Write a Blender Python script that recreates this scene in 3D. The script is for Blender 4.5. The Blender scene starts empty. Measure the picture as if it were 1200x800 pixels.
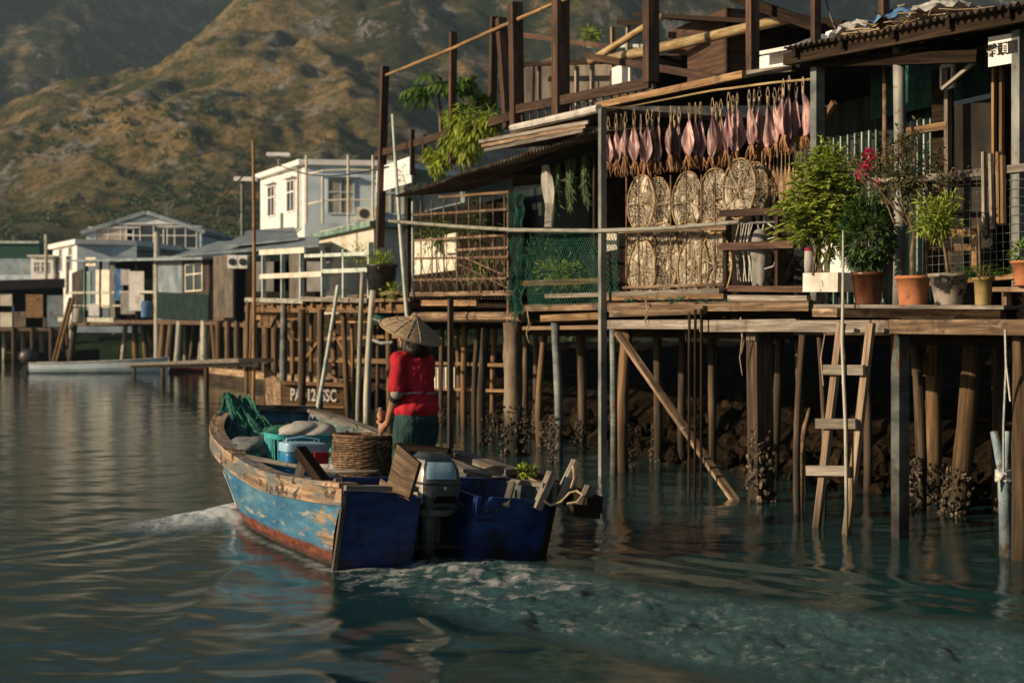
import bpy, math, random
import numpy as np
from mathutils import Vector, Matrix, Euler
random.seed(7)
R = math.radians
SC = bpy.context.scene
COL = SC.collection
V = Vector

# ------------------------------------------------------------------ camera, sky, sun, exposure
CAMH = 1.65
FPX = 1667.0
cd = bpy.data.cameras.new('camera'); cam = bpy.data.objects.new('camera', cd); COL.objects.link(cam)
cam.location = (0, 0, CAMH); cam.rotation_euler = (R(90), 0, 0)
cd.sensor_width = 36; cd.lens = 50; cd.clip_start = 0.1; cd.clip_end = 6000
cd.shift_y = -5 / 1200
cd.dof.use_dof = True; cd.dof.focus_distance = 11.3; cd.dof.aperture_fstop = 2.4
SC.camera = cam
SUN_EL, SUN_AZ = 19.0, 204.0          # azimuth of the direction towards the sun, counter-clockwise from +X
w = bpy.data.worlds.new('World'); SC.world = w; w.use_nodes = True
nt = w.node_tree; bg = nt.nodes['Background']
sky = nt.nodes.new('ShaderNodeTexSky'); sky.sky_type = 'NISHITA'; sky.sun_disc = False
sky.sun_elevation = R(SUN_EL); sky.sun_rotation = R(90 - SUN_AZ)
sky.air_density = 1.0; sky.dust_density = 1.0
nt.links.new(sky.outputs[0], bg.inputs[0]); bg.inputs[1].default_value = 0.05
sl = bpy.data.lights.new('sun', 'SUN'); so = bpy.data.objects.new('sun', sl); COL.objects.link(so)
sl.energy = 5.0; sl.angle = R(0.6); sl.color = (1.0, 0.77, 0.52)
sd = V((math.cos(R(SUN_AZ)) * math.cos(R(SUN_EL)), math.sin(R(SUN_AZ)) * math.cos(R(SUN_EL)), math.sin(R(SUN_EL))))
so.rotation_euler = sd.to_track_quat('Z', 'Y').to_euler(); so.location = (-20, -10, 20)
SC.view_settings.view_transform = 'Standard'; SC.view_settings.look = 'None'
SC.view_settings.exposure = 0.15; SC.view_settings.gamma = 1.0
SC.cycles.max_bounces = 6; SC.cycles.volume_bounces = 1
SC.cycles.use_denoising = True
HAZE = 0.00021

# ------------------------------------------------------------------ placing helpers
def at(u, v, Y): return V(((u - 600) / FPX * Y, Y, CAMH - (v - 395) / FPX * Y))
def atz(u, z, Y): return V(((u - 600) / FPX * Y, Y, z))
DX, DY = -0.394, 0.919; NX, NY = 0.919, 0.394
P0 = V((3.86, 11.1, 0))
def FS(s, t, z): return V((P0.x + s * DX + t * NX, P0.y + s * DY + t * NY, z))
def SU(u, t=0.0):
    k = (u - 600) / FPX
    return (P0.x + NX * t - k * (P0.y + NY * t)) / (-DX + k * DY)
def PZ(u, z, t=0.0): return FS(SU(u, t), t, z)
def P(u, v, t=0.0):
    p = FS(SU(u, t), t, 0); p.z = CAMH - (v - 395) / FPX * p.y; return p
FD = V((DX, DY, 0)); FN = V((-NX, -NY, 0)); UP = V((0, 0, 1))

# ------------------------------------------------------------------ mesh builder
WO = {}
class MB:
    def __init__(s, M=None):
        s.v = []; s.f = []; s.uv = []; s.c = []; s.M = M
    def face(s, idx, uv=None, c=None):
        s.f.append(tuple(idx)); s.uv.append(uv or [(0, 0)] * len(idx)); s.c.append(random.random() if c is None else c)
    def beam(s, a, b, w=.05, h=None, up=UP, twist=0, taper=1.0, c=None):
        a = V(a); b = V(b); h = w if h is None else h
        d = (b - a); L = d.length
        if L < 1e-6: return
        d.normalize()
        if abs(d.dot(up)) > .97: up = FN if abs(d.dot(FN)) < .9 else FD
        x = d.cross(up).normalized(); y = x.cross(d).normalized()
        i = len(s.v); c = random.random() if c is None else c
        ou, ov = random.random() * 50, random.random() * 50
        for p, k in ((a, 1.0), (b, taper)):
            for sx, sy in ((-1, -1), (1, -1), (1, 1), (-1, 1)):
                s.v.append(p + x * (sx * w * .5 * k) + y * (sy * h * .5 * k))
        per = [0, w, w + h, 2 * w + h, 2 * w + 2 * h]
        for k in range(4):
            k2 = (k + 1) % 4
            s.face((i + 4 + k, i + 4 + k2, i + k2, i + k),
                   [(ou + L, ov + per[k]), (ou + L, ov + per[k + 1]), (ou, ov + per[k + 1]), (ou, ov + per[k])], c)
        s.face((i, i + 1, i + 2, i + 3), [(ou, ov)] * 4, c); s.face((i + 7, i + 6, i + 5, i + 4), [(ou, ov)] * 4, c)
    def box(s, lo, hi, c=None):
        lo = V(lo); hi = V(hi); m = (lo + hi) / 2; d = hi - lo
        if d.x >= d.y and d.x >= d.z: s.beam((lo.x, m.y, m.z), (hi.x, m.y, m.z), d.y, d.z, c=c)
        elif d.y >= d.z: s.beam((m.x, lo.y, m.z), (m.x, hi.y, m.z), d.x, d.z, c=c)
        else: s.beam((m.x, m.y, lo.z), (m.x, m.y, hi.z), d.x, d.y, up=V((0, 1, 0)), c=c)
    def path(s, pts, r=.01, n=6, caps=True, c=None, rs=None, wob=0):
        pts = [V(p) for p in pts]; c = random.random() if c is None else c
        m = len(pts); rs = rs or [r] * m; i0 = len(s.v); L = 0; ou, ov = random.random() * 50, random.random() * 50
        ref = None; Ls = []
        for k, p in enumerate(pts):
            d = (pts[min(k + 1, m - 1)] - pts[max(k - 1, 0)]).normalized()
            if ref is None:
                ref = UP if abs(d.z) < .9 else V((1, 0, 0))
            x = d.cross(ref).normalized(); y = x.cross(d).normalized(); ref = y
            if k: L += (p - pts[k - 1]).length
            Ls.append(L)
            for q in range(n):
                a = 2 * math.pi * q / n; rr = rs[k] * (1 + (random.uniform(-wob, wob) if wob else 0))
                s.v.append(p + x * math.cos(a) * rr + y * math.sin(a) * rr)
        for k in range(m - 1):
            for q in range(n):
                q2 = (q + 1) % n; A = i0 + k * n
                per = 2 * math.pi * r / n
                s.face((A + q, A + q2, A + n + q2, A + n + q),
                       [(ou + Ls[k], ov + q * per), (ou + Ls[k], ov + (q + 1) * per), (ou + Ls[k + 1], ov + (q + 1) * per), (ou + Ls[k + 1], ov + q * per)], c)
        if caps:
            s.face([i0 + q for q in range(n)][::-1], None, c); s.face([i0 + (m - 1) * n + q for q in range(n)], None, c)
    def tube(s, a, b, r0, r1=None, n=10, seg=1, wob=0, bend=0, c=None):
        a = V(a); b = V(b); r1 = r0 if r1 is None else r1
        o = V((random.uniform(-1, 1), random.uniform(-1, 1), 0)) * bend
        pts = [a.lerp(b, k / seg) + o * math.sin(math.pi * k / seg) for k in range(seg + 1)]
        s.path(pts, max(r0, r1), n, True, c, [r0 + (r1 - r0) * k / seg for k in range(seg + 1)], wob)
    def quad(s, a, b, c_, d, c=None, th=0):
        a, b, c_, d = V(a), V(b), V(c_), V(d)
        i = len(s.v); W = (b - a).length; H = (d - a).length
        ou, ov = random.random() * 50, random.random() * 50
        uv = [(ou, ov), (ou + W, ov), (ou + W, ov + H), (ou, ov + H)]
        c = random.random() if c is None else c
        if not th:
            s.v += [a, b, c_, d]; s.face((i, i + 1, i + 2, i + 3), uv, c); return
        n = (b - a).cross(d - a).normalized() * th
        s.v += [a, b, c_, d, a - n, b - n, c_ - n, d - n]
        s.face((i, i + 1, i + 2, i + 3), uv, c); s.face((i + 7, i + 6, i + 5, i + 4), uv[::-1], c)
        for k in range(4):
            k2 = (k + 1) % 4; s.face((i + k2, i + k, i + 4 + k, i + 4 + k2), uv, c)
    def grid(s, fn, nu, nv, c=None, uvs=(1, 1), closed=False, th=0):
        i0 = len(s.v); c = random.random() if c is None else c
        for j in range(nv + 1):
            for i in range(nu + 1): s.v.append(V(fn(i / nu, j / nv)))
        for j in range(nv):
            for i in range(nu):
                a = i0 + j * (nu + 1) + i
                s.face((a, a + 1, a + nu + 2, a + nu + 1), [((i + x) / nu * uvs[0], (j + y) / nv * uvs[1]) for x, y in ((0, 0), (1, 0), (1, 1), (0, 1))], c)
    def lathe(s, prof, cen, n=24, c=None, axis=None):
        i0 = len(s.v); cen = V(cen); c = random.random() if c is None else c
        q = axis.to_track_quat('Z', 'Y') if axis is not None else None
        L = 0; Ls = [0]
        for k in range(1, len(prof)): L += math.dist(prof[k], prof[k - 1]); Ls.append(L)
        for r, z in prof:
            for k in range(n):
                a = 2 * math.pi * k / n; p = V((r * math.cos(a), r * math.sin(a), z))
                s.v.append(cen + (q @ p if q else p))
        for j in range(len(prof) - 1):
            for k in range(n):
                k2 = (k + 1) % n; a = i0 + j * n
                s.face((a + k, a + k2, a + n + k2, a + n + k), [(k / n, Ls[j]), ((k + 1) / n, Ls[j]), ((k + 1) / n, Ls[j + 1]), (k / n, Ls[j + 1])], c)
    def ell(s, cen, rad, rot=None, n=12, c=None, noise=0):
        i0 = len(s.v); cen = V(cen); c = random.random() if c is None else c; m = n // 2
        for j in range(m + 1):
            th = math.pi * j / m
            for k in range(n):
                a = 2 * math.pi * k / n; e = 1 + (random.uniform(-noise, noise) if noise else 0)
                p = V((rad[0] * math.sin(th) * math.cos(a), rad[1] * math.sin(th) * math.sin(a), rad[2] * math.cos(th))) * e
                s.v.append(cen + (rot @ p if rot else p))
        for j in range(m):
            for k in range(n):
                k2 = (k + 1) % n; a = i0 + j * n
                s.face((a + k, a + n + k, a + n + k2, a + k2), [(k / n, j / m), (k / n, (j + 1) / m), ((k + 1) / n, (j + 1) / m), ((k + 1) / n, j / m)], c)
    def cap(s, a, b, r0, r1=None, n=12):
        a = V(a); b = V(b); r1 = r0 if r1 is None else r1; d = (b - a).normalized()
        pts = []; rs = []
        for k in range(4, 0, -1): t = k / 4.0 * .98; pts.append(a - d * r0 * t); rs.append(r0 * math.sqrt(1 - t * t))
        pts.append(a); rs.append(r0); pts.append(b); rs.append(r1)
        for k in range(1, 5): t = k / 4.0 * .98; pts.append(b + d * r1 * t); rs.append(r1 * math.sqrt(1 - t * t))
        s.path(pts, r0, n, True, None, rs)
    def leaf(s, p, d, nrm, L, W, c=None):
        d = V(d).normalized(); x = d.cross(V(nrm))
        if x.length < 1e-4: x = d.cross(V((1, .1, 0)))
        x.normalize(); n = x.cross(d); p = V(p); i = len(s.v)
        s.v += [p, p + d * L * .45 + x * W * .5 + n * W * .12, p + d * L - n * L * .12, p + d * L * .45 - x * W * .5 + n * W * .12, p + d * L * .5]
        c = random.random() if c is None else c
        s.face((i, i + 1, i + 4), None, c); s.face((i + 1, i + 2, i + 4), None, c); s.face((i + 2, i + 3, i + 4), None, c); s.face((i + 3, i, i + 4), None, c)
    def build(s, name, mat, parent=None, smooth=False, origin=None, mods=None):
        vs = [tuple(s.M @ p) for p in s.v] if s.M is not None else [tuple(p) for p in s.v]
        if parent is not None: o = WO[parent.name]
        elif origin is not None: o = V(origin)
        else:
            a = np.array(vs); o = V(((a[:, 0].min() + a[:, 0].max()) / 2, (a[:, 1].min() + a[:, 1].max()) / 2, a[:, 2].min()))
        me = bpy.data.meshes.new(name)
        me.from_pydata([(x - o.x, y - o.y, z - o.z) for x, y, z in vs], [], s.f)
        uvl = me.uv_layers.new(name='UVMap')
        flat = np.array([q for f in s.uv for q in f], dtype=np.float32).ravel()
        uvl.data.foreach_set('uv', flat)
        at_ = me.attributes.new('var', 'FLOAT', 'FACE'); at_.data.foreach_set('value', np.array(s.c, dtype=np.float32))
        if smooth: me.polygons.foreach_set('use_smooth', [True] * len(me.polygons))
        me.materials.append(mat); me.update()
        ob = bpy.data.objects.new(name, me); COL.objects.link(ob)
        if parent is not None: ob.parent = parent
        else: ob.location = o
        WO[ob.name] = o
        for m in (mods or []):
            md = ob.modifiers.new(m[0], m[0])
            for k, v in m[1].items(): setattr(md, k, v)
        return ob

def tag(o, label, cat, group=None, kind=None):
    if label: o['label'] = label
    if cat: o['category'] = cat
    if group: o['group'] = group
    if kind: o['kind'] = kind
    return o
def thing(name, label, cat, loc, group=None):
    o = bpy.data.objects.new(name, None); COL.objects.link(o); o.location = loc; o.empty_display_size = .2
    WO[o.name] = V(loc); return tag(o, label, cat, group)
def struct(o): o['kind'] = 'structure'; return o

# ------------------------------------------------------------------ materials
def nd(nt, t, **k):
    n = nt.nodes.new(t)
    for a, b in k.items(): setattr(n, a, b)
    return n
MATS = {}
def mat(name, stops, sc=(3, 3, 3), coord='OBJ', rough=.8, bump=.3, metal=0, var=.35, patch=None, patch2=None, detail=6, spec=.3, transl=0, bd=.01, distort=0, alpha=None, coat=0, zband=None):
    m = bpy.data.materials.new(name); m.use_nodes = True; nt = m.node_tree; L = nt.links
    b = nt.nodes['Principled BSDF']; out = nt.nodes['Material Output']
    geo = nd(nt, 'ShaderNodeNewGeometry'); tc = nd(nt, 'ShaderNodeTexCoord'); at_ = nd(nt, 'ShaderNodeAttribute', attribute_name='var')
    mp = nd(nt, 'ShaderNodeMapping'); mp.inputs['Scale'].default_value = sc
    L.new(tc.outputs['UV'] if coord == 'UV' else geo.outputs['Position'], mp.inputs[0])
    n1 = nd(nt, 'ShaderNodeTexNoise'); n1.inputs['Scale'].default_value = 1; n1.inputs['Detail'].default_value = detail; n1.inputs['Roughness'].default_value = .65
    n1.inputs['Distortion'].default_value = distort
    L.new(mp.outputs[0], n1.inputs['Vector'])
    cr = nd(nt, 'ShaderNodeValToRGB'); e = cr.color_ramp.elements
    while len(e) < len(stops): e.new(.5)
    for k, (p, c) in enumerate(stops): e[k].position = p; e[k].color = (*c, 1)
    L.new(n1.outputs[0], cr.inputs[0]); colr = cr.outputs[0]
    def mixp(colr, pt):
        pc, psc, th, soft = pt[:4]
        n2 = nd(nt, 'ShaderNodeTexNoise'); n2.inputs['Detail'].default_value = 8; n2.inputs['Roughness'].default_value = .7; n2.inputs['Scale'].default_value = 1
        mp2 = nd(nt, 'ShaderNodeMapping'); mp2.inputs['Scale'].default_value = psc if isinstance(psc, tuple) else (psc,) * 3
        mp2.inputs['Location'].default_value = pt[4] if len(pt) > 4 else (0, 0, 0)
        L.new(geo.outputs['Position'], mp2.inputs[0]); L.new(mp2.outputs[0], n2.inputs['Vector'])
        mr = nd(nt, 'ShaderNodeMapRange'); mr.inputs[1].default_value = th; mr.inputs[2].default_value = th + soft
        L.new(n2.outputs[0], mr.inputs[0])
        mx = nd(nt, 'ShaderNodeMix', data_type='RGBA'); L.new(mr.outputs[0], mx.inputs[0]); L.new(colr, mx.inputs[6]); mx.inputs[7].default_value = (*pc, 1)
        return mx.outputs[2]
    if patch: colr = mixp(colr, patch)
    if patch2: colr = mixp(colr, patch2)
    if zband:      # growth / weed line on things that stand in the tide: (z_low, z_high, colour)
        sp = nd(nt, 'ShaderNodeSeparateXYZ'); L.new(geo.outputs['Position'], sp.inputs[0])
        ad = nd(nt, 'ShaderNodeMath', operation='MULTIPLY_ADD'); L.new(n1.outputs[0], ad.inputs[0]); ad.inputs[1].default_value = .5; L.new(sp.outputs[2], ad.inputs[2])
        mr = nd(nt, 'ShaderNodeMapRange'); mr.inputs[1].default_value = zband[0] + .25; mr.inputs[2].default_value = zband[1] + .25; mr.inputs[3].default_value = 1; mr.inputs[4].default_value = 0
        L.new(ad.outputs[0], mr.inputs[0])
        mx = nd(nt, 'ShaderNodeMix', data_type='RGBA'); L.new(mr.outputs[0], mx.inputs[0]); L.new(colr, mx.inputs[6]); mx.inputs[7].default_value = (*zband[2], 1); colr = mx.outputs[2]
    hs = nd(nt, 'ShaderNodeHueSaturation'); L.new(colr, hs.inputs['Color'])
    mv = nd(nt, 'ShaderNodeMapRange'); mv.inputs[3].default_value = 1 - var; mv.inputs[4].default_value = 1 + var
    L.new(at_.outputs['Fac'], mv.inputs[0]); L.new(mv.outputs[0], hs.inputs['Value']); colr = hs.outputs[0]
    L.new(colr, b.inputs['Base Color'])
    b.inputs['Metallic'].default_value = metal; b.inputs['Specular IOR Level'].default_value = spec
    rr = nd(nt, 'ShaderNodeMapRange'); rr.inputs[3].default_value = max(0, rough - .12); rr.inputs[4].default_value = min(1, rough + .12)
    L.new(n1.outputs[0], rr.inputs[0]); L.new(rr.outputs[0], b.inputs['Roughness'])
    if coat: b.inputs['Coat Weight'].default_value = coat
    if bump:
        bp = nd(nt, 'ShaderNodeBump'); bp.inputs['Strength'].default_value = bump; bp.inputs['Distance'].default_value = bd
        L.new(n1.outputs[0], bp.inputs['Height']); L.new(bp.outputs[0], b.inputs['Normal'])
    if transl:
        tr = nd(nt, 'ShaderNodeBsdfTranslucent'); L.new(colr, tr.inputs[0]); ms = nd(nt, 'ShaderNodeMixShader'); ms.inputs[0].default_value = transl
        L.new(b.outputs[0], ms.inputs[1]); L.new(tr.outputs[0], ms.inputs[2]); L.new(ms.outputs[0], out.inputs[0])
    MATS[name] = m; return m

def woodm(name, dark, mid, light, **k):
    a = dict(sc=(1.3, 22, 1), coord='UV', rough=.82, bump=.5, bd=.004, var=.4, distort=.25)
    a.update(k)
    return mat(name, [(.3, dark), (.5, mid), (.68, light)], **a)
WEED = (-.1, .75, (.022, .02, .013))
wood = woodm('wood_weathered', (.03, .02, .013), (.16, .105, .065), (.38, .275, .18), patch=((.06, .045, .035), 2.2, .53, .12), patch2=((.36, .29, .22), (3, 3, 9), .6, .1))
woodo = woodm('wood_orange', (.06, .035, .018), (.2, .12, .06), (.36, .235, .12), patch=((.07, .04, .025), 2.5, .55, .12))
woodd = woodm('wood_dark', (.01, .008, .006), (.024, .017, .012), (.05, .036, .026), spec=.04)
woodb = woodm('wood_redbrown', (.022, .013, .009), (.065, .036, .024), (.12, .075, .05), patch=((.03, .02, .018), 3, .55, .1))
woodg = woodm('wood_grey', (.08, .07, .06), (.21, .185, .155), (.38, .34, .29), patch=((.08, .06, .045), 2.5, .56, .12))
pilem = woodm('pile_wood', (.02, .015, .01), (.085, .06, .042), (.2, .15, .1), zband=WEED, patch=((.07, .05, .035), (3, 3, 1.2), .5, .15))
pileo = woodm('pile_orange', (.03, .018, .01), (.13, .08, .04), (.25, .165, .085), zband=WEED)
pilet = mat('pile_steel', [(.35, (.05, .06, .06)), (.5, (.13, .15, .15)), (.65, (.22, .24, .23))], (2, 2, 5), rough=.6, zband=WEED, patch=((.14, .06, .025), (4, 4, 1.5), .57, .06), bump=.3)
concm = mat('pile_concrete', [(.35, (.16, .12, .085)), (.5, (.27, .21, .15)), (.65, (.38, .31, .23))], (6, 6, 2.5), rough=.9, zband=(.35, .7, (.03, .025, .018)), bump=.6, bd=.02, patch=((.13, .09, .06), (6, 6, 1), .52, .12))
bamboo = mat('bamboo', [(.35, (.17, .11, .05)), (.5, (.36, .26, .13)), (.65, (.5, .4, .24))], (2, 12, 1), 'UV', rough=.5, bump=.2, zband=(-.1, .3, (.03, .03, .02)))
paleb = mat('pole_pale', [(.35, (.2, .21, .18)), (.5, (.36, .36, .3)), (.65, (.5, .47, .38))], (2, 14, 1), 'UV', rough=.6, bump=.3, zband=(-.1, .45, (.05, .045, .03)), patch=((.16, .12, .08), (5, 5, 2), .56, .08))
rust = mat('rusty_iron', [(.35, (.05, .03, .02)), (.5, (.13, .08, .048)), (.65, (.26, .19, .13))], (9, 9, 9), rough=.8, bump=.4)
corr = mat('corrugated_sheet', [(.35, (.06, .045, .03)), (.5, (.15, .12, .09)), (.65, (.3, .25, .19))], (4, 4, 4), rough=.75, bump=.3, patch=((.2, .08, .03), 2.3, .52, .1))
tarm = mat('tar_felt', [(.35, (.01, .01, .01)), (.55, (.022, .02, .018)), (.7, (.045, .04, .035))], (3, 3, 3), rough=.9, spec=.04)
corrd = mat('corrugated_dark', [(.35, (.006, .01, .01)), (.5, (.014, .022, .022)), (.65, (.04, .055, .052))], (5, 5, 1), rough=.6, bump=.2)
blackm = mat('black_and_room_shade', [(.4, (.006, .005, .004)), (.6, (.018, .014, .011))], (3, 3, 3), rough=.95, spec=.04)  # near-black: interior walls carry the shade of the rooms in their colour
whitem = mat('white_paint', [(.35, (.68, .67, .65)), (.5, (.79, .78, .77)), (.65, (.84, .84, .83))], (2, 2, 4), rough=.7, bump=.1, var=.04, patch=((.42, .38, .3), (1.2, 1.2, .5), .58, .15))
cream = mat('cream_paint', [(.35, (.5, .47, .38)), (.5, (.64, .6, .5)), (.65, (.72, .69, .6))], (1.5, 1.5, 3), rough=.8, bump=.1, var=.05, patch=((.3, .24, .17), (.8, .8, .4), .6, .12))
bluew = mat('pale_blue_paint_and_shade', [(.35, (.40, .50, .57)), (.5, (.53, .64, .70)), (.65, (.62, .71, .76))], (1, 1, 2), rough=.7, bump=.1, var=.05, patch=((.30, .30, .28), (.9, .9, .25), .57, .14))  # real pale blue paint; on the white houses it paints the shaded wall
greent = mat('green_trim', [(.35, (.1, .2, .16)), (.5, (.2, .32, .26)), (.65, (.33, .42, .35))], (2, 2, 2), rough=.7)
tint = mat('teal_white_paint', [(.35, (.26, .34, .31)), (.5, (.45, .52, .48)), (.65, (.6, .63, .58))], (3, 3, 3), rough=.6, patch=((.22, .16, .1), 4, .6, .06), var=.12)
glassd = mat('window_glass_dark', [(.4, (.02, .03, .035)), (.6, (.05, .06, .07))], (1, 1, 1), rough=.15, bump=0, spec=.6)
glassw = mat('window_glass_curtain', [(.4, (.35, .3, .22)), (.6, (.5, .45, .36))], (2, 2, 2), rough=.3, bump=0, spec=.5)
tinr = mat('tin_roof_blue', [(.35, (.12, .17, .2)), (.5, (.22, .28, .31)), (.65, (.34, .38, .4))], (1, 1, 1), rough=.5, bump=.1, patch=((.12, .09, .07), .7, .6, .1))
darkdoor = mat('dark_door_panel', [(.35, (.022, .02, .017)), (.5, (.04, .036, .031)), (.65, (.065, .058, .05))], (2, 2, 1), rough=.85, spec=.1, patch=((.10, .06, .035), (3, 3, 1), .62, .05))
stainm = mat('stained_board', [(.35, (.06, .05, .04)), (.5, (.13, .11, .09)), (.65, (.22, .195, .16))], (2, 2, 1), rough=.85, patch=((.08, .06, .04), (2, 2, 1), .54, .12))
clay = mat('terracotta', [(.35, (.36, .13, .06)), (.55, (.5, .2, .09)), (.7, (.56, .27, .15))], (7, 7, 5), rough=.8, bump=.3, var=.05, bd=.004, patch=((.5, .34, .25), (7, 7, 3.5), .55, .12), patch2=((.16, .08, .05), (9, 9, 6), .6, .08))
glaze = mat('brown_glaze', [(.35, (.05, .02, .01)), (.55, (.13, .05, .025)), (.7, (.2, .09, .04))], (6, 6, 3), rough=.3, bump=.1, var=.05, spec=.5)
greyp = mat('grey_pot', [(.4, (.2, .17, .14)), (.55, (.33, .29, .25)), (.7, (.42, .37, .31))], (6, 6, 6), rough=.7, patch=((.03, .03, .03), (9, 9, 9), .52, .03), var=.05)
olivep = mat('olive_pot', [(.4, (.2, .15, .05)), (.55, (.33, .25, .1)), (.7, (.4, .33, .17))], (6, 6, 6), rough=.5, var=.05)
blackp = mat('black_plastic', [(.4, (.012, .012, .014)), (.6, (.035, .035, .038))], (8, 8, 8), rough=.45, bump=.1, spec=.5)
def leafm(name, a, b, c, tr=.35):  # green leaves
    return mat(name, [(.35, a), (.5, b), (.65, c)], (5, 5, 5), rough=.55, bump=0, var=.5, transl=tr, spec=.35)
leafy = leafm('leaf_yellow_green', (.15, .22, .02), (.26, .34, .04), (.36, .42, .07), .42)
leafg = leafm('leaf_green', (.05, .12, .015), (.10, .21, .028), (.18, .30, .05))
leafd = leafm('leaf_dark', (.02, .06, .012), (.045, .1, .02), (.09, .16, .035))
leafo = leafm('leaf_olive', (.06, .07, .03), (.11, .11, .045), (.18, .15, .07))
magenta = leafm('petal_magenta', (.42, .01, .09), (.6, .02, .14), (.75, .06, .22), .4)
stemm = mat('stem_bark', [(.4, (.09, .06, .035)), (.6, (.22, .16, .1))], (12, 12, 12), rough=.85, bump=.3)
soil = mat('soil', [(.4, (.02, .013, .008)), (.6, (.05, .035, .022))], (20, 20, 20), rough=.95)
squidm = mat('squid_skin', [(.32, (.09, .035, .04)), (.43, (.2, .13, .155)), (.52, (.44, .22, .2)), (.6, (.62, .46, .44)), (.72, (.52, .2, .11))], (26, 26, 3.2), rough=.38, bump=.5, var=.45, transl=.3, spec=.5, bd=.004)
tentm = mat('squid_tentacle', [(.35, (.14, .06, .02)), (.55, (.3, .14, .05)), (.7, (.42, .24, .1))], (20, 20, 8), rough=.5, var=.3, transl=.2)
cordm = mat('cord', [(.4, (.22, .165, .1)), (.6, (.4, .32, .22))], (20, 20, 20), rough=.9, bump=.2)
ropew = mat('rope_white', [(.4, (.35, .36, .34)), (.6, (.55, .55, .5))], (30, 30, 30), rough=.9, bump=.3)
netw0 = mat('dry_net', [(.3, (.24, .21, .155)), (.5, (.44, .39, .3)), (.68, (.64, .59, .49))], (9, 9, 3), rough=.8, bump=.5, var=.15, transl=.25, distort=1.5)
netw = netw0
def lace(m, scale, th):
    nt = m.node_tree; L = nt.links; out = nt.nodes['Material Output']; b = nt.nodes['Principled BSDF']
    geo = nd(nt, 'ShaderNodeNewGeometry'); v = nd(nt, 'ShaderNodeTexVoronoi'); v.feature = 'DISTANCE_TO_EDGE'; v.inputs['Scale'].default_value = scale; L.new(geo.outputs['Position'], v.inputs['Vector'])
    lt = nd(nt, 'ShaderNodeMath', operation='LESS_THAN'); lt.inputs[1].default_value = th; L.new(v.outputs['Distance'], lt.inputs[0])
    n = nd(nt, 'ShaderNodeTexNoise'); n.inputs['Scale'].default_value = 5; n.inputs['Detail'].default_value = 4; L.new(geo.outputs['Position'], n.inputs['Vector'])
    g = nd(nt, 'ShaderNodeMath', operation='GREATER_THAN'); g.inputs[1].default_value = .57; L.new(n.outputs[0], g.inputs[0])
    mx = nd(nt, 'ShaderNodeMath', operation='MAXIMUM'); L.new(lt.outputs[0], mx.inputs[0]); L.new(g.outputs[0], mx.inputs[1]); L.new(mx.outputs[0], b.inputs['Alpha'])
    for l in list(nt.links):
        if l.to_node == out: nt.links.remove(l)
    L.new(b.outputs[0], out.inputs[0])
lace(netw, 42, .085)
hoopm = mat('cane_hoop', [(.4, (.2, .13, .06)), (.6, (.42, .3, .16))], (10, 10, 10), rough=.6)
netg = mat('green_net', [(.35, (.003, .025, .02)), (.5, (.007, .06, .045)), (.65, (.02, .12, .09))], (9, 9, 9), rough=.7, var=.4, bump=.2)
wireg = mat('green_wire', [(.4, (.015, .09, .07)), (.6, (.06, .2, .15))], (20, 20, 20), rough=.5)
wirem = mat('galvanised_wire', [(.4, (.16, .18, .16)), (.6, (.34, .35, .3))], (20, 20, 20), rough=.5, metal=.3)
steelg = mat('grey_steel_paint', [(.35, (.1, .11, .11)), (.5, (.19, .2, .19)), (.65, (.3, .3, .28))], (4, 4, 2), rough=.5, patch=((.16, .08, .04), 7, .6, .05))
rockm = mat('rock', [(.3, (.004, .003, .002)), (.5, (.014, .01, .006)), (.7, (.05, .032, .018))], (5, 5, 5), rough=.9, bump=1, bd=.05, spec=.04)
oyster = mat('oyster_shell', [(.3, (.03, .025, .018)), (.5, (.075, .058, .04)), (.7, (.26, .21, .15))], (18, 18, 18), rough=.85, bump=.8, bd=.02, var=.6)
seawm = mat('seawall', [(.35, (.12, .08, .045)), (.5, (.25, .17, .1)), (.65, (.36, .27, .17))], (.8, .8, 6), rough=.9, bump=.5)
stringm = leafm('moss_strand', (.04, .08, .03), (.09, .15, .06), (.16, .22, .1))
clothw = mat('pale_cloth', [(.35, (.3, .3, .28)), (.5, (.45, .44, .41)), (.65, (.56, .54, .5))], (4, 4, 2), rough=.9, bump=.3, transl=.15)
bluec = mat('blue_cloth', [(.4, (.05, .12, .28)), (.6, (.12, .24, .42))], (4, 4, 2), rough=.9)
inkm = mat('black_ink', [(.4, (.012, .012, .012)), (.6, (.02, .02, .02))], (4, 4, 4), rough=.6, var=0)

# ------------------------------------------------------------------ numeric noise
_rs = np.random.RandomState(5); _PT = _rs.rand(256, 256)
def vn(x, y):
    xi = np.floor(x).astype(int); yi = np.floor(y).astype(int); fx = x - xi; fy = y - yi
    fx = fx * fx * (3 - 2 * fx); fy = fy * fy * (3 - 2 * fy)
    g = lambda a, b: _PT[a & 255, b & 255]
    return (g(xi, yi) * (1 - fx) + g(xi + 1, yi) * fx) * (1 - fy) + (g(xi, yi + 1) * (1 - fx) + g(xi + 1, yi + 1) * fx) * fy
def fbm(x, y, o=5, gain=.5):
    s = 0; a = 1; t = 0
    for k in range(o):
        s = s + a * vn(x * 2 ** k + 17.3 * k, y * 2 ** k + 9.1 * k); t += a; a *= gain
    return s / t
def ridged(x, y, o=5):
    s = 0; a = 1; t = 0
    for k in range(o):
        s = s + a * (1 - np.abs(2 * vn(x * 2 ** k + 7.7 * k, y * 2 ** k + 3.3 * k) - 1)); t += a; a *= .5
    return s / t
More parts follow.
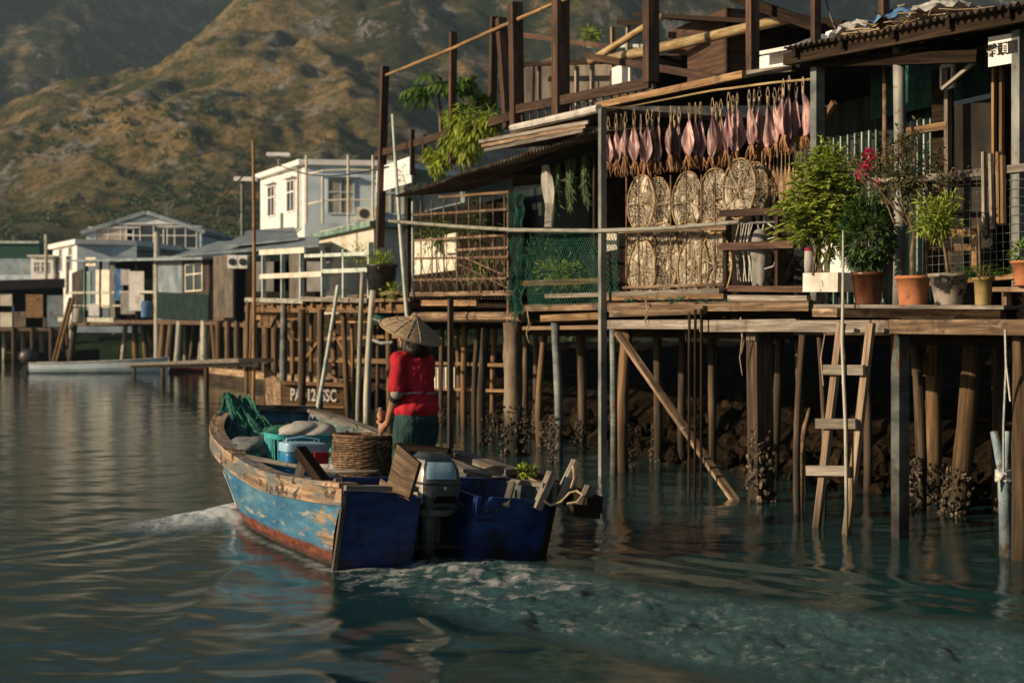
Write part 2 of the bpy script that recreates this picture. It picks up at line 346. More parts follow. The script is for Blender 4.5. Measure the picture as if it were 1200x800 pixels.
def np_mesh(name, X, Y, Z, m, attrs=None, smooth=True):
    nr, nc = X.shape
    co = np.stack([X, Y, Z], -1).reshape(-1, 3).astype(np.float32)
    idx = np.arange(nr * nc).reshape(nr, nc)
    q = np.stack([idx[:-1, :-1], idx[:-1, 1:], idx[1:, 1:], idx[1:, :-1]], -1).reshape(-1, 4)
    me = bpy.data.meshes.new(name); me.vertices.add(len(co)); me.vertices.foreach_set('co', co.ravel())
    me.loops.add(q.size); me.loops.foreach_set('vertex_index', q.ravel().astype(np.int32))
    me.polygons.add(len(q)); me.polygons.foreach_set('loop_start', (np.arange(len(q)) * 4).astype(np.int32))
    me.update(calc_edges=True)
    if smooth: me.polygons.foreach_set('use_smooth', [True] * len(q))
    for k, a in (attrs or {}).items():
        t = me.attributes.new(k, 'FLOAT', 'POINT'); t.data.foreach_set('value', a.reshape(-1).astype(np.float32))
    me.materials.append(m); o = bpy.data.objects.new(name, me); COL.objects.link(o); return o

# ------------------------------------------------------------------ hillside
def ridge_field(X, Y, pts, sl, pw=1.0):
    best = np.full(X.shape, -1e9)
    for (x0, y0, z0), (x1, y1, z1) in zip(pts[:-1], pts[1:]):
        dx, dy = x1 - x0, y1 - y0; t = np.clip(((X - x0) * dx + (Y - y0) * dy) / (dx * dx + dy * dy), 0, 1)
        d = np.hypot(X - x0 - t * dx, Y - y0 - t * dy)
        best = np.maximum(best, z0 + t * (z1 - z0) - sl * d ** pw)
    return best
def pk(u, v, Y_): p = at(u, v, Y_); return (p.x, p.y, p.z)
spur = [pk(-160, 390, 300), pk(-60, 368, 360), pk(0, 318, 430), pk(100, 218, 490), pk(200, 112, 550), pk(300, 22, 600), pk(420, -95, 680), pk(470, -150, 760)]
shade_peak = [pk(560, -130, 700), pk(620, -330, 800), pk(680, -300, 1000)]  # summit above the frame, added to throw shade on the right-hand slopes
crestb = [pk(300, 22, 600), pk(352, 66, 545), pk(388, 100, 500), pk(432, 172, 430), pk(476, 240, 360), pk(515, 310, 290), pk(560, 360, 230)]
face1 = [pk(140, 160, 500), pk(160, 250, 380), pk(190, 330, 270)]
face2 = [pk(240, 70, 560), pk(270, 200, 420), pk(300, 320, 270)]
def hill_h(X, Y):
    wx = X + 26 * (fbm(X / 90, Y / 90, 3) - .5) * 2; wy = Y + 26 * (fbm(X / 90 + 40, Y / 90 + 11, 3) - .5) * 2
    a = np.maximum(ridge_field(wx, wy, spur, .85), ridge_field(wx, wy, shade_peak, 1.25)); b = ridge_field(wx, wy, crestb, .5); c = np.maximum(ridge_field(wx, wy, face1, .34), ridge_field(wx, wy, face2, .34))
    left = ridge_field(wx, wy, [(-1100, 700, 330), (-640, 1000, 470), (-300, 1500, 560)], .85)
    far = ridge_field(wx, wy, [(-100, 1400, 520), (300, 1300, 520), (800, 1200, 520), (1500, 1100, 520)], .88)
    small = ridge_field(wx, wy, [pk(470, -40, 900), pk(420, 20, 820), pk(385, 60, 760)], .6)
    right = ridge_field(wx, wy, [(260, 620, 90), (420, 560, 120), (900, 500, 160)], .3)
    k = 9.0; fs = np.stack([a, b, c, left, far, small]) / k
    mx = fs.max(0); h = k * (mx + np.log(np.exp(fs - mx).sum(0)))
    amp = np.clip(h / 60, 0, 1)
    h = h + amp * (22 * (ridged(X / 80, Y / 80, 5) - .62) + 8 * (fbm(X / 10, Y / 10, 4) - .5))
    h = np.where(h > 330, 330 + .12 * (h - 330), h)
    base = 2.2 + (fbm(X / 25, Y / 25, 3) - .5) * 2 + np.clip((Y - 180) / 120, 0, 1) * 9
    h = np.maximum(h, base)
    shore = np.clip((Y - (165 + 12 * (fbm(X / 30, X * 0 + 3, 2) - .5))) / 6, 0, 1)
    global SHADE_VEG
    fr_ = np.maximum(np.maximum(b, c), np.where(X > -95, -99, a)); SHADE_VEG = np.clip((np.stack([left, far]).max(0) - np.stack([a, b, c]).max(0)) / 14 + .3, 0, 1)  # mask for denser scrub that also paints the shade of the far slopes
    uq = 600 + X / Y * FPX; SHADE_VEG = np.maximum(SHADE_VEG, np.clip((uq - 395 - np.clip((520 - Y) * .55, -60, 140)) / 40, 0, 1))  # right of the lit spur the slope's shade is painted in too
    return -1.5 + (h + 1.5) * shore
hm = bpy.data.materials.new('hill_scrub'); hm.use_nodes = True
def hill_material():
    nt = hm.node_tree; L = nt.links; b = nt.nodes['Principled BSDF']; geo = nd(nt, 'ShaderNodeNewGeometry')
    def noise(s, d=8, r=.65, dis=0, loc=(0, 0, 0), sc=(1, 1, 1)):
        mp = nd(nt, 'ShaderNodeMapping'); mp.inputs['Scale'].default_value = tuple(q * s for q in sc); mp.inputs['Location'].default_value = loc
        L.new(geo.outputs['Position'], mp.inputs[0]); n = nd(nt, 'ShaderNodeTexNoise'); n.inputs['Scale'].default_value = 1; n.inputs['Detail'].default_value = d
        n.inputs['Roughness'].default_value = r; n.inputs['Distortion'].default_value = dis; L.new(mp.outputs[0], n.inputs['Vector']); return n.outputs[0]
    def ramp(i, st):
        cr = nd(nt, 'ShaderNodeValToRGB'); e = cr.color_ramp.elements
        while len(e) < len(st): e.new(.5)
        for k, (p, c) in enumerate(st): e[k].position = p; e[k].color = (*c, 1)
        L.new(i, cr.inputs[0]); return cr.outputs[0]
    def mr(i, a, c, d=0, e=1):
        m = nd(nt, 'ShaderNodeMapRange'); m.inputs[1].default_value = a; m.inputs[2].default_value = c; m.inputs[3].default_value = d; m.inputs[4].default_value = e; L.new(i, m.inputs[0]); return m.outputs[0]
    def mix(f, a, c, mode='MIX'):
        m = nd(nt, 'ShaderNodeMix', data_type='RGBA', blend_type=mode); L.new(f, m.inputs[0])
        for q, s in ((a, 6), (c, 7)):
            if isinstance(q, tuple): m.inputs[s].default_value = (*q, 1)
            else: L.new(q, m.inputs[s])
        return m.outputs[2]
    def mul(a, c, op='MULTIPLY'):
        m = nd(nt, 'ShaderNodeMath', operation=op); L.new(a, m.inputs[0])
        if isinstance(c, (int, float)): m.inputs[1].default_value = c
        else: L.new(c, m.inputs[1])
        return m.outputs[0]
    grass = ramp(noise(.11, 9, .72), [(.32, (.09, .10, .03)), (.43, (.24, .19, .065)), (.54, (.41, .28, .13)), (.66, (.50, .36, .20))])
    green = ramp(noise(.3, 6), [(.35, (.012, .028, .008)), (.55, (.035, .06, .014)), (.7, (.075, .095, .025))])
    sp = nd(nt, 'ShaderNodeSeparateXYZ'); L.new(geo.outputs['Position'], sp.inputs[0])
    low = mr(sp.outputs[2], 62, 18)
    g = mul(mr(noise(.035, 8, .7, .5), .45, .56), 1.0)
    gm = mul(mul(g, .85), mul(low, mr(noise(.06, 6, .7), .34, .48), 'MULTIPLY'), 'MAXIMUM')
    c = mix(gm, grass, green)
    va = nd(nt, 'ShaderNodeAttribute', attribute_name='shade_veg').outputs['Fac']
    dots = mr(noise(.62, 5, .6), .50, .58)
    c = mix(mul(dots, .62), c, green)
    vm = mul(va, mr(noise(.05, 8, .7, .3, (9, 9, 9)), .40, .52)); c = mix(mul(vm, .92), c, ramp(noise(.2, 8, .7), [(.35, (.012, .022, .012)), (.5, (.03, .045, .02)), (.65, (.06, .07, .03))]))  # dark scrub colour, carrying the painted shade of the dim slopes
    rock = ramp(noise(.5, 6), [(.35, (.18, .16, .14)), (.6, (.38, .35, .32)), (.75, (.5, .47, .44))])
    hi = mr(sp.outputs[2], 20, 60)
    rk = mul(mul(mr(noise(.07, 10, .78, .3, (31, 7, 5), (1, 1, .45)), .538, .575), mr(noise(.014, 3, .5, 0, (3, 50, 0)), .36, .46)), hi)
    c = mix(rk, c, rock)
    L.new(c, b.inputs['Base Color']); b.inputs['Roughness'].default_value = .95; b.inputs['Specular IOR Level'].default_value = .1
    bp = nd(nt, 'ShaderNodeBump'); bp.inputs['Strength'].default_value = 1; bp.inputs['Distance'].default_value = 5
    L.new(noise(.16, 9, .75), bp.inputs['Height']); L.new(bp.outputs[0], b.inputs['Normal'])
hill_material()
uu = np.linspace(-900, 2100, 620); yy = 150 * (1650 / 150) ** np.linspace(0, 1, 420)
U, YY = np.meshgrid(uu, yy); XX = (U - 600) / FPX * YY
HZ_ = hill_h(XX, YY); HILLTOP = HZ_.max(); struct(np_mesh('hillside', XX, YY, HZ_, hm, {'shade_veg': SHADE_VEG}))

# scrub on the lower slopes: leafy clumps in one mass
sc_ = MB()
cands = []
for k in range(9000):
    Yb = random.uniform(170, 470); ub = random.uniform(-150, 1350); cands.append(((ub - 600) / FPX * Yb, Yb))
ca = np.array(cands); hz = hill_h(ca[:, 0], ca[:, 1]); dn = fbm(ca[:, 0] / 22, ca[:, 1] / 22, 3)
cnt = 0
for (x, y), z, q in zip(cands, hz, dn):
    lim = .36 + max(0, z - 14) / 50 * .22
    if z < 1.5 or z > 75 or q < lim or cnt > 4200: continue
    cnt += 1; rr = random.uniform(1.0, 2.6) * (1.25 if z < 15 else .85); cc = random.random()
    for _ in range(34):
        d = V((random.gauss(0, 1), random.gauss(0, 1), random.gauss(0, .8))).normalized()
        p = V((x, y, z + rr * .35)) + V((d.x * rr, d.y * rr, d.z * rr * .8)) * random.uniform(.55, 1.05)
        s_ = rr * random.uniform(.28, .5); a = V((random.uniform(-1, 1), random.uniform(-1, 1), random.uniform(-.6, .6))).normalized()
        sc_.leaf(p - a * s_ * .5, a, (d + V((0, 0, .5))), s_ * 1.3, s_, min(1, max(0, cc * .6 + random.random() * .4)))
o = sc_.build('hillside_scrub', leafm('leaf_scrub', (.02, .05, .012), (.05, .085, .02), (.10, .13, .03), .2)); tag(o, 'green scrub covering the foot of the hillside', 'scrub', kind='stuff')

# ------------------------------------------------------------------ water
BO = V((-.55, 10.41, 0)); BF = V((-.42, .9075, 0)).normalized(); BR = V((BF.y, -BF.x, 0))
def pathdist(X, Y, pts):
    best = np.full(X.shape, 1e9); tt = np.zeros(X.shape)
    n = len(pts) - 1
    for i in range(n):
        (x0, y0), (x1, y1) = pts[i], pts[i + 1]; dx, dy = x1 - x0, y1 - y0
        t = np.clip(((X - x0) * dx + (Y - y0) * dy) / (dx * dx + dy * dy), 0, 1); d = np.hypot(X - x0 - t * dx, Y - y0 - t * dy)
        m = d < best; best = np.where(m, d, best); tt = np.where(m, (i + t) / n, tt)
    return best, tt
WP = [(-.35, 10.0), (.25, 9.0), (1.35, 7.95), (2.3, 7.15), (3.6, 6.3), (5.5, 5.4)]
rows = np.concatenate([3.2 * (60 / 3.2) ** np.linspace(0, 1, 640), 60 * (1640 / 60) ** np.linspace(0.02, 1, 60)])
cols = np.concatenate([np.linspace(-950, -420, 20), np.linspace(-400, 1600, 560), np.linspace(1620, 2150, 20)])
U, WY = np.meshgrid(cols, rows); WX = (U - 600) / FPX * (WY + 0); WX = WX + np.clip((np.abs(U - 600) - 1010) / 540, 0, 1) * np.sign(U - 600) * 60
h = np.zeros(WX.shape)
for k in range(40):
    lam = .10 * (30.0 ** (k / 39)); a = random.gauss(R(98), .55); am = .00088 * lam ** .6
    kx, ky = math.cos(a) / lam * 6.28, math.sin(a) / lam * 6.28
    h += am * np.sin(kx * (WX + .6 * fbm(WX / 2.3, WY / 2.3, 2)) + ky * WY + random.uniform(0, 6.28))
d, t = pathdist(WX, WY, WP)
wid = .75 + t * .9
wk = np.clip(1.25 - d / wid, 0, 1); wk = wk * wk * (3 - 2 * wk) * np.clip(1.15 - t * .35, 0, 1)
LN = t * 8.5; edge = fbm(WX * 1.6, WY * 1.6, 4); wk = np.clip(wk * (1.35) - (edge * .55) * (1 - wk), 0, 1)
h += wk * (.075 * (fbm(WX * 2.6, WY * 2.6, 5) - .5) + .035 * (ridged(WX * 5.5, WY * 5.5, 4) - .6) + .018 * (ridged(WX * 13, WY * 13, 3) - .6))
# wake wave lines spreading right of the churned band, and left of the bow
for pts, amp, lam, wdt in (([(.5, 11.1), (1.5, 10.1), (3.1, 8.7), (5.5, 7.2)], .02, .5, .55), ([(-2.6, 12.8), (-3.2, 11.3), (-4.2, 10.2), (-6.0, 9.2)], .008, .5, .5), ([(-1.9, 11.2), (-2.0, 9.6), (-1.9, 7.6), (-1.6, 5.2)], .013, .9, .9)):
    dd, tt = pathdist(WX, WY, pts); h += amp * np.exp(-(dd / wdt) ** 2) * np.cos(dd / lam * 6.28 + 2.5 * fbm(WX * .8, WY * .8, 2)) * np.sin(np.pi * np.clip(tt * .9 + .1, 0, 1))
# swirl of broad slow ripples in front of the hull
dd = np.hypot(WX + .9, (WY - 8.2) * .8); h += .011 * np.exp(-(dd / 1.9) ** 2) * np.sin(6.28 * (fbm(WX * .9, WY * .9, 3) * 3.2 + WX * .35 - WY * .5))
# bow wave foam
fo = np.zeros(WX.shape)
bd_, bt = pathdist(WX, WY, [(-2.55, 13.75), (-2.72, 12.95), (-2.9, 12.6), (-2.98, 12.45)])
f1 = np.clip(1.2 - bd_ / (.26 + .30 * bt), 0, 1) * np.clip(1.2 - bt * .7, 0, 1); fo += f1 * (.6 + 1.0 * ridged(WX * 7, WY * 7, 3)); h += .08 * np.clip(f1, 0, 1) * (.2 + fbm(WX * 5, WY * 5, 3) + .6 * (ridged(WX * 11, WY * 11, 3) - .5))
bd2, bt2 = pathdist(WX, WY, [(-2.55, 13.2), (-2.45, 12.6), (-2.22, 11.9), (-1.75, 11.0), (-1.3, 10.05), (-.9, 10.05)])
fo += np.clip(1 - bd2 / .13, 0, 1) * (1 - .5 * bt2) * (.35 + .75 * fbm(WX * 9, WY * 9, 3))
fo += np.clip(wk - .25, 0, 1) * np.clip(np.maximum(ridged(WX * 4.5 + 5, WY * 4.5, 4) - .69, ridged(LN * 1.6 + .5 * fbm(WX, WY, 2), d * 6.5 + fbm(WX * 1.2, WY * 1.2, 3) * 2.5, 4) - .70) * 5, 0, 1) * .62 * np.clip(1.2 - t, .2, 1)
sd_ = np.hypot(WX + .45, (WY - 9.85)); fo += np.clip(1 - sd_ / 1.3, 0, 1) * .75 * np.clip((fbm(WX * 12, WY * 12, 4) - .45) * 7, 0, 1)
aer = np.clip(wk * 1.0 + f1 * .4, 0, 1)
def water_material():
    m = bpy.data.materials.new('sea_water'); m.use_nodes = True; nt = m.node_tree; L = nt.links; b = nt.nodes['Principled BSDF']
    geo = nd(nt, 'ShaderNodeNewGeometry')
    wa = nd(nt, 'ShaderNodeAttribute', attribute_name='wake'); fa = nd(nt, 'ShaderNodeAttribute', attribute_name='foam')
    def noise(s, d, r=.6, sc=(1, 1, 1), dis=0):
        mp = nd(nt, 'ShaderNodeMapping'); mp.inputs['Scale'].default_value = tuple(q * s for q in sc); L.new(geo.outputs['Position'], mp.inputs[0])
        n = nd(nt, 'ShaderNodeTexNoise'); n.inputs['Scale'].default_value = 1; n.inputs['Detail'].default_value = d; n.inputs['Roughness'].default_value = r; n.inputs['Distortion'].default_value = dis
        L.new(mp.outputs[0], n.inputs['Vector']); return n.outputs[0]
    def math_(op, a, c=0, d=0):
        n = nd(nt, 'ShaderNodeMath', operation=op)
        for i, q in enumerate((a, c, d)):
            if isinstance(q, (int, float)): n.inputs[i].default_value = q
            else: L.new(q, n.inputs[i])
        return n.outputs[0]
    def mix(f, a, c):
        x = nd(nt, 'ShaderNodeMix', data_type='RGBA'); L.new(f, x.inputs[0])
        for q, s in ((a, 6), (c, 7)):
            if isinstance(q, tuple): x.inputs[s].default_value = (*q, 1)
            else: L.new(q, x.inputs[s])
        return x.outputs[2]
    wfac = math_('MULTIPLY', wa.outputs['Fac'], math_('MULTIPLY_ADD', noise(1.1, 7, .7, (1, 1, 1), 1.2), 1.6, -.1))
    col = mix(wfac, (.011, .040, .042), (.06, .15, .165))
    # foam: white only where the mask beats a fine lacy noise
    fn = noise(24, 9, .8, (1, 1, 1), .6)
    fm = nd(nt, 'ShaderNodeMapRange'); L.new(math_('ADD', math_('MULTIPLY', fa.outputs['Fac'], .52), math_('MULTIPLY', fn, .9)), fm.inputs[0]); fm.inputs[1].default_value = .56; fm.inputs[2].default_value = 1.0
    ff = math_('MULTIPLY', fm.outputs[0], math_('MINIMUM', math_('MULTIPLY', fa.outputs['Fac'], 6), 1))
    col = mix(ff, col, (.62, .66, .66)); L.new(col, b.inputs['Base Color'])
    L.new(math_('ADD', math_('MULTIPLY', ff, .5), .035), b.inputs['Roughness']); b.inputs['IOR'].default_value = 1.33
    b1 = nd(nt, 'ShaderNodeBump'); b1.inputs['Distance'].default_value = .02; b1.inputs['Strength'].default_value = .10
    L.new(noise(5.5, 5, .55, (1, 1.4, 1)), b1.inputs['Height'])
    b2 = nd(nt, 'ShaderNodeBump'); b2.inputs['Distance'].default_value = .07
    L.new(noise(15, 8, .72, (1, 1, 1), .8), b2.inputs['Height']); L.new(math_('ADD', math_('MULTIPLY', wa.outputs['Fac'], .9), .035), b2.inputs['Strength']); L.new(b1.outputs[0], b2.inputs['Normal'])
    L.new(b2.outputs[0], b.inputs['Normal'])
    return m
struct(np_mesh('water', WX, WY, h * np.clip(70 / WY, 0, 1), water_material(), {'wake': aer, 'foam': np.clip(fo, 0, 1.3)}))
# ground: sea bed / land sheet below everything
g_ = MB(); g_.quad((-1600, -60, -2.2), (1600, -60, -2.2), (1600, 1660, -2.2), (-1600, 1660, -2.2)); struct(g_.build('ground', rockm))

hzm = bpy.data.materials.new('haze_air'); hzm.use_nodes = True; _n = hzm.node_tree; _n.nodes.remove(_n.nodes['Principled BSDF'])
_v = _n.nodes.new('ShaderNodeVolumePrincipled'); _v.inputs['Color'].default_value = (.58, .80, 1, 1); _v.inputs['Density'].default_value = HAZE; _v.inputs['Anisotropy'].default_value = .2
_n.links.new(_v.outputs[0], _n.nodes['Material Output'].inputs['Volume'])
_b = MB(); _b.box((-1640, -80, -3.4), (1640, 1700, float(HILLTOP) + 4)); _o = _b.build('haze', hzm); _o['kind'] = 'stuff'; _o['label'] = 'thin blue haze in the air before the hillside'
# ------------------------------------------------------------------ bank behind the piles (mud and boulders)
ss = np.linspace(-7, 38, 400); tq = np.linspace(1.1, 40, 200) ** 1.0
tq = 1.1 + 38.9 * np.linspace(0, 1, 200) ** 2.2
S_, T_ = np.meshgrid(ss, tq)
bx = P0.x + S_ * DX + T_ * NX; by = P0.y + S_ * DY + T_ * NY
prof = np.interp(T_, [1.1, 1.9, 2.6, 3.6, 6, 40], [-.5, -.12, .35, 1.0, 1.55, 2.2])
prof = prof * (1 - .0 * S_) - np.clip((S_ - 9) / 12, 0, 1) * .35 + (fbm(S_ * 1.3, T_ * 1.3, 5) - .5) * .55 * np.clip((T_ - .6), 0, 1)
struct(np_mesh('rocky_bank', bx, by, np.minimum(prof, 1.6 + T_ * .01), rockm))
rk = MB()
for k in range(520):
    s = random.uniform(-5, 13); t_ = random.triangular(1.2, 3.6, 1.8); z = float(np.interp(t_, [1.1, 1.9, 2.6, 3.6], [-.15, .03, .38, .95])) - max(0, (s - 9) / 12) * .35
    r_ = random.uniform(.05, .2) * (1 if random.random() < .8 else 1.5)
    rk.ell(FS(s, t_, z), (r_, r_ * random.uniform(.6, 1), r_ * random.uniform(.5, .8)), Euler((random.random() * 3, random.random() * 3, random.random() * 3)).to_matrix(), 9, None, .22)
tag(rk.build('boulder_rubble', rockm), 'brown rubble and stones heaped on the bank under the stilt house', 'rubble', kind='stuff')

# ------------------------------------------------------------------ stilt houses on the right bank
def post(par, u, v0, v1, w_, m, t=0.0, u1=None, name='post', sq=True, h=None, z0=None, taper=1.0):
    a = P(u if u1 is None else u1, v1, t); b = P(u, v0, t)
    if z0 is not None: a = PZ(u if u1 is None else u1, z0, t)
    mb = MB()
    if sq: mb.beam(a, b, w_, h or w_, up=FD, taper=taper)
    else: mb.tube(a, b, w_ / 2, w_ / 2 * taper, 12, 5, .03, w_ * .12)
    return mb.build(name, m, par, smooth=not sq)
def crust(par, a, b, r, n=90, name='oyster_crust', sz=.05):
    n = int(n * 2.2); sz *= .72
    mb = MB(); a = V(a); b = V(b); d = (b - a).normalized(); x = d.orthogonal().normalized(); y = d.cross(x)
    for k in range(n):
        q = random.random() ** .8; p = a.lerp(b, q); an = random.random() * 6.28; rad = r * (1 + .4 * (1 - q)) * random.uniform(.8, 1.2)
        s_ = sz * random.uniform(.45, 1.15) * (1.15 - .5 * q); nn = x * math.cos(an) + y * math.sin(an)
        mb.ell(p + nn * rad, (s_, s_ * random.uniform(.4, .8), s_ * random.uniform(.25, .5)), Euler((random.random() * 3, random.random() * 3, random.random() * 3)).to_matrix(), 7, None, .25)
    o = mb.build(name, oyster, par); o['kind'] = 'stuff'; return o
def pile(par, u, vtop, r, m, t=0.0, u1=None, oys=0, sq=False, bend=0, rt=None, ztop=None, osz=.05):
    b = P(u, vtop, t); a = PZ(u if u1 is None else u1, -.9, t)
    mb = MB()
    if sq: mb.beam(a, b, r * 2, r * 2, up=FD)
    else: mb.tube(a, b, r * random.uniform(.85, 1.15), (rt or r) * random.uniform(.8, 1.05), 12, 12, .09, bend or random.choice((0, .03, .06, .09)))
    o = mb.build('pile', m, par, smooth=not sq)
    if oys:
        f = lambda z: a.lerp(b, (z - a.z) / (b.z - a.z)); crust(o, f(-.12), f(oys), r, int(60 + 420 * r), sz=osz)
    return o
def plank(par, u0, v0, u1, v1, hgt, th, m, t=0.0, name='beam', t1=None):
    mb = MB(); a = P(u0, v0, t); b = P(u1, v1, t if t1 is None else t1); mb.beam(a, b, th, hgt); return mb.build(name, m, par)
def sheet(par, name, m, a, b, depth, rise, pitch=.09, amp=.016, th=True, drop=0, nseg=None):
    """corrugated sheet: front edge a-b, running back by `depth` and up by `rise`; ribs run front to back"""
    a = V(a); b = V(b); L = (b - a).length; n = nseg or int(L / pitch * 6); mb = MB(); back = -FN * depth + UP * rise
    for off in (0, -.004):
        i0 = len(mb.v)
        for k in range(n + 1):
            q = k / n; w_ = math.sin(q * L / pitch * 6.283) * amp; jag = .025 * math.sin(math.floor(q * L / .75) * 5.1)
            p = a.lerp(b, q) + UP * (w_ + off + .006 * math.sin(q * 19)); mb.v += [p + FN * jag, p - FN * 0 + back * .5 + UP * -.01, p + back]
        for k in range(n):
            for j in range(2):
                A = i0 + k * 3 + j; f = (A, A + 3, A + 4, A + 1); c = (math.floor(k / n * L / .75) * .37) % 1
                mb.face(f if not off else f[::-1], None, c)
    return mb.build(name, m, par)
def wallq(par, name, m, u0, u1, z0, z1, t, th=.05, zz1=None):
    a = PZ(u0, z0, t); b = PZ(u1, z0, t); c = PZ(u1, z1 if zz1 is None else zz1, t); d = PZ(u0, z1, t)
    mb = MB(); mb.quad(a, b, c, d, th=th); return mb.build(name, m, par)
def corrwall(par, name, m, u0, u1, z0, z1, t, pitch=.16, amp=.03):
    a = PZ(u0, z0, t); b = PZ(u1, z0, t); L = (b - a).length; n = int(L / pitch * 6); mb = MB()
    for k in range(n + 1):
        p = a.lerp(b, k / n) + FN * math.sin(k / n * L / pitch * 6.283) * amp; mb.v += [p, p + UP * (z1 - z0)]
    for k in range(n): mb.face((2 * k, 2 * k + 2, 2 * k + 3, 2 * k + 1), None, .5)
    return mb.build(name, m, par)

# ===== house A: right edge, round pillar, pot shelf
hA = thing('stilt_house', 'timber stilt house at the right edge, its corrugated roof held by a round grey pillar', 'house', PZ(1100, 0, 1.0))
sheet(hA, 'roof', corr, P(918, 57, -.35), P(1500, -54.7, -.35), 3.4, .35, .085, .018)
plank(hA, 922, 70, 1500, -38.8, .11, .08, woodd, -.2, 'roof_beam')
plank(hA, 930, 74, 1150, 66, .10, .1, woodd, 0, 'roof_beam'); plank(hA, 1150, 64, 1500, 20, .1, .1, woodd, .2, 'roof_beam')
for uu_ in (930, 985, 1045, 1110, 1180): 
    mb = MB(); mb.beam(P(uu_, 62 - (uu_ - 930) * .19, -.3), P(uu_, 62 - (uu_ - 930) * .19, -.3) - FN * 3.3 + UP * .3, .05, .08); mb.build('rafter', woodd, hA)
post(hA, 958, 66, 362, .095, pilet, 0)
post(hA, 1053, 46, 357, .105, steelg, 0, sq=False)
post(hA, 1195, 36, 342, .085, steelg, 0)
post(hA, 1037, 52, 350, .045, rust, .35, sq=False)
post(hA, 1112, 60, 340, .06, woodd, .9)
deckz = 1.72
mb = MB(); a, b = PZ(930, deckz, .05), PZ(1500, deckz, .05)
mb.quad(a, b, b - FN * 3.4, a - FN * 3.4, th=.05); mb.build('deck', wood, hA)
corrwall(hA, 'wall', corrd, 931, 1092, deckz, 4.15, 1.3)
mbs = MB()
for uu_ in np.linspace(978, 1036, 8): mbs.beam(PZ(uu_, 2.0, 1.12), PZ(uu_, 3.75, 1.12), .03, .02, up=FD)
for uu_ in np.linspace(1062, 1092, 5): mbs.beam(PZ(uu_, 2.0, 1.12), PZ(uu_, 3.75, 1.12), .045, .02, up=FD)
mbs.build('slat_screen', greent, hA)
stain = stainm
o = wallq(hA, 'door', darkdoor, 1109, 1163, deckz + .02, 3.72, .75, .04)
mb = MB(); mb.beam(P(1111, 230, .70), P(1111, 75, .70), .05, .05, up=FD); mb.build('door_frame', woodg, o)
wallq(hA, 'wall', blackm, 1163, 1500, deckz, 4.2, .95)
wallq(hA, 'wall', woodd, 1092, 1111, deckz, 4.1, .8)
plank(hA, 1060, 155, 1112, 147, .07, .06, woodo, .7, 'rail')
fr = MB()
for A, B in (((1104, 78), (1104, 104)), ((1104, 104), (1118, 101)), ((1104, 78), (1118, 76)), ((1117, 76), (1117, 101))): fr.beam(P(*A, .6), P(*B, .6), .03, .03, up=FN)
fr.build('window', whitem, hA)
br = MB(); br.beam(P(1105, 104, .1), P(1162, 57, .1), .03, .03); br.build('stay', woodg, hA)
for uu_, v0, v1 in ((1165, 80, 212), (1174, 78, 208)): post(hA, uu_, v0, v1, .03, woodo, .35, name='stud')
plank(hA, 960, 148, 978, 120, .05, .05, woodo, .1, 'brace')
# back wall seen between roof and beam, hung with a green net
wallq(hA, 'net_screen', netg, 1020, 1160, 3.85, 4.3, 1.1, .01)
# deck structure
plank(hA, 930, 382, 1202, 383, .105, .07, woodg, -.42)
plank(hA, 1045, 382.5, 1500, 385.6, .115, .05, wood, -.47)
plank(hA, 955, 366, 1176, 369, .075, .06, wood, -.34)
plank(hA, 900, 352, 958, 356, .07, .06, wood, -.1)
plank(hA, 930, 396, 1500, 402.9, .1, .1, woodd, .9)
sh = MB(); a, b = P(953, 358.5, -.62), P(1176, 360, -.62)
for k in range(4): sh.beam(a - FN * (.075 + .155 * k), b - FN * (.075 + .155 * k), .145, .03)
sh.build('pot_shelf', woodg, hA)
sh = MB(); a, b = P(1164, 339, -.5), P(1262, 339, -.5); sh.beam(a - FN * .12, b - FN * .12, .26, .035); sh.beam(P(1180, 342, -.38), P(1180, 362, -.38), .05, .05, up=FD); sh.build('side_shelf', wood, hA)
pile(hA, 1055, 388, .052, pilet, -.36, sq=True); pile(hA, 1197, 386, .07, pileo, -.3, oys=0)
pile(hA, 1072, 392, .055, pilem, 1.0, oys=.5); pile(hA, 1096, 388, .085, pileo, 1.5, u1=1098, oys=.4)
pile(hA, 1142, 388, .1, pileo, 1.1, u1=1108, oys=.45); pile(hA, 1012, 392, .05, pilem, 1.6)
pile(hA, 941, 388, .035, pilem, -.15); pile(hA, 935, 392, .04, pilem, .9, u1=948)
pile(hA, 1170, 392, .06, pilem, 1.5); pile(hA, 1230, 390, .08, pilem, .2); pile(hA, 1310, 388, .075, pileo, -.3); pile(hA, 1420, 388, .08, pilem, -.2); pile(hA, 1350, 392, .08, pilem, 1.3); post(hA, 1330, 10, 345, .085, steelg, 0); post(hA, 1470, -20, 345, .085, steelg, 0)
cr_ = MB(); cr_.box(P(1080, 428, 1.2) - V((.08, .08, .1)), P(1080, 428, 1.2) + V((.1, .08, .12))); cr_.build('chock', woodo, hA)

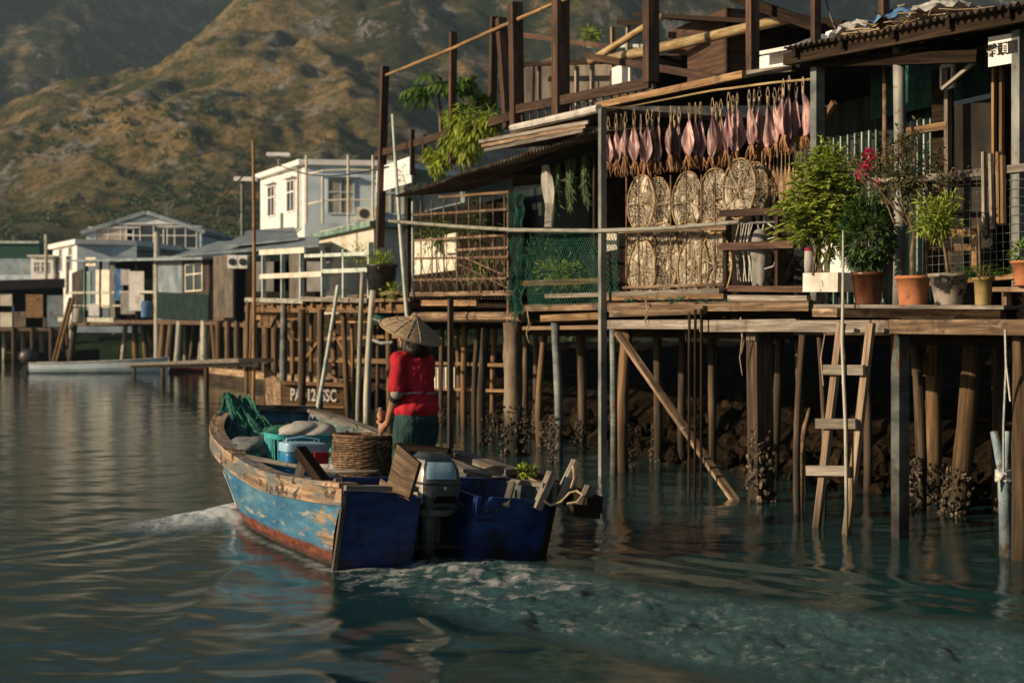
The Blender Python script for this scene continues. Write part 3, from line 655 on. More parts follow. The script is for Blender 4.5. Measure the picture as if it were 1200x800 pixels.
# railing with wire mesh, right part
rl = thing('deck_railing', 'pale top rail with green wire mesh along the deck at the right', 'railing', PZ(1130, deckz, -.05))
mb = MB(); mb.beam(P(935, 213, -.05), P(1075, 210, -.05), .04, .04); mb.beam(P(1075, 210, -.05), P(1500, 164.5, -.05), .045, .06); mb.build('top_rail', woodg, rl)
mb = MB(); mb.beam(P(1078, 217, .02), P(1500, 205.5, .02), .05, .05); mb.build('mid_rail', woodd, rl)
mb = MB(); mb.beam(P(1078, 333, -.05), P(1500, 298.6, -.05), .04, .04); mb.build('bottom_rail', woodo, rl)
mesh_ = MB(); a = P(1072, 332, -.06); b = P(1500, 298.6, -.06); c = P(1072, 212, -.06); d = P(1500, 167, -.06); n = int((b - a).length / .075)
for k in range(n + 1): q = k / n; mesh_.path([a.lerp(b, q), a.lerp(b, q).lerp(c.lerp(d, q), .5) + FN * .01 * math.sin(k), c.lerp(d, q)], .0022, 3, False)
for k in range(13): q = k / 12; mesh_.path([a.lerp(c, q), a.lerp(c, q).lerp(b.lerp(d, q), .5) - UP * .008, b.lerp(d, q)], .0022, 3, False)
mesh_.build('wire_mesh', wirem, rl)
for uu_, v0, v1, uu1 in ((1153, 178, 262, 1154), (1161, 180, 268, 1163), (1170, 178, 262, 1171), (1175, 182, 262, 1176)):
    post(rl, uu_, v0, v1, .03, woodg if uu_ < 1165 else woodo, -.1, u1=uu1, name='picket')
fm = thing('timber_frame', 'small square frame of orange timber standing behind the wire mesh', 'rack', PZ(1120, deckz, .25))  # plain open frame of wooden bars
for A, B in (((1086, 272), (1145, 272)), ((1086, 290), (1145, 290)), ((1144, 272), (1144, 318)), ((1087, 272), (1087, 322))):
    mb = MB(); mb.beam(P(*A, .25), P(*B, .25), .06, .05, up=FN); mb.build('frame_bar', woodo, fm)

# roof litter
for k, (uu_, vv, r_, m_, lb) in enumerate(((1003, 33, .24, clothw, 'pale crumpled tarp heaped on the corrugated roof, left of the blue one'), (1052, 20, .26, bluec, 'blue crumpled tarp heaped on the corrugated roof'), (1095, 12, .28, clothw, 'pale crumpled tarp heaped on the corrugated roof, right of the blue one'))):
    cen = P(uu_, vv + 8, .2); ph = random.random() * 9
    def blob(x, y, cen=cen, r_=r_, ph=ph):
        a = x * 6.283; rr = r_ * y; hgt = .08 * (1 - y ** 2) * (1 + .5 * math.sin(a * 5 + ph + y * 7)) + .03 * math.sin(a * 11 + y * 17 + ph)
        return cen + FD * math.cos(a) * rr * 1.5 - FN * math.sin(a) * rr * .8 + UP * (hgt + .02 * y)
    mb = MB(); mb.grid(blob, 36, 10); tag(mb.build('tarp', m_, smooth=True), lb, 'tarpaulin', 'tarps heaped on the corrugated roof')
nl = MB()
for k in range(120):
    p = P(random.uniform(985, 1130), 0, .15); p.z = P(1050, 33, 0).z + random.uniform(-.05, .09); p -= FN * random.uniform(-.2, .5); pts = [p]
    for _ in range(5): p = p + V((random.uniform(-.14, .14), random.uniform(-.14, .14), random.uniform(-.035, .035))); pts.append(p)
    nl.path(pts, .006, 3, False)
tag(nl.build('old_netting', cordm), 'tangle of old fishing net strewn over the corrugated roof', 'net')

# ===== house B: squid rack bay and netted bay
hB = thing('stilt_house', 'long dark stilt house with open front where the squid hang under a plank edged roof', 'house', PZ(760, 0, 1.0))
plank(hB, 700, 124, 872, 87, .075, .05, woodo, -.1, 'roof_edge'); plank(hB, 872, 87, 930, 80, .06, .05, woodg, -.05, 'roof_edge')
mb = MB(); a, b = P(700, 122, -.1), P(928, 77, -.1); mb.quad(a, b, b - FN * 3.6 + UP * .25, a - FN * 3.6 + UP * .25, th=.03); mb.build('roof', tarm, hB)
post(hB, 706, 128, 640, .075, steelg, -.25, name='pile', z0=-.9)
post(hB, 852, 262, 372, .07, woodd, 0); post(hB, 912, 245, 342, .05, woodb, 0)
post(hB, 698, 140, 350, .06, woodd, .5)
dz = 1.82
mb = MB(); a, b = PZ(600, dz - .02, .05), PZ(931, dz - .02, .05); mb.quad(a, b, b - FN * 3.4, a - FN * 3.4, th=.05); mb.build('deck', wood, hB)
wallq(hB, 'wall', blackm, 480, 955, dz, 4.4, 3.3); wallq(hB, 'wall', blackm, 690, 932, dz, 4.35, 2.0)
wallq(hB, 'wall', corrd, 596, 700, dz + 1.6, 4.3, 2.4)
mb = MB(); a, b = PZ(598, 4.02, .1), PZ(702, 4.18, .1); mb.quad(a, b, b - FN * 3.2, a - FN * 3.2, th=.03); mb.build('ceiling', tarm, hB)
for A in ((612, 332, 705, 329, .07), (640, 347, 845, 341, .055), (616, 361, 706, 359, .085), (635, 373, 706, 370, .085), (706, 360, 950, 358, .1), (708, 350, 850, 347, .05), (716, 367, 826, 363, .09), (855, 349, 948, 350, .06), (711, 380, 822, 380, .1), (822, 382, 935, 381, .12)):
    plank(hB, *A[:4], A[4], .05, random.choice((wood, woodo, wood, woodg)), random.choice((-.06, -.12, -.18, -.24)))
plank(hB, 612, 388, 935, 391, .13, .1, woodd, .8); plank(hB, 845, 289, 932, 286, .075, .05, woodb, -.05, 'rail'); plank(hB, 845, 250, 922, 247, .07, .05, woodb, -.03, 'rail'); plank(hB, 855, 338, 945, 339, .06, .05, woodb, -.05, 'rail')
plank(hB, 712, 283, 724, 281, .24, .03, cream, .1, 'board'); plank(hB, 835, 272, 850, 268, .07, .05, woodo, 0, 'rail')
pile(hB, 718, 384, .045, pilet, -.05); pile(hB, 735, 386, .075, pileo, .25, oys=.62)
pile(hB, 770, 388, .065, pilem, 1.3, oys=.5); pile(hB, 650, 378, .06, pilet, 0, oys=.62); pile(hB, 638, 392, .055, pileo, .9, oys=.4)
o = pile(hB, 890, 390, .095, pilem, 0, u1=893, sq=True, oys=.72, osz=.075); pile(hB, 915, 392, .05, pilem, 1.3, u1=905)
pile(hB, 680, 392, .07, pilem, 1.5, oys=.4); pile(hB, 800, 392, .06, pilem, 1.8); pile(hB, 835, 392, .055, pilem, 1.4)
pile(hB, 600, 378, .135, concm, -.05, u1=604, oys=.68, rt=.125, osz=.055)
chk = MB(); chk.beam(P(882, 399, -.1), P(882, 390, -.1), .16, .05); chk.build('chock', woodg, hB)
mb = MB(); mb.beam(P(724, 390, -.12), PZ(884, -.25, -.12), .05, .085, up=FN); mb.build('brace', wood, hB)
o = MB(); 
for uu_ in (610, 690, 775, 860, 925):
    mb = MB(); mb.beam(P(uu_, 369, .0), P(uu_, 369, .0) - FN * 3.0, .09, .12); mb.build('joist', woodd, hB)

# squid line and squids
ln = MB(); ln.path([P(702, 131, -.02), P(760, 120, -.02), P(830, 107, -.02), P(905, 97, -.02), P(950, 93, -.02)], .012, 6); tag(ln.build('hanging_pole', bamboo), 'thin pole under the roof edge that the squid are tied to', 'pole')
def squid(u, vt, vb, vtl, wpx, label, yaw, t=-.05, tilt=0):
    top = P(u, vt, t); Y = top.y; sc = Y / FPX; Lb = (vb - vt) * sc; W = wpx * sc * 1.3; Lt = (vtl - vb) * sc
    root = thing('dried_squid', label, 'squid', top, 'squid hung to dry under the roof edge')
    ax = (FD * math.cos(yaw) + FN * math.sin(yaw)).normalized(); nz = ax.cross(UP); ph = random.random() * 6
    fold = random.choice((-1, 1)) * random.uniform(.25, .8)
    kq = random.uniform(.55, .75)
    def prof(q): return (.05 + .95 * (min(q / kq, 1) * (1.35 - .35 * min(q / kq, 1))) ** 1.1) * (1 if q < kq else max(.12, 1 - ((q - kq) / (1 - kq)) ** 1.5 * .85))
    def f(x, y, s=1):
        xx = (x * 2 - 1); ww = W * .5 * prof(y)
        bul = .006 * math.cos(xx * 1.5) * math.sin(y * 3.1)
        return top - UP * (y * Lb + .01 * math.sin(x * 9 + ph) * y) + ax * xx * ww * (1 - .15 * abs(fold)) + nz * (abs(xx) * ww * fold + s * (bul + .005) + .006 * math.sin(y * 11 + xx * 5 + ph)) + ax * tilt * y * Lb
    mb = MB(); c = random.random(); mb.grid(lambda x, y: f(x, y, 1), 8, 12, c); mb.grid(lambda x, y: f(1 - x, y, -1), 8, 12, c)
    body = mb.build('mantle', squidm, root, smooth=True)
    mb = MB(); bot = top - UP * Lb * .97 + ax * tilt * Lb
    mb.ell(bot - UP * .02, (W * .16, W * .1, .035), None, 8)
    for k in range(7):
        a = (k - 3) / 3; p = bot + ax * a * W * .14; pts = [p]
        for j in range(4): p = p - UP * Lt * random.uniform(.18, .34) + ax * (a * .012 + random.uniform(-.012, .012)) + nz * random.uniform(-.012, .012); pts.append(p)
        mb.path(pts, .008, 5, True, None, [.012, .01, .008, .006, .003])
    mb.build('tentacles', tentm, root)
    mb = MB()
    s0 = top + UP * (18 * sc)
    for dx_ in (-.008, .008): mb.path([s0 + ax * dx_ * .4, top + UP * .08 + ax * dx_ * 2.2, top - UP * .03 + ax * dx_], .0045, 4, False)
    mb.path([top + UP * .06, top - UP * .01], .013, 6); mb.build('cord', cordm, root)
    return root
sq = [(713,151,191,206,11),(722,149,191,204,10),(733,147,189,209,12),(743,146,192,206,12),(751,150,189,205,9),(759,144,190,208,14),(772,144,188,206,14),(786,142,186,202,13),(796,142,186,202,11),(808,138,182,200,14),(821,135,184,200,13),(835,133,182,198,12),(845,133,180,197,11),(854,128,181,196,10),(864,125,180,198,16),(878,123,175,190,14),(890,121,174,190,12),(900,119,172,188,13),(908,118,168,184,11),(918,112,163,180,14),(925,108,166,182,16),(941,108,161,178,20),(953,112,166,178,13)]
sq = sorted(sq + [(728,150,188,203,11),(765,147,187,203,11),(791,146,184,200,12),(815,140,181,197,12),(840,136,178,194,12),(859,131,176,194,12),(884,125,174,190,13),(914,118,166,182,13),(933,114,164,182,16)])
ordn = ['first', 'second', 'third', 'fourth', 'fifth', 'sixth', 'seventh', 'eighth', 'ninth', 'tenth', 'eleventh', 'twelfth', 'thirteenth', 'fourteenth', 'fifteenth', 'sixteenth', 'seventeenth', 'eighteenth', 'nineteenth', 'twentieth', 'twenty first', 'twenty second', 'twenty third', 'twenty fourth', 'twenty fifth', 'twenty sixth', 'twenty seventh', 'twenty eighth', 'twenty ninth', 'thirtieth', 'thirty first', 'thirty second']
for k, (u, vt, vb, vtl, wp) in enumerate(sq):
    vt += random.uniform(-3, 3); vb += random.uniform(-5, 4); col_ = 'pale violet' if k < 12 else ('dusky pink' if k < 22 else 'reddish pink')
    lb = f'{col_} dried squid, {ordn[k]} from the left in the hanging row'
    squid(u, vt, vb, vtl, wp, lb, random.uniform(-.1, 1.15), -.06 + .07 * (k % 3), random.uniform(-.05, .05))
# dried fish strips, darker second row
fs = []
for k in range(14):
    u = 893 + k * 4.6; p = P(u, 190 + random.uniform(-2, 4), .25); root = thing('dried_fish', f'narrow brown dried fish strip, {ordn[k]} from the left in the dark second row', 'dried fish', p, 'dried fish strips hung in the second row')
    mb = MB(); L_ = random.uniform(.3, .42)
    for s in (-1, 1): mb.path([p, p - UP * L_ * .35 + FD * s * .012, p - UP * L_ * .8 + FD * s * .022, p - UP * L_ + FD * s * .012], .02, 6, True, None, [.006, .02, .016, .004])
    mb.build('strip', cordm if k % 2 else tentm, root); mb = MB(); mb.path([p + UP * .12, p], .005, 4); mb.build('cord', cordm, root)
# a back row of thin hooks/cords above
# round drying racks
def rack(u, v, dm, label, t=.05, sy=1.0, rot=0):
    c = P(u, v, t); root = thing('round_drying_rack', label, 'drying rack', c - UP * dm / 2, 'round net drying racks hung behind the bars')
    nrm = FN; x = FD
    def pt(a, r): return c + x * math.cos(a) * r + UP * math.sin(a) * r * sy
    mb = MB(); mb.path([pt(2 * math.pi * k / 32 + rot, dm / 2 * (1 + .012 * math.sin(k * 1.3))) for k in range(33)], .011, 6, False); mb.build('hoop', hoopm, root, smooth=True)
    mb = MB(); ph = random.random() * 6
    for k in range(9):
        a = 2 * math.pi * k / 9 + ph; mb.path([c + nrm * .012, c.lerp(pt(a, dm / 2), .5) + nrm * .02 * math.sin(k * 2 + ph), pt(a, dm / 2)], .0065, 4, False)
    for rr in (.18, .33): mb.path([pt(2 * math.pi * k / 20, dm * rr * (1 + .06 * math.sin(k * 3 + ph))) + nrm * .012 for k in range(21)], .004, 3, False)
    mb.build('spokes', cordm, root)
    mb = MB(); mb.grid(lambda X_, Y_: pt(X_ * 6.283, dm / 2 * Y_) - nrm * (.012 + .03 * (1 - Y_ ** 2) * (1 + .5 * math.sin(X_ * 31 + ph) + .4 * math.sin(X_ * 57 + Y_ * 8))), 48, 8); mb.build('net', netw, root, smooth=True)
U1 = [(751, 238, 'far left'), (770, 241, 'second from the left'), (805, 236, 'third from the left'), (837, 233, 'fourth from the left'), (883, 221, 'rightmost')]
for k, (u, v, s) in enumerate(U1): rack(u, v, .66 if k < 4 else .55, f'round net rack in the upper row behind the bars, {s}', .18 if k in (1, 4) else .06 + .02 * k)
rack(866, 221, .62, 'round net rack hung frontmost in the upper row, over the rightmost one', -.02)
for k, (u, v, s) in enumerate([(750, 304, 'far left'), (776, 303, 'second from the left'), (806, 302, 'third from the left'), (834, 300, 'rightmost')]): rack(u, v, .74, f'oval net rack in the lower row behind the bars, {s}', .05 + .03 * k, 1.12)
for k, (u, v, s) in enumerate([(752, 316, 'left'), (812, 314, 'middle'), (838, 311, 'right')]): rack(u, v, .66, f'lowest hanging round net rack drooping over the deck edge, {s} of three', -.02 + .0 * k, 1.05)
gr = thing('bar_screen', 'row of thin rusty vertical bars in front of the round drying racks', 'screen', PZ(790, dz, -.05))
for uu_ in (734, 748.5, 768, 786, 804, 822, 838):
    post(gr, uu_, 205 if uu_ != 804 else 195, 340 if uu_ != 804 else 400, .018, rust, -.05, sq=False, name='bar')
mb = MB(); mb.beam(P(712, 271, -.05), P(852, 266, -.05), .03, .06); mb.build('cross_rail', wood, gr); mb = MB(); mb.beam(P(730, 337, -.05), P(850, 333, -.05), .03, .03); mb.build('cross_rail', wood, gr)
for uu_, a_, b_ in ((808, 366, 560), (815, 362, 545), (822, 362, 612)):
    post(hB, uu_, a_, b_, .03, woodd, -.35, sq=False, name='pole', z0=-.8, u1=uu_ - 1)

# overalls and hoses hung in the gap
ov = thing('fishing_overalls', 'grey rubber wading overalls hung in the dark doorway beside the round racks', 'overalls', P(889, 340, .1))
mb = MB()
mb.cap(P(891, 277, .1), P(890, 296, .1), .085, .1, 10); mb.cap(P(886.5, 298, .1), P(885.5, 334, .1), .055, .042, 10); mb.cap(P(894, 298, .1), P(892.5, 332, .1), .055, .042, 10)
mb.build('suit', clothw, ov, smooth=True, mods=[('REMESH', dict(mode='VOXEL', voxel_size=.018)), ('SMOOTH', dict(iterations=6))])
mb = MB(); mb.path([P(885, 250, .1), P(888, 262, .1), P(890, 275, .1)], .008, 5); mb.path([P(896, 250, .1), P(895, 262, .1), P(893, 275, .1)], .008, 5); mb.build('strap', ropew, ov)
hs_ = thing('hose_coil', 'thin pale hoses and hooks hung from a bar beside the grey overalls', 'hose', P(870, 336, .1))
mb = MB()
for k in range(6):
    u0 = 864 + k * 3.2; mb.path([P(u0 + 2, 262, .08), P(u0 - 2 + random.uniform(-3, 3), 285, .06), P(u0 + random.uniform(-3, 3), 308, .1), P(u0 + 1, 330, .08)], .007, 5)
mb.path([P(900, 262, .08), P(909, 268, .08), P(908, 278, .08), P(900, 280, .08)], .007, 5); mb.path([P(903, 290, .08), P(911, 300, .08), P(906, 312, .08), P(896, 315, .08)], .007, 5)
mb.build('hose', ropew, hs_); mb = MB(); mb.path([P(858, 262, .08), P(911, 260, .08)], .01, 5); mb.build('bar', steelg, hs_)

# long pale rail pole across the front
mb = MB(); mb.path([P(456, 259, -.3), P(530, 265, -.3), P(600, 269.5, -.3), P(700, 270.5, -.3), P(790, 267, -.3), P(866, 260, -.3)], .024, 8, True, None, [.028, .028, .028, .026, .024, .022])
tag(mb.build('long_pole', paleb, smooth=True), 'long pale bamboo pole tied across the front of the cage and netted bays', 'pole')

# chain-link fence bay
cf = thing('chain_link_fence', 'green chain link fence between the thin grey post and the green draped net', 'fence', PZ(660, dz, -.1))
a = P(618, 362, -.12); b = P(728, 352, -.12); c = P(618, 272, -.12); d = P(728, 272, -.12); Wd = (b - a).length; Hh = (c - a).length; st = .072; fmb = MB()
def cfp(x, y): return a.lerp(b, x / Wd).lerp(c.lerp(d, x / Wd), y / Hh) + FN * (.03 * math.sin(x * 2.3 + y * 3))
for sgn in (1, -1):
    k = -Hh
    while k < Wd + Hh:
        pts = []
        for j in range(11):
            y = Hh * j / 10; x = k + sgn * y * .8 + (0 if sgn > 0 else 0)
            if 0 <= x <= Wd: pts.append(cfp(x, y))
        if len(pts) > 1: fmb.path(pts, .0033, 3, False)
        k += st
fmb.build('wire', wireg, cf)
gn = MB()
def gnf(x, y): 
    p = P(598 + x * 16, 226 + y * 142, -.12); return p + FN * (.04 * math.sin(x * 12 + y * 9) + .02 * math.sin(y * 31)) + FD * .03 * math.sin(y * 17)
for k in range(26): gn.path([gnf(k / 25, j / 40) for j in range(41)], .003, 3, False)
for k in range(90): gn.path([gnf(j / 10, k / 89 + .004 * math.sin(j * 2 + k)) for j in range(11)], .003, 3, False)
for k in range(30):
    x = random.random(); y = random.random(); gn.path([gnf(x, y), gnf(x + random.uniform(-.2, .2), y + .05) + FN * .03, gnf(x + random.uniform(-.3, .3), y + .12)], .006, 4, False)
tag(gn.build('green_drape_net', netg), 'dark green fishing net draped at the corner beside the rusty cage', 'net')
for k, (uu_, vv) in enumerate(((684, 374), (688, 382), (690, 377))):
    pass
mb = MB()
for k in range(22):
    p = P(random.uniform(728, 850), 352, -.2); pts = [p]
    for j in range(4): p = p + FD * random.uniform(-.12, .12) + UP * random.uniform(-.03, .03) - FN * random.uniform(-.02, .02); pts.append(p)
    mb.path(pts, .006, 3, False)
tag(mb.build('net_scraps', netg), 'scraps of green net caught on the deck edge below the round racks', 'net')

# ===== house D: the rusty cage bay under the corrugated lean-to
hD = thing('cage_lean_to', 'lean-to bay with rusty scrolled bar cage under a curved corrugated roof', 'lean-to', PZ(540, 0, 1.0))
sheet(hD, 'roof', corr, P(463, 230, -.35), P(702, 152, -.2), 2.8, .35, .1, .024)
sheet(hD, 'roof_sheet', corr, P(560, 176, -.25), P(692, 150, -.25), 1.5, .2, .085, .014)
for k in range(3): plank(hD, 562 + k * 3, 166 + k * 5, 690 - k * 3, 143 + k * 5, .045, .03, (woodg, wood, woodg)[k], -.28 - .03 * k, 'roof_plank')
post(hD, 479, 232, 350, .08, woodd, 0, u1=480); post(hD, 597, 224, 392, .06, rust, -.05, name='post')
post(hD, 528, 350, 520, .075, pilem, -.35, z0=-.8, name='pile')
mb = MB(); a, b = PZ(440, 1.98, .02), PZ(612, 1.9, .02); mb.quad(a, b, b - FN * 3.2, a - FN * 3.2, th=.05); mb.build('deck', wood, hD)
mb = MB(); mb.tube(P(486, 371, -.02), P(612, 371, -.02), .075, .07, 10, 8, .04, .02); mb.build('log_beam', wood, hD)
plank(hD, 482, 345, 606, 343, .07, .06, wood, -.06); plank(hD, 495, 355, 560, 355, .09, .05, woodo, -.03); plank(hD, 560, 358, 600, 358, .06, .05, woodd, 0)
mb = MB()
for k in range(30): u = 484 + k * 4; mb.beam(P(u, 349.5, -.1), P(u, 349.5, -.1) - FN * .3, .06, .03)
mb.build('deck_ends', woodd, hD)
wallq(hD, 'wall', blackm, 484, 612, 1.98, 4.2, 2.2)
a = P(486, 305, .55); wallq(hD, 'white_board', cream, 484, 536, P(486, 323, .6).z, P(486, 283, .6).z, .5, .03)
wallq(hD, 'tarp_wall', tinr, 498, 600, P(550, 222, .2).z, P(550, 196, .2).z, .9, .02)
for (u, vt, r_, m_, t_, oy) in ((545, 380, .06, pileo, 1.4, 0), (560, 385, .05, pilem, .9, .4), (580, 385, .05, pileo, 1.8, .3), (518, 385, .05, pilem, 1.4, .3), (500, 385, .055, pileo, .8, 0), (570, 385, .07, pilem, .25, .5), (535, 385, .05, pileo, 2.2, 0), (617, 385, .05, pilem, 1.2, .4), (628, 385, .05, pilem, 2.2, .4)): pile(hD, u, vt, r_, m_, t_, oys=oy)
plank(hD, 490, 425, 600, 428, .06, .06, woodo, 1.6); plank(hD, 500, 455, 600, 458, .05, .05, woodo, 1.6)
mb = MB()
for k in range(8): u = 510 + k * 3.2; mb.beam(P(u, 455, 1.55), P(u, 430, 1.55), .07, .02, up=FN)
mb.build('pale_boarding', cream, hD)
cg = thing('bar_cage', 'rusty welded bar cage with scrollwork at its foot on the deck edge', 'cage', PZ(540, 1.98, -.08))
for uu_ in (493, 506, 520, 535, 549.5, 563, 578, 591): post(cg, uu_, 236 - (uu_ - 493) * .08, 343, .022, rust, -.1, sq=False, name='bar', u1=uu_ + .5)
post(cg, 484, 236, 345, .04, tint, -.1, name='corner_post')
for (u0, v0, u1, v1) in ((515, 231, 597, 225), (483, 252, 596, 245), (484, 282, 596, 275), (534, 293, 596, 290), (484, 303, 596, 301), (484, 328, 594, 326)): mb = MB(); mb.beam(P(u0, v0, -.11), P(u1, v1, -.11), .028, .035); mb.build('cross_bar', rust if v0 > 235 else woodo, cg)
sw = MB()
for k in range(11):
    u0 = 490 + k * 9.6
    for s in (-1, 1): sw.path([P(u0 + s * 5 * math.sin(j / 10 * 3.1) * (1 if j < 6 else .6), 326 - j * 4.2 * (1 if k % 2 else .7), -.11) for j in range(11)], .006, 4, False)
    sw.path([P(u0 + 5 * math.cos(j / 8 * 3.14), 341 - 12 * math.sin(j / 8 * 3.14), -.11) for j in range(9)], .006, 4, False)
sw.path([P(534, 308, -.12), P(596, 338, -.12)], .014, 5); sw.path([P(545, 302, -.12), P(590, 322, -.12)], .014, 5)
sw.build('scrollwork', rust, cg)

# ===== rooftop terrace
te = thing('rooftop_terrace', 'open timber terrace of red brown posts and bamboo rails on top of the roofs', 'terrace', PZ(600, 4.3, .5))
def tpost(u0, v0, u1, v1, w_, t, m=woodb): return post(te, u0, v0, v1, w_, m, t, u1=u1)
tpost(451, 78, 445, 290, .13, 0); tpost(531, 38, 530, 192, .1, 0); tpost(587, 22, 596, 150, .13, .05); tpost(604, 4, 606, 146, .16, -.05); tpost(657, -30, 657, 136, .18, -.05); tpost(763, -40, 763, 97, .14, -.05); tpost(882, -30, 882, 90, .1, 0); tpost(956, -30, 956, 66, .07, .1); tpost(1036, -40, 1036, 30, .07, .1); tpost(579, 20, 577, 130, .12, 1.8)
mb = MB(); mb.path([P(453, 88, -.02), P(530, 57, -.04), P(590, 30, -.04), P(655, 2, -.06), P(700, -16, -.06)], .028, 8); mb.build('pipe_rail', woodo, te, smooth=True)
for A in ((440, 181, 528, 156, .12, 0), (528, 158, 606, 134, .12, 0), (606, 128, 762, 97, .12, -.08)): plank(te, *A[:4], A[4], .05, woodb, A[5], 'hand_rail')
mb = MB()
for k in range(16): u = 612 + k * 9.5; mb.beam(P(u, 131 - (u - 606) * .2, -.03), P(u, 152 - (u - 606) * .25, -.03), .02, .02, up=FD)
mb.build('balusters', rust, te)
mb = MB(); a, b = P(598, 152, .05), P(702, 126, .05); mb.quad(a, b, b - FN * 3, a - FN * 3, th=.06); mb.build('deck', wood, te)
mb = MB(); mb.tube(P(600, 150, -.2), P(702, 127, -.2), .05, .05, 8, 6, .1, .03); mb.build('rolled_edge', clothw, te)
wallq(te, 'white_board', whitem, 441, 482, P(460, 220, 0).z, P(460, 190, 0).z, .02, .03)
post(te, 483, 152, 205, .07, woodb, -.03); post(te, 497, 158, 190, .05, woodb, 0)
mb = MB(); mb.tube(P(715, 70, 1.0), P(930, 20, .6), .075, .055, 10, 8, .04, .02); mb.build('bamboo_rail', bamboo, te, smooth=True)
mb = MB(); mb.tube(P(692, 72, 1.8), P(775, 20, 1.8), .06, .05, 10, 6, .04, .02); mb.build('bamboo_rail', bamboo, te, smooth=True)
for A in ((606, 40, 720, 56, .08, 1.9, woodb), (690, 66, 880, 98, .09, .9, woodb), (606, 76, 720, 72, .07, 2.0, woodd), (860, -4, 965, 34, .1, .3, woodd), (915, 18, 990, 30, .09, .5, woodd), (690, 54, 790, 54, .05, 2.4, tint), (725, 26, 765, 28, .07, 2.2, woodd)): plank(te, *A[:4], A[4], .07, A[6], A[5])
for (u, v0, v1, t_) in ((676, 78, 130, 2.2), (694, 72, 130, 2.2), (718, 32, 110, 1.9), (736, 26, 100, 2.3), (632, 78, 130, 2.2)): post(te, u, v0, v1, .06, random.choice((woodg, wood)), t_)
for (u0, u1_, va, vb, m_) in ((610, 650, 128, 82, stain), (655, 674, 126, 80, stain), (676, 716, 122, 74, stain)): wallq(te, 'screen_panel', m_, u0, u1_, P(u0, va, 2.6).z, P(u0, vb, 2.6).z, 2.6, .03)
o = wallq(te, 'white_sign_plate', whitem, 717, 738, P(727, 102, .9).z, P(727, 76, .9).z, .9, .02)
sh_ = thing('roof_shed', 'dark weathered shed with flat overhanging roof on the terrace', 'shed', PZ(815, 4.4, 3.0))
a0 = P(785, 96, 2.5); z0 = a0.z - .3; z1 = P(815, 24, 2.6).z
wallq(sh_, 'wall', woodb, 783, 852, z0, z1, 2.6, .06); mb = MB(); a = PZ(852, z0, 2.6); mb.quad(a, a - FN * 2, a - FN * 2 + UP * (z1 - z0), a + UP * (z1 - z0), th=.05); mb.build('wall', woodb, sh_)
mb = MB(); a, b = P(742, 14, 2.2), P(882, 22, 2.2); mb.quad(a, b, b - FN * 2.6, a - FN * 2.6, th=.06); mb.build('roof', woodd, sh_)
bx_ = MB(); a = P(778, 96, 1.6); bx_.box(a + V((-.1, 0, -.1)), a + V((.32, .5, .36))); tag(bx_.build('black_crate', blackm), 'black open box standing on the terrace in front of the dark shed', 'box')
wr = thing('white_roof_hut', 'small white hut with pitched roof behind the corner of the corrugated roof', 'hut', PZ(920, 4.3, 1.5))
wallq(wr, 'wall', whitem, 884, 975, P(930, 96, 1.2).z, P(930, 54, 1.2).z, 1.2, .05, zz1=P(930, 50, 1.2).z)
mb = MB(); a, b = P(880, 62, .95), P(985, 42, .95); mb.quad(a, b, b - FN * 2.2 + UP * .5, a - FN * 2.2 + UP * .5, th=.04); mb.build('roof', whitem, wr)

# hanging plants in the netted bay
for k, (u, vt, vb, n_) in enumerate(((652, 180, 262, 16), (668, 176, 252, 16), (686, 172, 245, 14))):
    root = thing('hanging_moss', ('trailing green strands', 'trailing green strands')[0] + f' hung in the dark netted bay, {("left", "middle", "right")[k]} of three', 'hanging plant', P(u, vt, .5), 'trailing plants hung in the netted bay')
    mb = MB()
    for j in range(n_ * 2):
        x = random.gauss(0, 7); p0 = P(u + x * .4, vt + random.uniform(0, 12), .5 + random.uniform(-.1, .1)); Lh = (vb - vt) * .0105 * random.uniform(.5, 1); mb.path([p0, p0 - UP * Lh * .5 + FD * x * .006, p0 - UP * Lh + FD * (x * .004)], .006, 4, True, None, [.009, .008, .002])
        for q in range(8): pp = p0 - UP * Lh * q / 8 + FD * x * .005; mb.leaf(pp + FD * random.uniform(-.02, .02), V((random.uniform(-.7, .7), random.uniform(-.7, .7), -.8)), FN, .13, .022)
    mb.build('strands', stringm, root); mb = MB(); mb.path([P(u, vt - 14, .5), P(u, vt + 2, .5)], .008, 4); mb.build('hook', rust, root)
mb = MB()
mb.grid(lambda x, y: P(638 + x * (4 + 8 * y), 186 + y * 80, .3) + FN * .05 * math.sin(x * 9 + y * 5), 8, 12); mb.grid(lambda x, y: P(638 + (1 - x) * (4 + 8 * y), 186 + y * 80, .312) + FN * .05 * math.sin((1 - x) * 9 + y * 5), 8, 12)
tag(mb.build('rag', clothw, smooth=True), 'narrow pale rag hanging in the dark beside the trailing plants', 'rag')

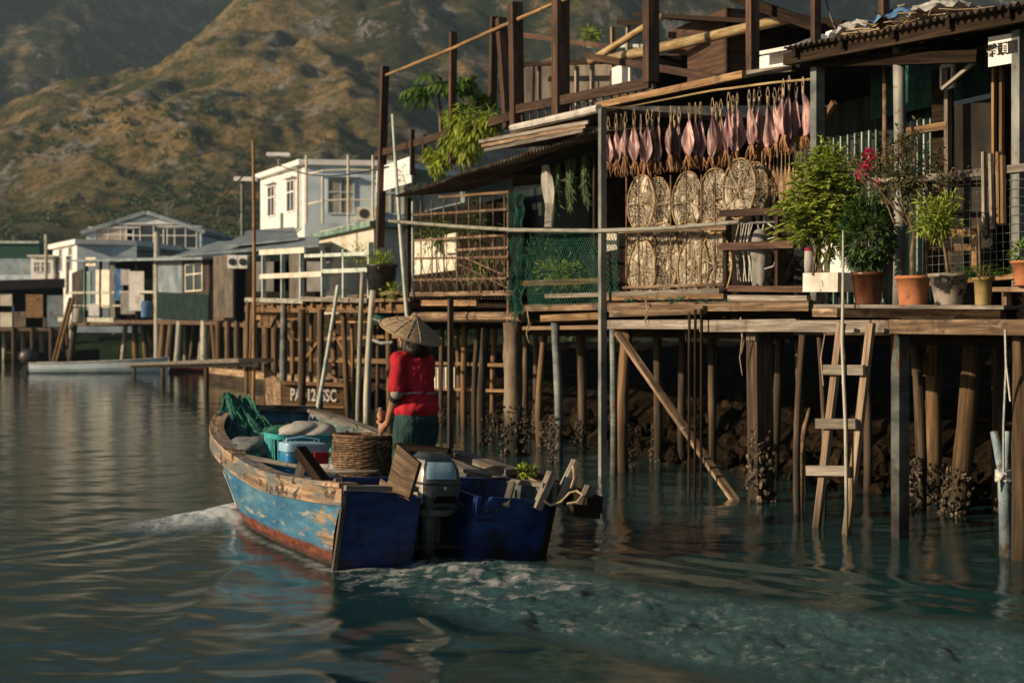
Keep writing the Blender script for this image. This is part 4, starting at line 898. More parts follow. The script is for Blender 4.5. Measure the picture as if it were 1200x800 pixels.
# ------------------------------------------------------------------ plants
def pot(root, c, rt, rb, h, m, rim=.012):
    mb = MB(); pr = [(0, 0), (rb, 0), (rb * 1.02, .01), (rt * .97 + rb * .03, h * .88), (rt * 1.0, h * .88), (rt + rim, h * .9), (rt + rim, h), (rt - .012, h), (rt - .02, h * .86), (0, h * .86)]
    mb.lathe(pr, c, 28); o = mb.build('pot', m, root, smooth=True)
    mb = MB(); mb.lathe([(0, h * .9), (rt - .014, h * .87)], c, 20); mb.build('soil', soil, o); return o
def branches(mb, p, d, L, r, depth, tips, spread=.6, upb=.2):
    d = d.normalized(); pts = [p]; q = p
    for k in range(4): d = (d + V((random.uniform(-.16, .16), random.uniform(-.16, .16), random.uniform(-.06, .12)))).normalized(); q = q + d * L / 4; pts.append(q)
    mb.path(pts, r, 6, False, None, [r * (1 - .12 * k) for k in range(5)])
    if depth == 0: tips.append((q, d)); return
    for _ in range(random.choice((2, 3))):
        nd_ = (d + V((random.uniform(-1, 1), random.uniform(-1, 1), random.uniform(-.3, .7))) * spread + UP * upb).normalized(); branches(mb, pts[random.choice((3, 4))], nd_, L * random.uniform(.6, .85), r * .6, depth - 1, tips, spread, upb)
def leaves(mb, c, rad, n, L, W, drop=.0, shell=.5, up=.5):
    c = V(c)
    for _ in range(n):
        d = V((random.gauss(0, 1), random.gauss(0, 1), random.gauss(0, 1))).normalized(); rr = random.uniform(shell, 1)
        p = c + V((d.x * rad[0], d.y * rad[1], d.z * rad[2])) * rr
        dd = (d + V((random.uniform(-.7, .7), random.uniform(-.7, .7), random.uniform(-.6, .6) - drop))).normalized()
        mb.leaf(p, dd, V((random.uniform(-1.1, .3), random.uniform(-.9, .3), .8)), L * random.uniform(.6, 1.2), W * random.uniform(.7, 1.2))
TS = -.52
def base(u, v, t=TS): return P(u, v, t)
# 1 brown glazed pot
c = base(1017, 357); r1 = thing('potted_shrub', 'dark leafy shrub in a brown glazed pot on the plank shelf', 'potted plant', c, 'potted plants on the shelf'); pot(r1, c, .135, .1, .27, glaze)
sb = MB(); tips = []
for k in range(5): branches(sb, c + V((0, 0, .25)), V((random.uniform(-.4, .4), random.uniform(-.4, .4), 1)), .22, .01, 2, tips)
sb.build('stem', stemm, r1); lf = MB(); leaves(lf, c + V((0, .02, .60)), (.22, .2, .32), 1300, .065, .034, 0, .7); 
for q, d in tips: leaves(lf, q, (.06, .06, .06), 10, .06, .03)
lf.build('leaves', leafd, r1)
# 2 terracotta with bougainvillea
c = base(1070, 358); r2 = thing('potted_bougainvillea', 'sparse bougainvillea with magenta blossom in the terracotta pot', 'potted plant', c, 'potted plants on the shelf'); pot(r2, c, .13, .105, .235, clay)
sb = MB(); tips = []; q = c + V((0, 0, .2)); pts = [q, q + V((-.01, 0, .2)), q + V((.01, 0, .38)), q + V((-.05, 0, .52))]; sb.path(pts, .016, 7, True, None, [.02, .017, .015, .013])
q = pts[-1]
for dx_, dz_ in ((-1.0, .75), (-.6, 1.1), (-.2, 1.3), (.1, 1.4), (.5, 1.1), (.9, .8), (-1.2, .9), (.3, 1.2)): branches(sb, q - UP * random.uniform(0, .1), V((dx_, random.uniform(-.3, .3), dz_)), .30, .009, 2, tips, .4, .25)
sb.build('stem', stemm, r2); lf = MB()
for q, d in tips: leaves(lf, q, (.06, .06, .06), 12, .05, .02, .2)
leaves(lf, c + V((-.06, 0, 1.0)), (.36, .18, .22), 900, .055, .022, .2, .1); lf.build('leaves', leafo, r2)
fl = MB()
for (u, v, n_) in ((1019, 184, 150), (1012, 201, 150), (1024, 196, 22), (1030, 213, 14)):
    q = P(u, v, TS - .05); rr = .055 if n_ > 50 else .03
    for _ in range(n_):
        d = V((random.gauss(0, 1), random.gauss(0, 1), random.gauss(0, 1))).normalized(); fl.leaf(q + d * rr * random.uniform(.3, 1), d + V((random.uniform(-.5, .5), random.uniform(-.5, .5), 0)), V((random.random() - .5, random.random() - .5, random.random())), .035, .03)
fl.build('blossom', magenta, r2)
sb = MB()
for (u, v) in ((1019, 184), (1012, 201)): sb.path([P(1048, 262, TS), P(1034, 225, TS), P(u + 3, v + 6, TS - .04)], .006, 5)
sb.build('twig', stemm, r2)
# 3 grey pot
c = base(1112, 358); r3 = thing('potted_bush', 'small bright green bush in a grey pot with a dark patch', 'potted plant', c, 'potted plants on the shelf'); pot(r3, c, .145, .1, .245, greyp)
sb = MB(); sb.path([c + UP * .2, c + V((-.03, 0, .42)), c + V((-.06, 0, .6))], .012, 6); sb.path([c + UP * .2, c + V((.01, 0, .38)), c + V((-.02, 0, .6))], .008, 6); sb.build('stem', stemm, r3)
lf = MB(); leaves(lf, c + V((-.09, 0, .66)), (.19, .15, .17), 620, .065, .018, 0, .2)
for k in range(10): leaves(lf, c + V((random.uniform(-.26, .08), 0, random.uniform(.5, .84))), (.06, .06, .05), 26, .07, .018)
lf.build('leaves', leafy, r3)
# 4 small olive pot
c = base(1152, 358); r4 = thing('potted_herb', 'low spreading plant in the small olive pot at the end of the shelf', 'potted plant', c, 'potted plants on the shelf'); pot(r4, c, .065, .055, .21, olivep)
lf = MB()
for k in range(46):
    a = random.uniform(0, 6.28); e = V((math.cos(a), math.sin(a), random.uniform(.1, .9))); q = c + V((.04, 0, .2)) + V((e.x, e.y, 0)) * random.uniform(0, .12); L_ = random.uniform(.05, .14)
    for j in range(5): a2 = a + (j - 2) * .5; lf.leaf(q + e * L_, V((math.cos(a2), math.sin(a2), random.uniform(-.2, .3))), UP, .085, .022)
lf.build('leaves', leafg, r4); sb = MB()
for k in range(6): a = random.uniform(0, 6.28); sb.path([c + UP * .18, c + V((math.cos(a) * .08, math.sin(a) * .08, .3))], .004, 4)
sb.build('stem', stemm, r4)
st_ = MB(); st_.tube(P(1147, 262, -.45), P(1149, 328, -.45), .009, n=6); st_.build('stake', stemm, r4)
# 5 edge pot
c = base(1202, 335, -.5); r5 = thing('potted_herb', 'orange clay pot on the small side shelf at the right edge', 'potted plant', c, 'potted plants on the shelf'); pot(r5, c, .095, .07, .18, clay)
lf = MB(); leaves(lf, c + V((0, 0, .24)), (.1, .1, .08), 160, .06, .02); lf.build('leaves', leafg, r5)
# tall feathery shrub in white planter box
c = P(964, 342, -.35); r6 = thing('feathery_shrub', 'tall feathery yellow green shrub in a worn white planter box', 'potted plant', c)
mb = MB(); a = P(943, 342, -.4); b = P(984, 342, -.4); mb.beam(a.lerp(b, .5) - V((b - a)).normalized() * (b - a).length / 2 + UP * .085 - FN * .1, b + UP * .085 - FN * .1, .24, .17); pb = mb.build('planter_box', mat('worn_white_box', [(.4, (.5, .48, .42)), (.6, (.72, .7, .63))], (4, 4, 4), patch=((.12, .09, .06), (12, 12, 9), .6, .04), rough=.7), r6)
sb = MB(); tips = []
for k in range(9): branches(sb, c + V((random.uniform(-.12, .12), 0, .15)), V((random.uniform(-.6, .6), random.uniform(-.4, .4), 1.3)), .36, .012, 2, tips, .45, .15)
sb.build('stem', stemm, r6)
lf = MB()
def frond(p, d, L, n=13, w_=.045):
    d = d.normalized(); c_ = random.random(); side = d.cross(UP)
    side = side.normalized() if side.length > .01 else V((1, 0, 0))
    for k in range(n):
        q = k / n; pp = p + d * L * q - UP * L * .35 * q * q
        for s in (-1, 1): lf.leaf(pp, (d * .8 + side * s * .9 - UP * .1 + V((random.uniform(-.2, .2),) * 3)), V((-.85, -.45, .6)) + V((random.uniform(-.5, .5), random.uniform(-.5, .5), random.uniform(-.4, .5))), w_ * (1.25 - q * .6), .017, min(1, c_ * .7 + random.random() * .3))
for k in range(1500):
    d = V((random.gauss(0, 1), random.gauss(0, .8), random.gauss(0, 1))).normalized(); rr = random.uniform(.15, 1) * (1 + .18 * math.sin(d.x * 5 + 1) * math.cos(d.z * 6))
    cz = c + V((.0, -.05, .82)); p = cz + V((d.x * .30, d.y * .24, d.z * .47)) * rr
    frond(p, V((d.x, d.y, d.z * .5 + .2)) + V((random.uniform(-.7, .7), random.uniform(-.5, .5), random.uniform(-.4, .4))), random.uniform(.07, .13), 6, .035)
for k in range(60): p = c + V((random.uniform(-.42, .2), random.uniform(-.25, 0), random.uniform(.45, .75))); frond(p, V((random.uniform(-1, .4), -.4, .1)), .16)
lf.build('leaves', leafy, r6)
bd = MB(); bd.quad(P(958, 322, .0), P(1003, 322, .0), P(1003, 270, .0), P(958, 270, .0), th=.04); tag(bd.build('white_board', whitem), 'white board leaning behind the feathery shrub', 'board')
for k, (u, h0, m_, lb) in enumerate(((948, 300, cream, 'narrow pale jar with red lid left of the feathery shrub'),)):
    p = P(u, 322, -.2); root = thing('jar', lb, 'jar', p); mb = MB(); mb.lathe([(0, 0), (.04, 0), (.045, .1), (.04, .22), (0, .22)], p, 14); mb.build('body', clothw, root, smooth=True); mb = MB(); mb.lathe([(0, .22), (.042, .22), (.042, .25), (0, .25)], p, 14); mb.build('lid', magenta, root)
gp = MB(); gp.tube(P(1041, 357, -.3), P(1041, 305, -.3), .03, n=12); tag(gp.build('standing_pipe', steelg, smooth=True), 'short grey pipe standing upright between the brown and the terracotta pots', 'pipe')

# ladder
t_ = -.62; ld = thing('ladder', 'wooden ladder with three wide rungs leaning from the water to the pot shelf', 'ladder', PZ(972, 0, t_))
for (u0, v0, u1) in ((986, 378, 950), (1021, 378, 985)):
    mb = MB(); mb.beam(PZ(u1, -.45, t_), P(u0, v0, t_), .035, .085, up=FD); mb.build('side_rail', mat('ladder_wood%d' % u0, [(.35, (.09, .065, .045)), (.5, (.25, .18, .12)), (.68, (.38, .3, .22))], (1.5, 20, 1), 'UV', zband=(-.1, .5, (.03, .025, .015))), ld)
for (u0, u1, v) in ((966, 1013, 433), (957, 1004, 496), (946, 995, 551)): mb = MB(); mb.beam(P(u0, v, t_ - .06), P(u1, v + .5, t_ - .06), .03, .085); mb.build('rung', woodg, ld)
mb = MB(); mb.path([P(988, 270, -.75), P(988, 330, -.75), P(987, 400, -.73), P(991, 500, -.71), PZ(993, -.4, -.7)], .018, 8, True, None, [.008, .012, .015, .015, .016]); tag(mb.build('mooring_pole', paleb, smooth=True), 'thin crooked pale pole standing in the water against the ladder', 'pole')
mb = MB(); mb.tube(P(960, 395, -.3), PZ(962, -.5, -.3), .022, n=8, seg=6, bend=.04); tag(mb.build('mooring_pole', pilem, smooth=True), 'thin dark pole standing just left of the ladder', 'pole')
mb = MB(); mb.path([P(949, 478, .2), P(943, 500, .15), P(939, 530, .1), PZ(938, -.4, .1)], .03, 8, True, None, [.015, .025, .03, .03]); tag(mb.build('driftwood_stake', stemm, smooth=True), 'short bent stake in the water left of the ladder', 'stake')
# forked blue stake with rope
fk = thing('forked_stake', 'forked blue painted stake in the water with rope tied round it at the right', 'mooring stake', PZ(1181, 0, -.25))
bp = mat('blue_stake_paint', [(.4, (.12, .18, .22)), (.6, (.25, .33, .37))], (6, 6, 4), patch=((.1, .08, .06), (9, 9, 5), .52, .06), zband=(-.1, .35, (.04, .035, .025)), bump=.5)
mb = MB(); mb.tube(PZ(1182, -.7, -.25), P(1176, 548, -.25), .05, .045, 10, 4, .1); mb.tube(P(1177, 565, -.25), P(1165, 505, -.28), .035, .03, 9, 3, .06); mb.tube(P(1177, 568, -.25), P(1180, 505, -.22), .03, .026, 9, 3, .06); mb.build('stake', bp, fk, smooth=True)
mb = MB()
for k in range(5): z = P(1176, 553 + k * 2.2, -.25); mb.path([z + V((math.cos(a / 8 * 6.28) * .055, math.sin(a / 8 * 6.28) * .055, .012 * math.sin(a * 2 + k))) for a in range(9)], .012, 5, False)
mb.path([P(1176, 555, -.3), P(1171, 562, -.32), P(1172, 575, -.3)], .012, 5); mb.build('rope', ropew, fk)
mb = MB(); mb.path([P(1178, 386, -.5), P(1179, 430, -.5), P(1176, 500, -.42), P(1176, 552, -.3)], .01, 5); mb.path([P(1179, 425, -.5), P(1184, 470, -.5), P(1182, 440, -.48)], .008, 5); tag(mb.build('hanging_rope', ropew), 'pale blue rope hanging from the deck down to the forked stake', 'rope')
mb = MB(); mb.path([P(988, 388, -.45), P(990, 420, -.45), P(987, 450, -.45)], .006, 4); mb.path([P(967, 390, -.4), P(962, 420, -.38), P(965, 452, -.4)], .006, 4); tag(mb.build('loose_cord', cordm), 'loose cord dangling below the deck by the ladder top', 'cord')

# hanging sign with characters
def text_mb(s, size, org, xd, yd, name, m, par, ext=.002):
    cu = bpy.data.curves.new('txt', 'FONT'); cu.body = s; cu.size = size; cu.align_x = 'CENTER'; cu.align_y = 'CENTER'; cu.extrude = ext; cu.resolution_u = 3; cu.offset = size * .018
    to = bpy.data.objects.new('txt', cu); COL.objects.link(to); dg = bpy.context.evaluated_depsgraph_get(); me0 = to.evaluated_get(dg).to_mesh()
    zd = xd.cross(yd).normalized(); mb = MB()
    mb.v = [V(org) + xd * v.co.x + yd * v.co.y + zd * v.co.z for v in me0.vertices]
    for p in me0.polygons: mb.face(tuple(p.vertices), None, .5)
    to.to_mesh_clear() if False else None
    o = mb.build(name, m, par); bpy.data.objects.remove(to); bpy.data.curves.remove(cu); return o
c = P(1175, 59, -.02); sg = thing('hanging_sign', 'white board with black brushed characters hung beside the right grey post', 'sign', c)
xd = -FD; sc = c.y / FPX
sl_, sr_ = P(1160, 66, -.02), P(1192, 58, -.02)
mb = MB(); a, b = P(1160.5, 79, -.02), P(1193, 73.5, -.02); c_, d_ = P(1193, 38.5, -.02), P(1160.5, 44, -.02); mb.quad(a, b, c_, d_, th=-.02); sb_ = mb.build('board', whitem, sg)
ctr = (a + b + c_ + d_) / 4; xdir = (b - a).normalized(); text_mb('雅頭圖', .11, ctr + FN * .03 + xdir * .015, xdir, UP, 'lettering', inkm, sg)

# ------------------------------------------------------------------ terrace plants
c = P(516, 192, .3); pp_ = thing('papaya_tree', 'young papaya tree with drooping lobed leaves behind the terrace post', 'tree', c)
mb = MB(); mb.path([c, c + V((.01, 0, .5)), P(514, 108, .3)], .03, 8, True, None, [.035, .03, .022]); mb.build('trunk', stemm, pp_, smooth=True)
lf = MB(); top = P(514, 108, .3)
def big_leaf(mb, p, d, L, lobes=7, w_=.10, droop=.5):
    d = d.normalized(); side = d.cross(UP).normalized(); c_ = random.random()
    for k in range(lobes):
        a = (k - (lobes - 1) / 2) * .42; dd = d * math.cos(a) + side * math.sin(a); pm = p + dd * L * .5 - UP * droop * L * .12
        mb.leaf(p, dd - UP * droop * .4, UP, L * .62, w_, c_); mb.leaf(pm, dd - UP * droop * 1.1, UP, L * .6, w_ * 1.1, c_)
st_ = MB()
for k in range(13):
    a = k * 2.4; e = V((math.cos(a), math.sin(a), random.uniform(-.1, .8))); q = top + e * random.uniform(.25, .42) + UP * .05; st_.path([top - UP * .05, top + e * .15 + UP * .06, q], .007, 5); big_leaf(lf, q, V((e.x, e.y, -.2)), random.uniform(.3, .44), 7, .085, .9)
lf.build('crown', leafg, pp_); st_.build('leaf_stalks', stemm, pp_)
c = P(545, 195, .1); mg = thing('leafy_shrub', 'dense bright green leafy shrub spilling over the terrace edge below the papaya', 'shrub', c)
lf = MB(); lfc = ((545, 140, 20), (532, 165, 16), (560, 150, 20), (520, 185, 12), (575, 140, 12), (548, 172, 16), (530, 135, 10), (505, 180, 8), (512, 193, 8))
for (u, v, r_) in lfc:
    q = P(u, v, .05); rr = r_ / FPX * q.y
    for k in range(int(r_ * 13)):
        d = V((random.gauss(0, 1), random.gauss(0, 1), random.gauss(0, 1))).normalized(); p = q + V((d.x * rr, d.y * rr * .8, d.z * rr)) * random.uniform(.4, 1.05)
        lf.leaf(p, V((d.x, d.y, d.z - .9)) + V((random.uniform(-.4, .4),) * 3), d + UP * .4, random.uniform(.12, .2), random.uniform(.04, .06))
lf.build('leaves', leafy, mg); sb = MB(); tips = []
for k in range(4): branches(sb, c, V((random.uniform(-.6, .6), 0, 1)), .4, .015, 1, tips)
sb.build('stem', stemm, mg)
c = P(592, 128, 1.3); m2 = thing('leafy_shrub', 'darker leafy shrub with broad drooping leaves between the two left terrace posts', 'shrub', P(566, 130, 1.0))
lf = MB(); q0 = P(566, 110, .9)
for k in range(26): a = random.uniform(0, 6.28); q = q0 + V((random.uniform(-.42, .35), random.uniform(-.2, .2), random.uniform(-.25, .35))); big_leaf(lf, q, V((math.cos(a), math.sin(a), 0)), .26, 5, .06, .8)
lf.build('leaves', leafg, m2); sb = MB(); tips = []
for k in range(3): branches(sb, P(566, 140, .95), V((random.uniform(-.5, .5), 0, 1)), .3, .012, 1, tips)
sb.build('stem', stemm, m2)
def tuft(u, v, t, r_, n_, m_, lb, L_=.12, W_=.03, name='small_plant', cat='plant', sx=1):
    c = P(u, v, t); root = thing(name, lb, cat, c - UP * r_); lf = MB(); leaves(lf, c, (r_ * sx, r_, r_), n_, L_, W_, .2, .1); lf.build('leaves', m_, root); sb = MB(); tips = []
    for k in range(4): branches(sb, c - UP * r_, V((random.uniform(-.6, .6), random.uniform(-.4, .4), 1)), r_ * .7, .006, 1, tips)
    sb.build('stem', stemm, root)
tuft(692, 40, 2.6, .16, 130, leafy, 'small yellow green tuft growing above the bamboo rails', .14, .03)
tuft(478, 205, .1, .22, 110, leafo, 'straggling dry creeper at the left end of the terrace', .1, .03)
tuft(515, 275, .45, .3, 420, leafg, 'leafy plants inside the rusty cage above the white board', .12, .03, sx=1.4)
tuft(560, 262, .5, .3, 260, leafd, 'dark leafy plant inside the rusty cage at its right end', .12, .03)
tuft(565, 315, .4, .28, 260, leafg, 'low green plant inside the rusty cage behind the crossed bars', .12, .03, sx=1.5)
tuft(658, 322, .3, .26, 420, leafy, 'bright leafy plant behind the green chain link fence', .12, .03, sx=1.4)
tuft(640, 300, .6, .35, 360, leafd, 'dark bushy plant at the left behind the chain link fence', .12, .03)

# ------------------------------------------------------------------ platform E with balustrade and its piles
pe = thing('timber_platform', 'sunlit timber platform on thin piles with a pale balustrade left of the boatwoman', 'platform', PZ(370, 0, 1))
zE = P(330, 352, 0).z
mb = MB(); a, b = PZ(289, zE, 0), PZ(478, 2.45, 0); mb.quad(a, b, b - FN * 3.2, a - FN * 3.2, th=.05); mb.build('deck', wood, pe)
for A in ((288, 351, 356, 353, .1, -.05, paleb), (354, 350, 432, 352, .09, -.12, woodg), (288, 362, 480, 361, .16, .1, woodo), (300, 372, 352, 371, .12, .5, woodo), (395, 375, 480, 374, .12, .6, woodo), (432, 352, 482, 351, .06, -.05, wood), (330, 420, 480, 424, .1, 1.5, woodo), (340, 398, 470, 394, .07, 1.2, woodo)): plank(pe, *A[:4], A[4], .06, A[6], A[5])
for k in range(15): u = 296 + k * 11.5; mb = MB(); mb.beam(P(u, 357, -.02), P(u, 357, -.02) - FN * 3, .12, .13); mb.build('joist', woodo, pe)
for (u, vt, r_, m_, t_, u1_) in ((291, 352, .075, pileo, -.05, 291), (296, 356, .055, pilem, -.1, 297), (313, 358, .09, pileo, .5, 313), (333, 355, .08, pilet, -.05, 331), (354, 362, .09, pilem, -.05, 353), (376, 362, .075, pilem, 0, 374), (365, 368, .05, pileo, .9, 366), (344, 372, .05, pileo, 1.3, 342), (402, 362, .06, pileo, .3, 410), (412, 368, .05, pileo, 1.1, 415), (390, 368, .07, pileo, 1.6, 395), (455, 362, .06, pileo, .9, 458), (468, 365, .08, pilem, .3, 470), (444, 370, .05, pileo, 1.6, 441), (323, 378, .05, pilem, 1.7, 322), (487, 376, .06, pilem, 1.2, 485)): pile(pe, u, vt, r_, m_, t_, u1=u1_)
for (u0, v0, u1, v1, t_) in ((312, 358, 345, 400, .4), (378, 395, 352, 430, .9), (390, 385, 420, 440, 1.2)): mb = MB(); mb.beam(P(u0, v0, t_), P(u1, v1, t_), .07, .09, up=FN); mb.build('brace', woodo, pe)
gs = MB(); gs.quad(P(303, 382, .3), P(316, 384, .3), P(329, 360, .3), P(308, 358, .3), th=.08); gs.build('gusset', woodo, pe)
bl = thing('balustrade', 'pale teal and white wooden balustrade on the sunlit platform', 'balustrade', PZ(350, zE, -.02))
for (u, v0, v1) in ((309, 295, 351), (331.5, 295, 351), (353.5, 292, 350), (379, 294, 350), (404, 292, 349), (434, 284, 350)): post(bl, u, v0, v1, .09, tint, -.05, name='post')
for A in ((305, 296, 358, 293, .12), (305, 324, 378, 321, .11), (358, 300, 434, 297, .07), (378, 318, 434, 316, .08)): plank(bl, *A[:4], A[4], .06, tint if A[4] < .1 else cream, -.08, 'rail')
# tall poles and slanted prop
for (u0, v0, u1, r_, t_, m_, lb) in ((296.5, 165, 296, .05, -.2, woodo, 'tall slim wooden mast standing at the left end of the platform'), (425, 318, 419, .055, -.25, paleb, 'pale bamboo pole standing in the water, left of the pair beside the boatwoman'), (437, 340, 430, .07, -.3, paleb, 'thicker pale bamboo pole standing in the water, right of the pair beside the boatwoman'), (460, 134, 476, .035, -.25, tint, 'thin leaning teal white pole in front of the left end of the cage'), (396, 335, 362, .05, -.4, tint, 'slanting pale prop leaning from the platform edge down to the water')):
    mb = MB(); p0 = P(u0, v0, t_); p1 = PZ(u1, -.7, t_) if u0 != 460 else P(479, 395, t_)
    mb.tube(p1, p0, r_, r_ * .75, 10, 10, .04, .05); tag(mb.build('mooring_pole', m_, smooth=True), lb, 'pole')
mb = MB(); mb.path([P(430, 395, -.3), P(446, 402, -.28), P(460, 401, -.2)], .03, 7); mb.path([P(436, 373, -.3), P(455, 380, -.2)], .02, 6); tag(mb.build('hose_loop', steelg, smooth=True), 'grey hose looped between the pale poles and the deck behind the hat', 'hose')
mb = MB(); mb.ell(P(447, 372, .3), (.22, .1, .17), None, 14); tag(mb.build('green_float', netg, smooth=True), 'dull green round float stowed under the deck left of the hat', 'float')
# black tub and plants
c = P(447, 346, .1); bt = thing('black_tub', 'large black tub with green shoots standing on the platform', 'tub', c); mb = MB(); mb.lathe([(0, 0), (.24, 0), (.27, .5), (.3, .52), (.3, .56), (.26, .56), (.25, .5), (0, .5)], c, 24); mb.build('tub', blackp, bt, smooth=True); lf = MB(); leaves(lf, c + UP * .62, (.3, .25, .14), 260, .14, .03, 0, .1); lf.build('leaves', leafy, bt)
tuft(461, 342, -.15, .13, 110, leafy, 'small yellow green shoots on the deck edge beside the black tub', .12, .025, sx=1.8)
tuft(421, 300, .1, .32, 150, leafy, 'slender green plant climbing beside the balustrade', .12, .025)
# moored wooden boat with lettered stern behind the piles
tb = 1.7; mbt = thing('moored_boat', 'moored timber boat with white letters on its brown stern between the piles', 'boat', at(368, 484, 31.6))
a = at(332, 486, 31.6); b = at(403, 488, 31.6); c_ = at(405, 451, 31.6); d_ = at(331, 448, 31.6)
mb = MB(); mb.quad(a, b, c_, d_, th=.06); tr_ = mb.build('transom', woodo, mbt)
mb = MB(); mb.beam(at(330, 448, 31.55), at(406, 451, 31.55), .12, .08); mb.beam(at(332, 474, 31.55), at(403, 477, 31.55), .06, .05); mb.build('rub_rail', woodo, mbt)
inl = V((-.25, .95, 0))
for k, (q0, q1) in enumerate(((b, c_), (a, d_))): mb = MB(); mb.quad(q0, q0 + inl * 4, q1 + inl * 4 + UP * .3, q1, th=.05); mb.build('side', wood, mbt)
cen = (a + b + c_ + d_) / 4; xdir = (b - a).normalized(); hgt = (d_ - a).length
# each letter set at its own spot, paint on the planks
text_mb('PA0126SSC', .215, at(367, 463.5, 31.57), xdir, UP * 1.75, 'lettering', whitem, mbt)
# seawall behind platform
sw_ = MB(); a = PZ(240, -.6, 2.3); b = PZ(400, -.6, 2.3); sw_.quad(a, b, b + UP * 1.15, a + UP * 1.15, th=.5); tag(sw_.build('seawall', seawm), 'low sunlit stone seawall behind the thin piles of the platform', 'wall')
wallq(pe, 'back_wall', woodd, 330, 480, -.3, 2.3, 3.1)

# gangplank
mb = MB(); a, b = P(300, 422, -.5), atz(154, .42, 64); mb.beam(a, b, .8, .1); mb.beam(a - UP * .09, b - UP * .09, .1, .12)
gpw = thing('gangplank', 'long grey gangplank running from the platform towards the moored skiff', 'gangplank', (b.x, b.y, 0)); mb.build('planks', woodg, gpw)
for q in (.25, .6, .95): mb = MB(); p = a.lerp(b, q); mb.tube((p.x, p.y, -.8), p, .07); mb.build('pile', pilem, gpw)

# ------------------------------------------------------------------ house F: white upper storey
def win(par, c, xd, w_, h_, m_=glassd, fr=whitem, lint=True, mull=1, nrm=None):
    xd = xd.normalized(); n = nrm; mb = MB()
    for s in (-1, 1): mb.beam(c + xd * s * w_ / 2 - UP * h_ / 2 + n * .03, c + xd * s * w_ / 2 + UP * h_ / 2 + n * .03, .07, .07, up=n)
    for s in (-1, 0.25, 1): mb.beam(c - xd * w_ / 2 + UP * s * h_ / 2 + n * .03, c + xd * w_ / 2 + UP * s * h_ / 2 + n * .03, .06, .06)
    for k in range(mull): q = (k + 1) / (mull + 1) - .5; mb.beam(c + xd * q * w_ - UP * h_ / 2 + n * .03, c + xd * q * w_ + UP * h_ / 2 + n * .03, .06, .05, up=n)
    if lint: mb.beam(c - xd * w_ * .68 + UP * (h_ / 2 + .1) + n * .1, c + xd * w_ * .68 + UP * (h_ / 2 + .1) + n * .1, .3, .06)
    f = mb.build('window', fr, par); mb = MB(); mb.quad(c - xd * w_ / 2 - UP * h_ / 2 + n * .012, c + xd * w_ / 2 - UP * h_ / 2 + n * .012, c + xd * w_ / 2 + UP * h_ / 2 + n * .012, c - xd * w_ / 2 + UP * h_ / 2 + n * .012, th=.008); mb.build('pane', m_, f); return f
Cn = V((-8.75, 60, 0)); Lf = V((-11.55, 65.3, 0)); Rt = V((-4.6, 60.6, 0))
hF = thing('white_house', 'white painted upper storey house with mullioned windows lit warm on its left side', 'house', Cn + (Lf - Cn) * .5)
z0, z1 = 5.6, 9.0; nl_ = V(((Lf - Cn).y, -(Lf - Cn).x, 0)).normalized(); nl_ = -nl_ if nl_.x > 0 else nl_; nr_ = V((.14, -1, 0)).normalized()
for A, B, m_ in ((Lf, Cn, whitem), (Cn, Rt, bluew)):  # house is white; the end wall's bluish shade is put into its colour
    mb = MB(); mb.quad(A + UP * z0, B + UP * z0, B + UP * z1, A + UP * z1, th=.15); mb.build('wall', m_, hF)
mb = MB(); bk = V((3.5, 6.5, 0)); mb.quad(Lf - V((.25, 0, 0)) + UP * (z1 + .12), Cn + V((-.2, -.3, z1 + .12)), Rt + V((0, -.3, z1 + .12)), Rt + bk + UP * (z1 + .12), th=.22); mb.build('roof_slab', whitem, hF)
for q, u in ((.28, 0), (.72, 0)): win(hF, Cn.lerp(Lf, q) + UP * 7.75, (Cn - Lf), .95, 1.35, glassd, whitem, True, 1, nl_)
for q in (.36, .86): win(hF, Cn.lerp(Rt, q) + UP * 7.6, (Rt - Cn), 1.1, 1.45, glassw, bluew, True, 1, nr_)  # window frames take the same painted shade blue
mb = MB(); q = Cn.lerp(Lf, .47) + UP * 6.6; mb.beam(q + nl_ * .06 - UP * .5, q + nl_ * .06 + UP * .5, .12, .1, up=nl_); mb.build('down_pipe', greent, hF)
lw = thing('pale_house', 'pale cream lower house with a flat green edged roof beneath the white storey', 'house', V((-6.2, 52, 0)))
a = at(374, 350, 56); b = at(438, 350, 50); c_ = at(478, 350, 50.6)
for A, B, m_ in ((a, b, cream), (b, c_, cream)): mb = MB(); A_, B_ = V((A.x, A.y, 1.6)), V((B.x, B.y, 1.6)); mb.quad(A_, B_, B_ + UP * 4.2, A_ + UP * 4.2, th=.1); mb.build('wall', m_, lw)
mb = MB(); A_, B_, C_ = V((a.x - .4, 56.3, 5.72)), V((b.x - .1, 49.6, 5.72)), V((c_.x, 50.2, 5.72)); mb.quad(A_, B_, C_, C_ + V((2, 7, 0)), th=.2); mb.build('roof_slab', greent, lw)
_q = a.lerp(b, .2); _q.z = 4.6; win(lw, _q, b - a, .8, 1.1, glassd, cream, True, 1, V((-(b - a).normalized().y * -1, -(b - a).normalized().x, 0)) * (1 if (b - a).y > 0 else 1))
tr2 = thing('roof_railing', 'thin pipe railing standing on the roof terrace before the white storey', 'railing', at(400, 262, 52.5))
for u in (359, 378, 408, 437): mb = MB(); mb.tube(at(u, 262, 52.5), at(u, 182 if u != 378 else 205, 52.5), .05, n=6); mb.build('post', cream, tr2)
for v in (200, 235): mb = MB(); mb.path([at(357, v + 5, 54), at(378, v, 52.5), at(408, v - 1, 52.5), at(440, v, 52.5)], .035, 5); mb.build('rail', cream, tr2)
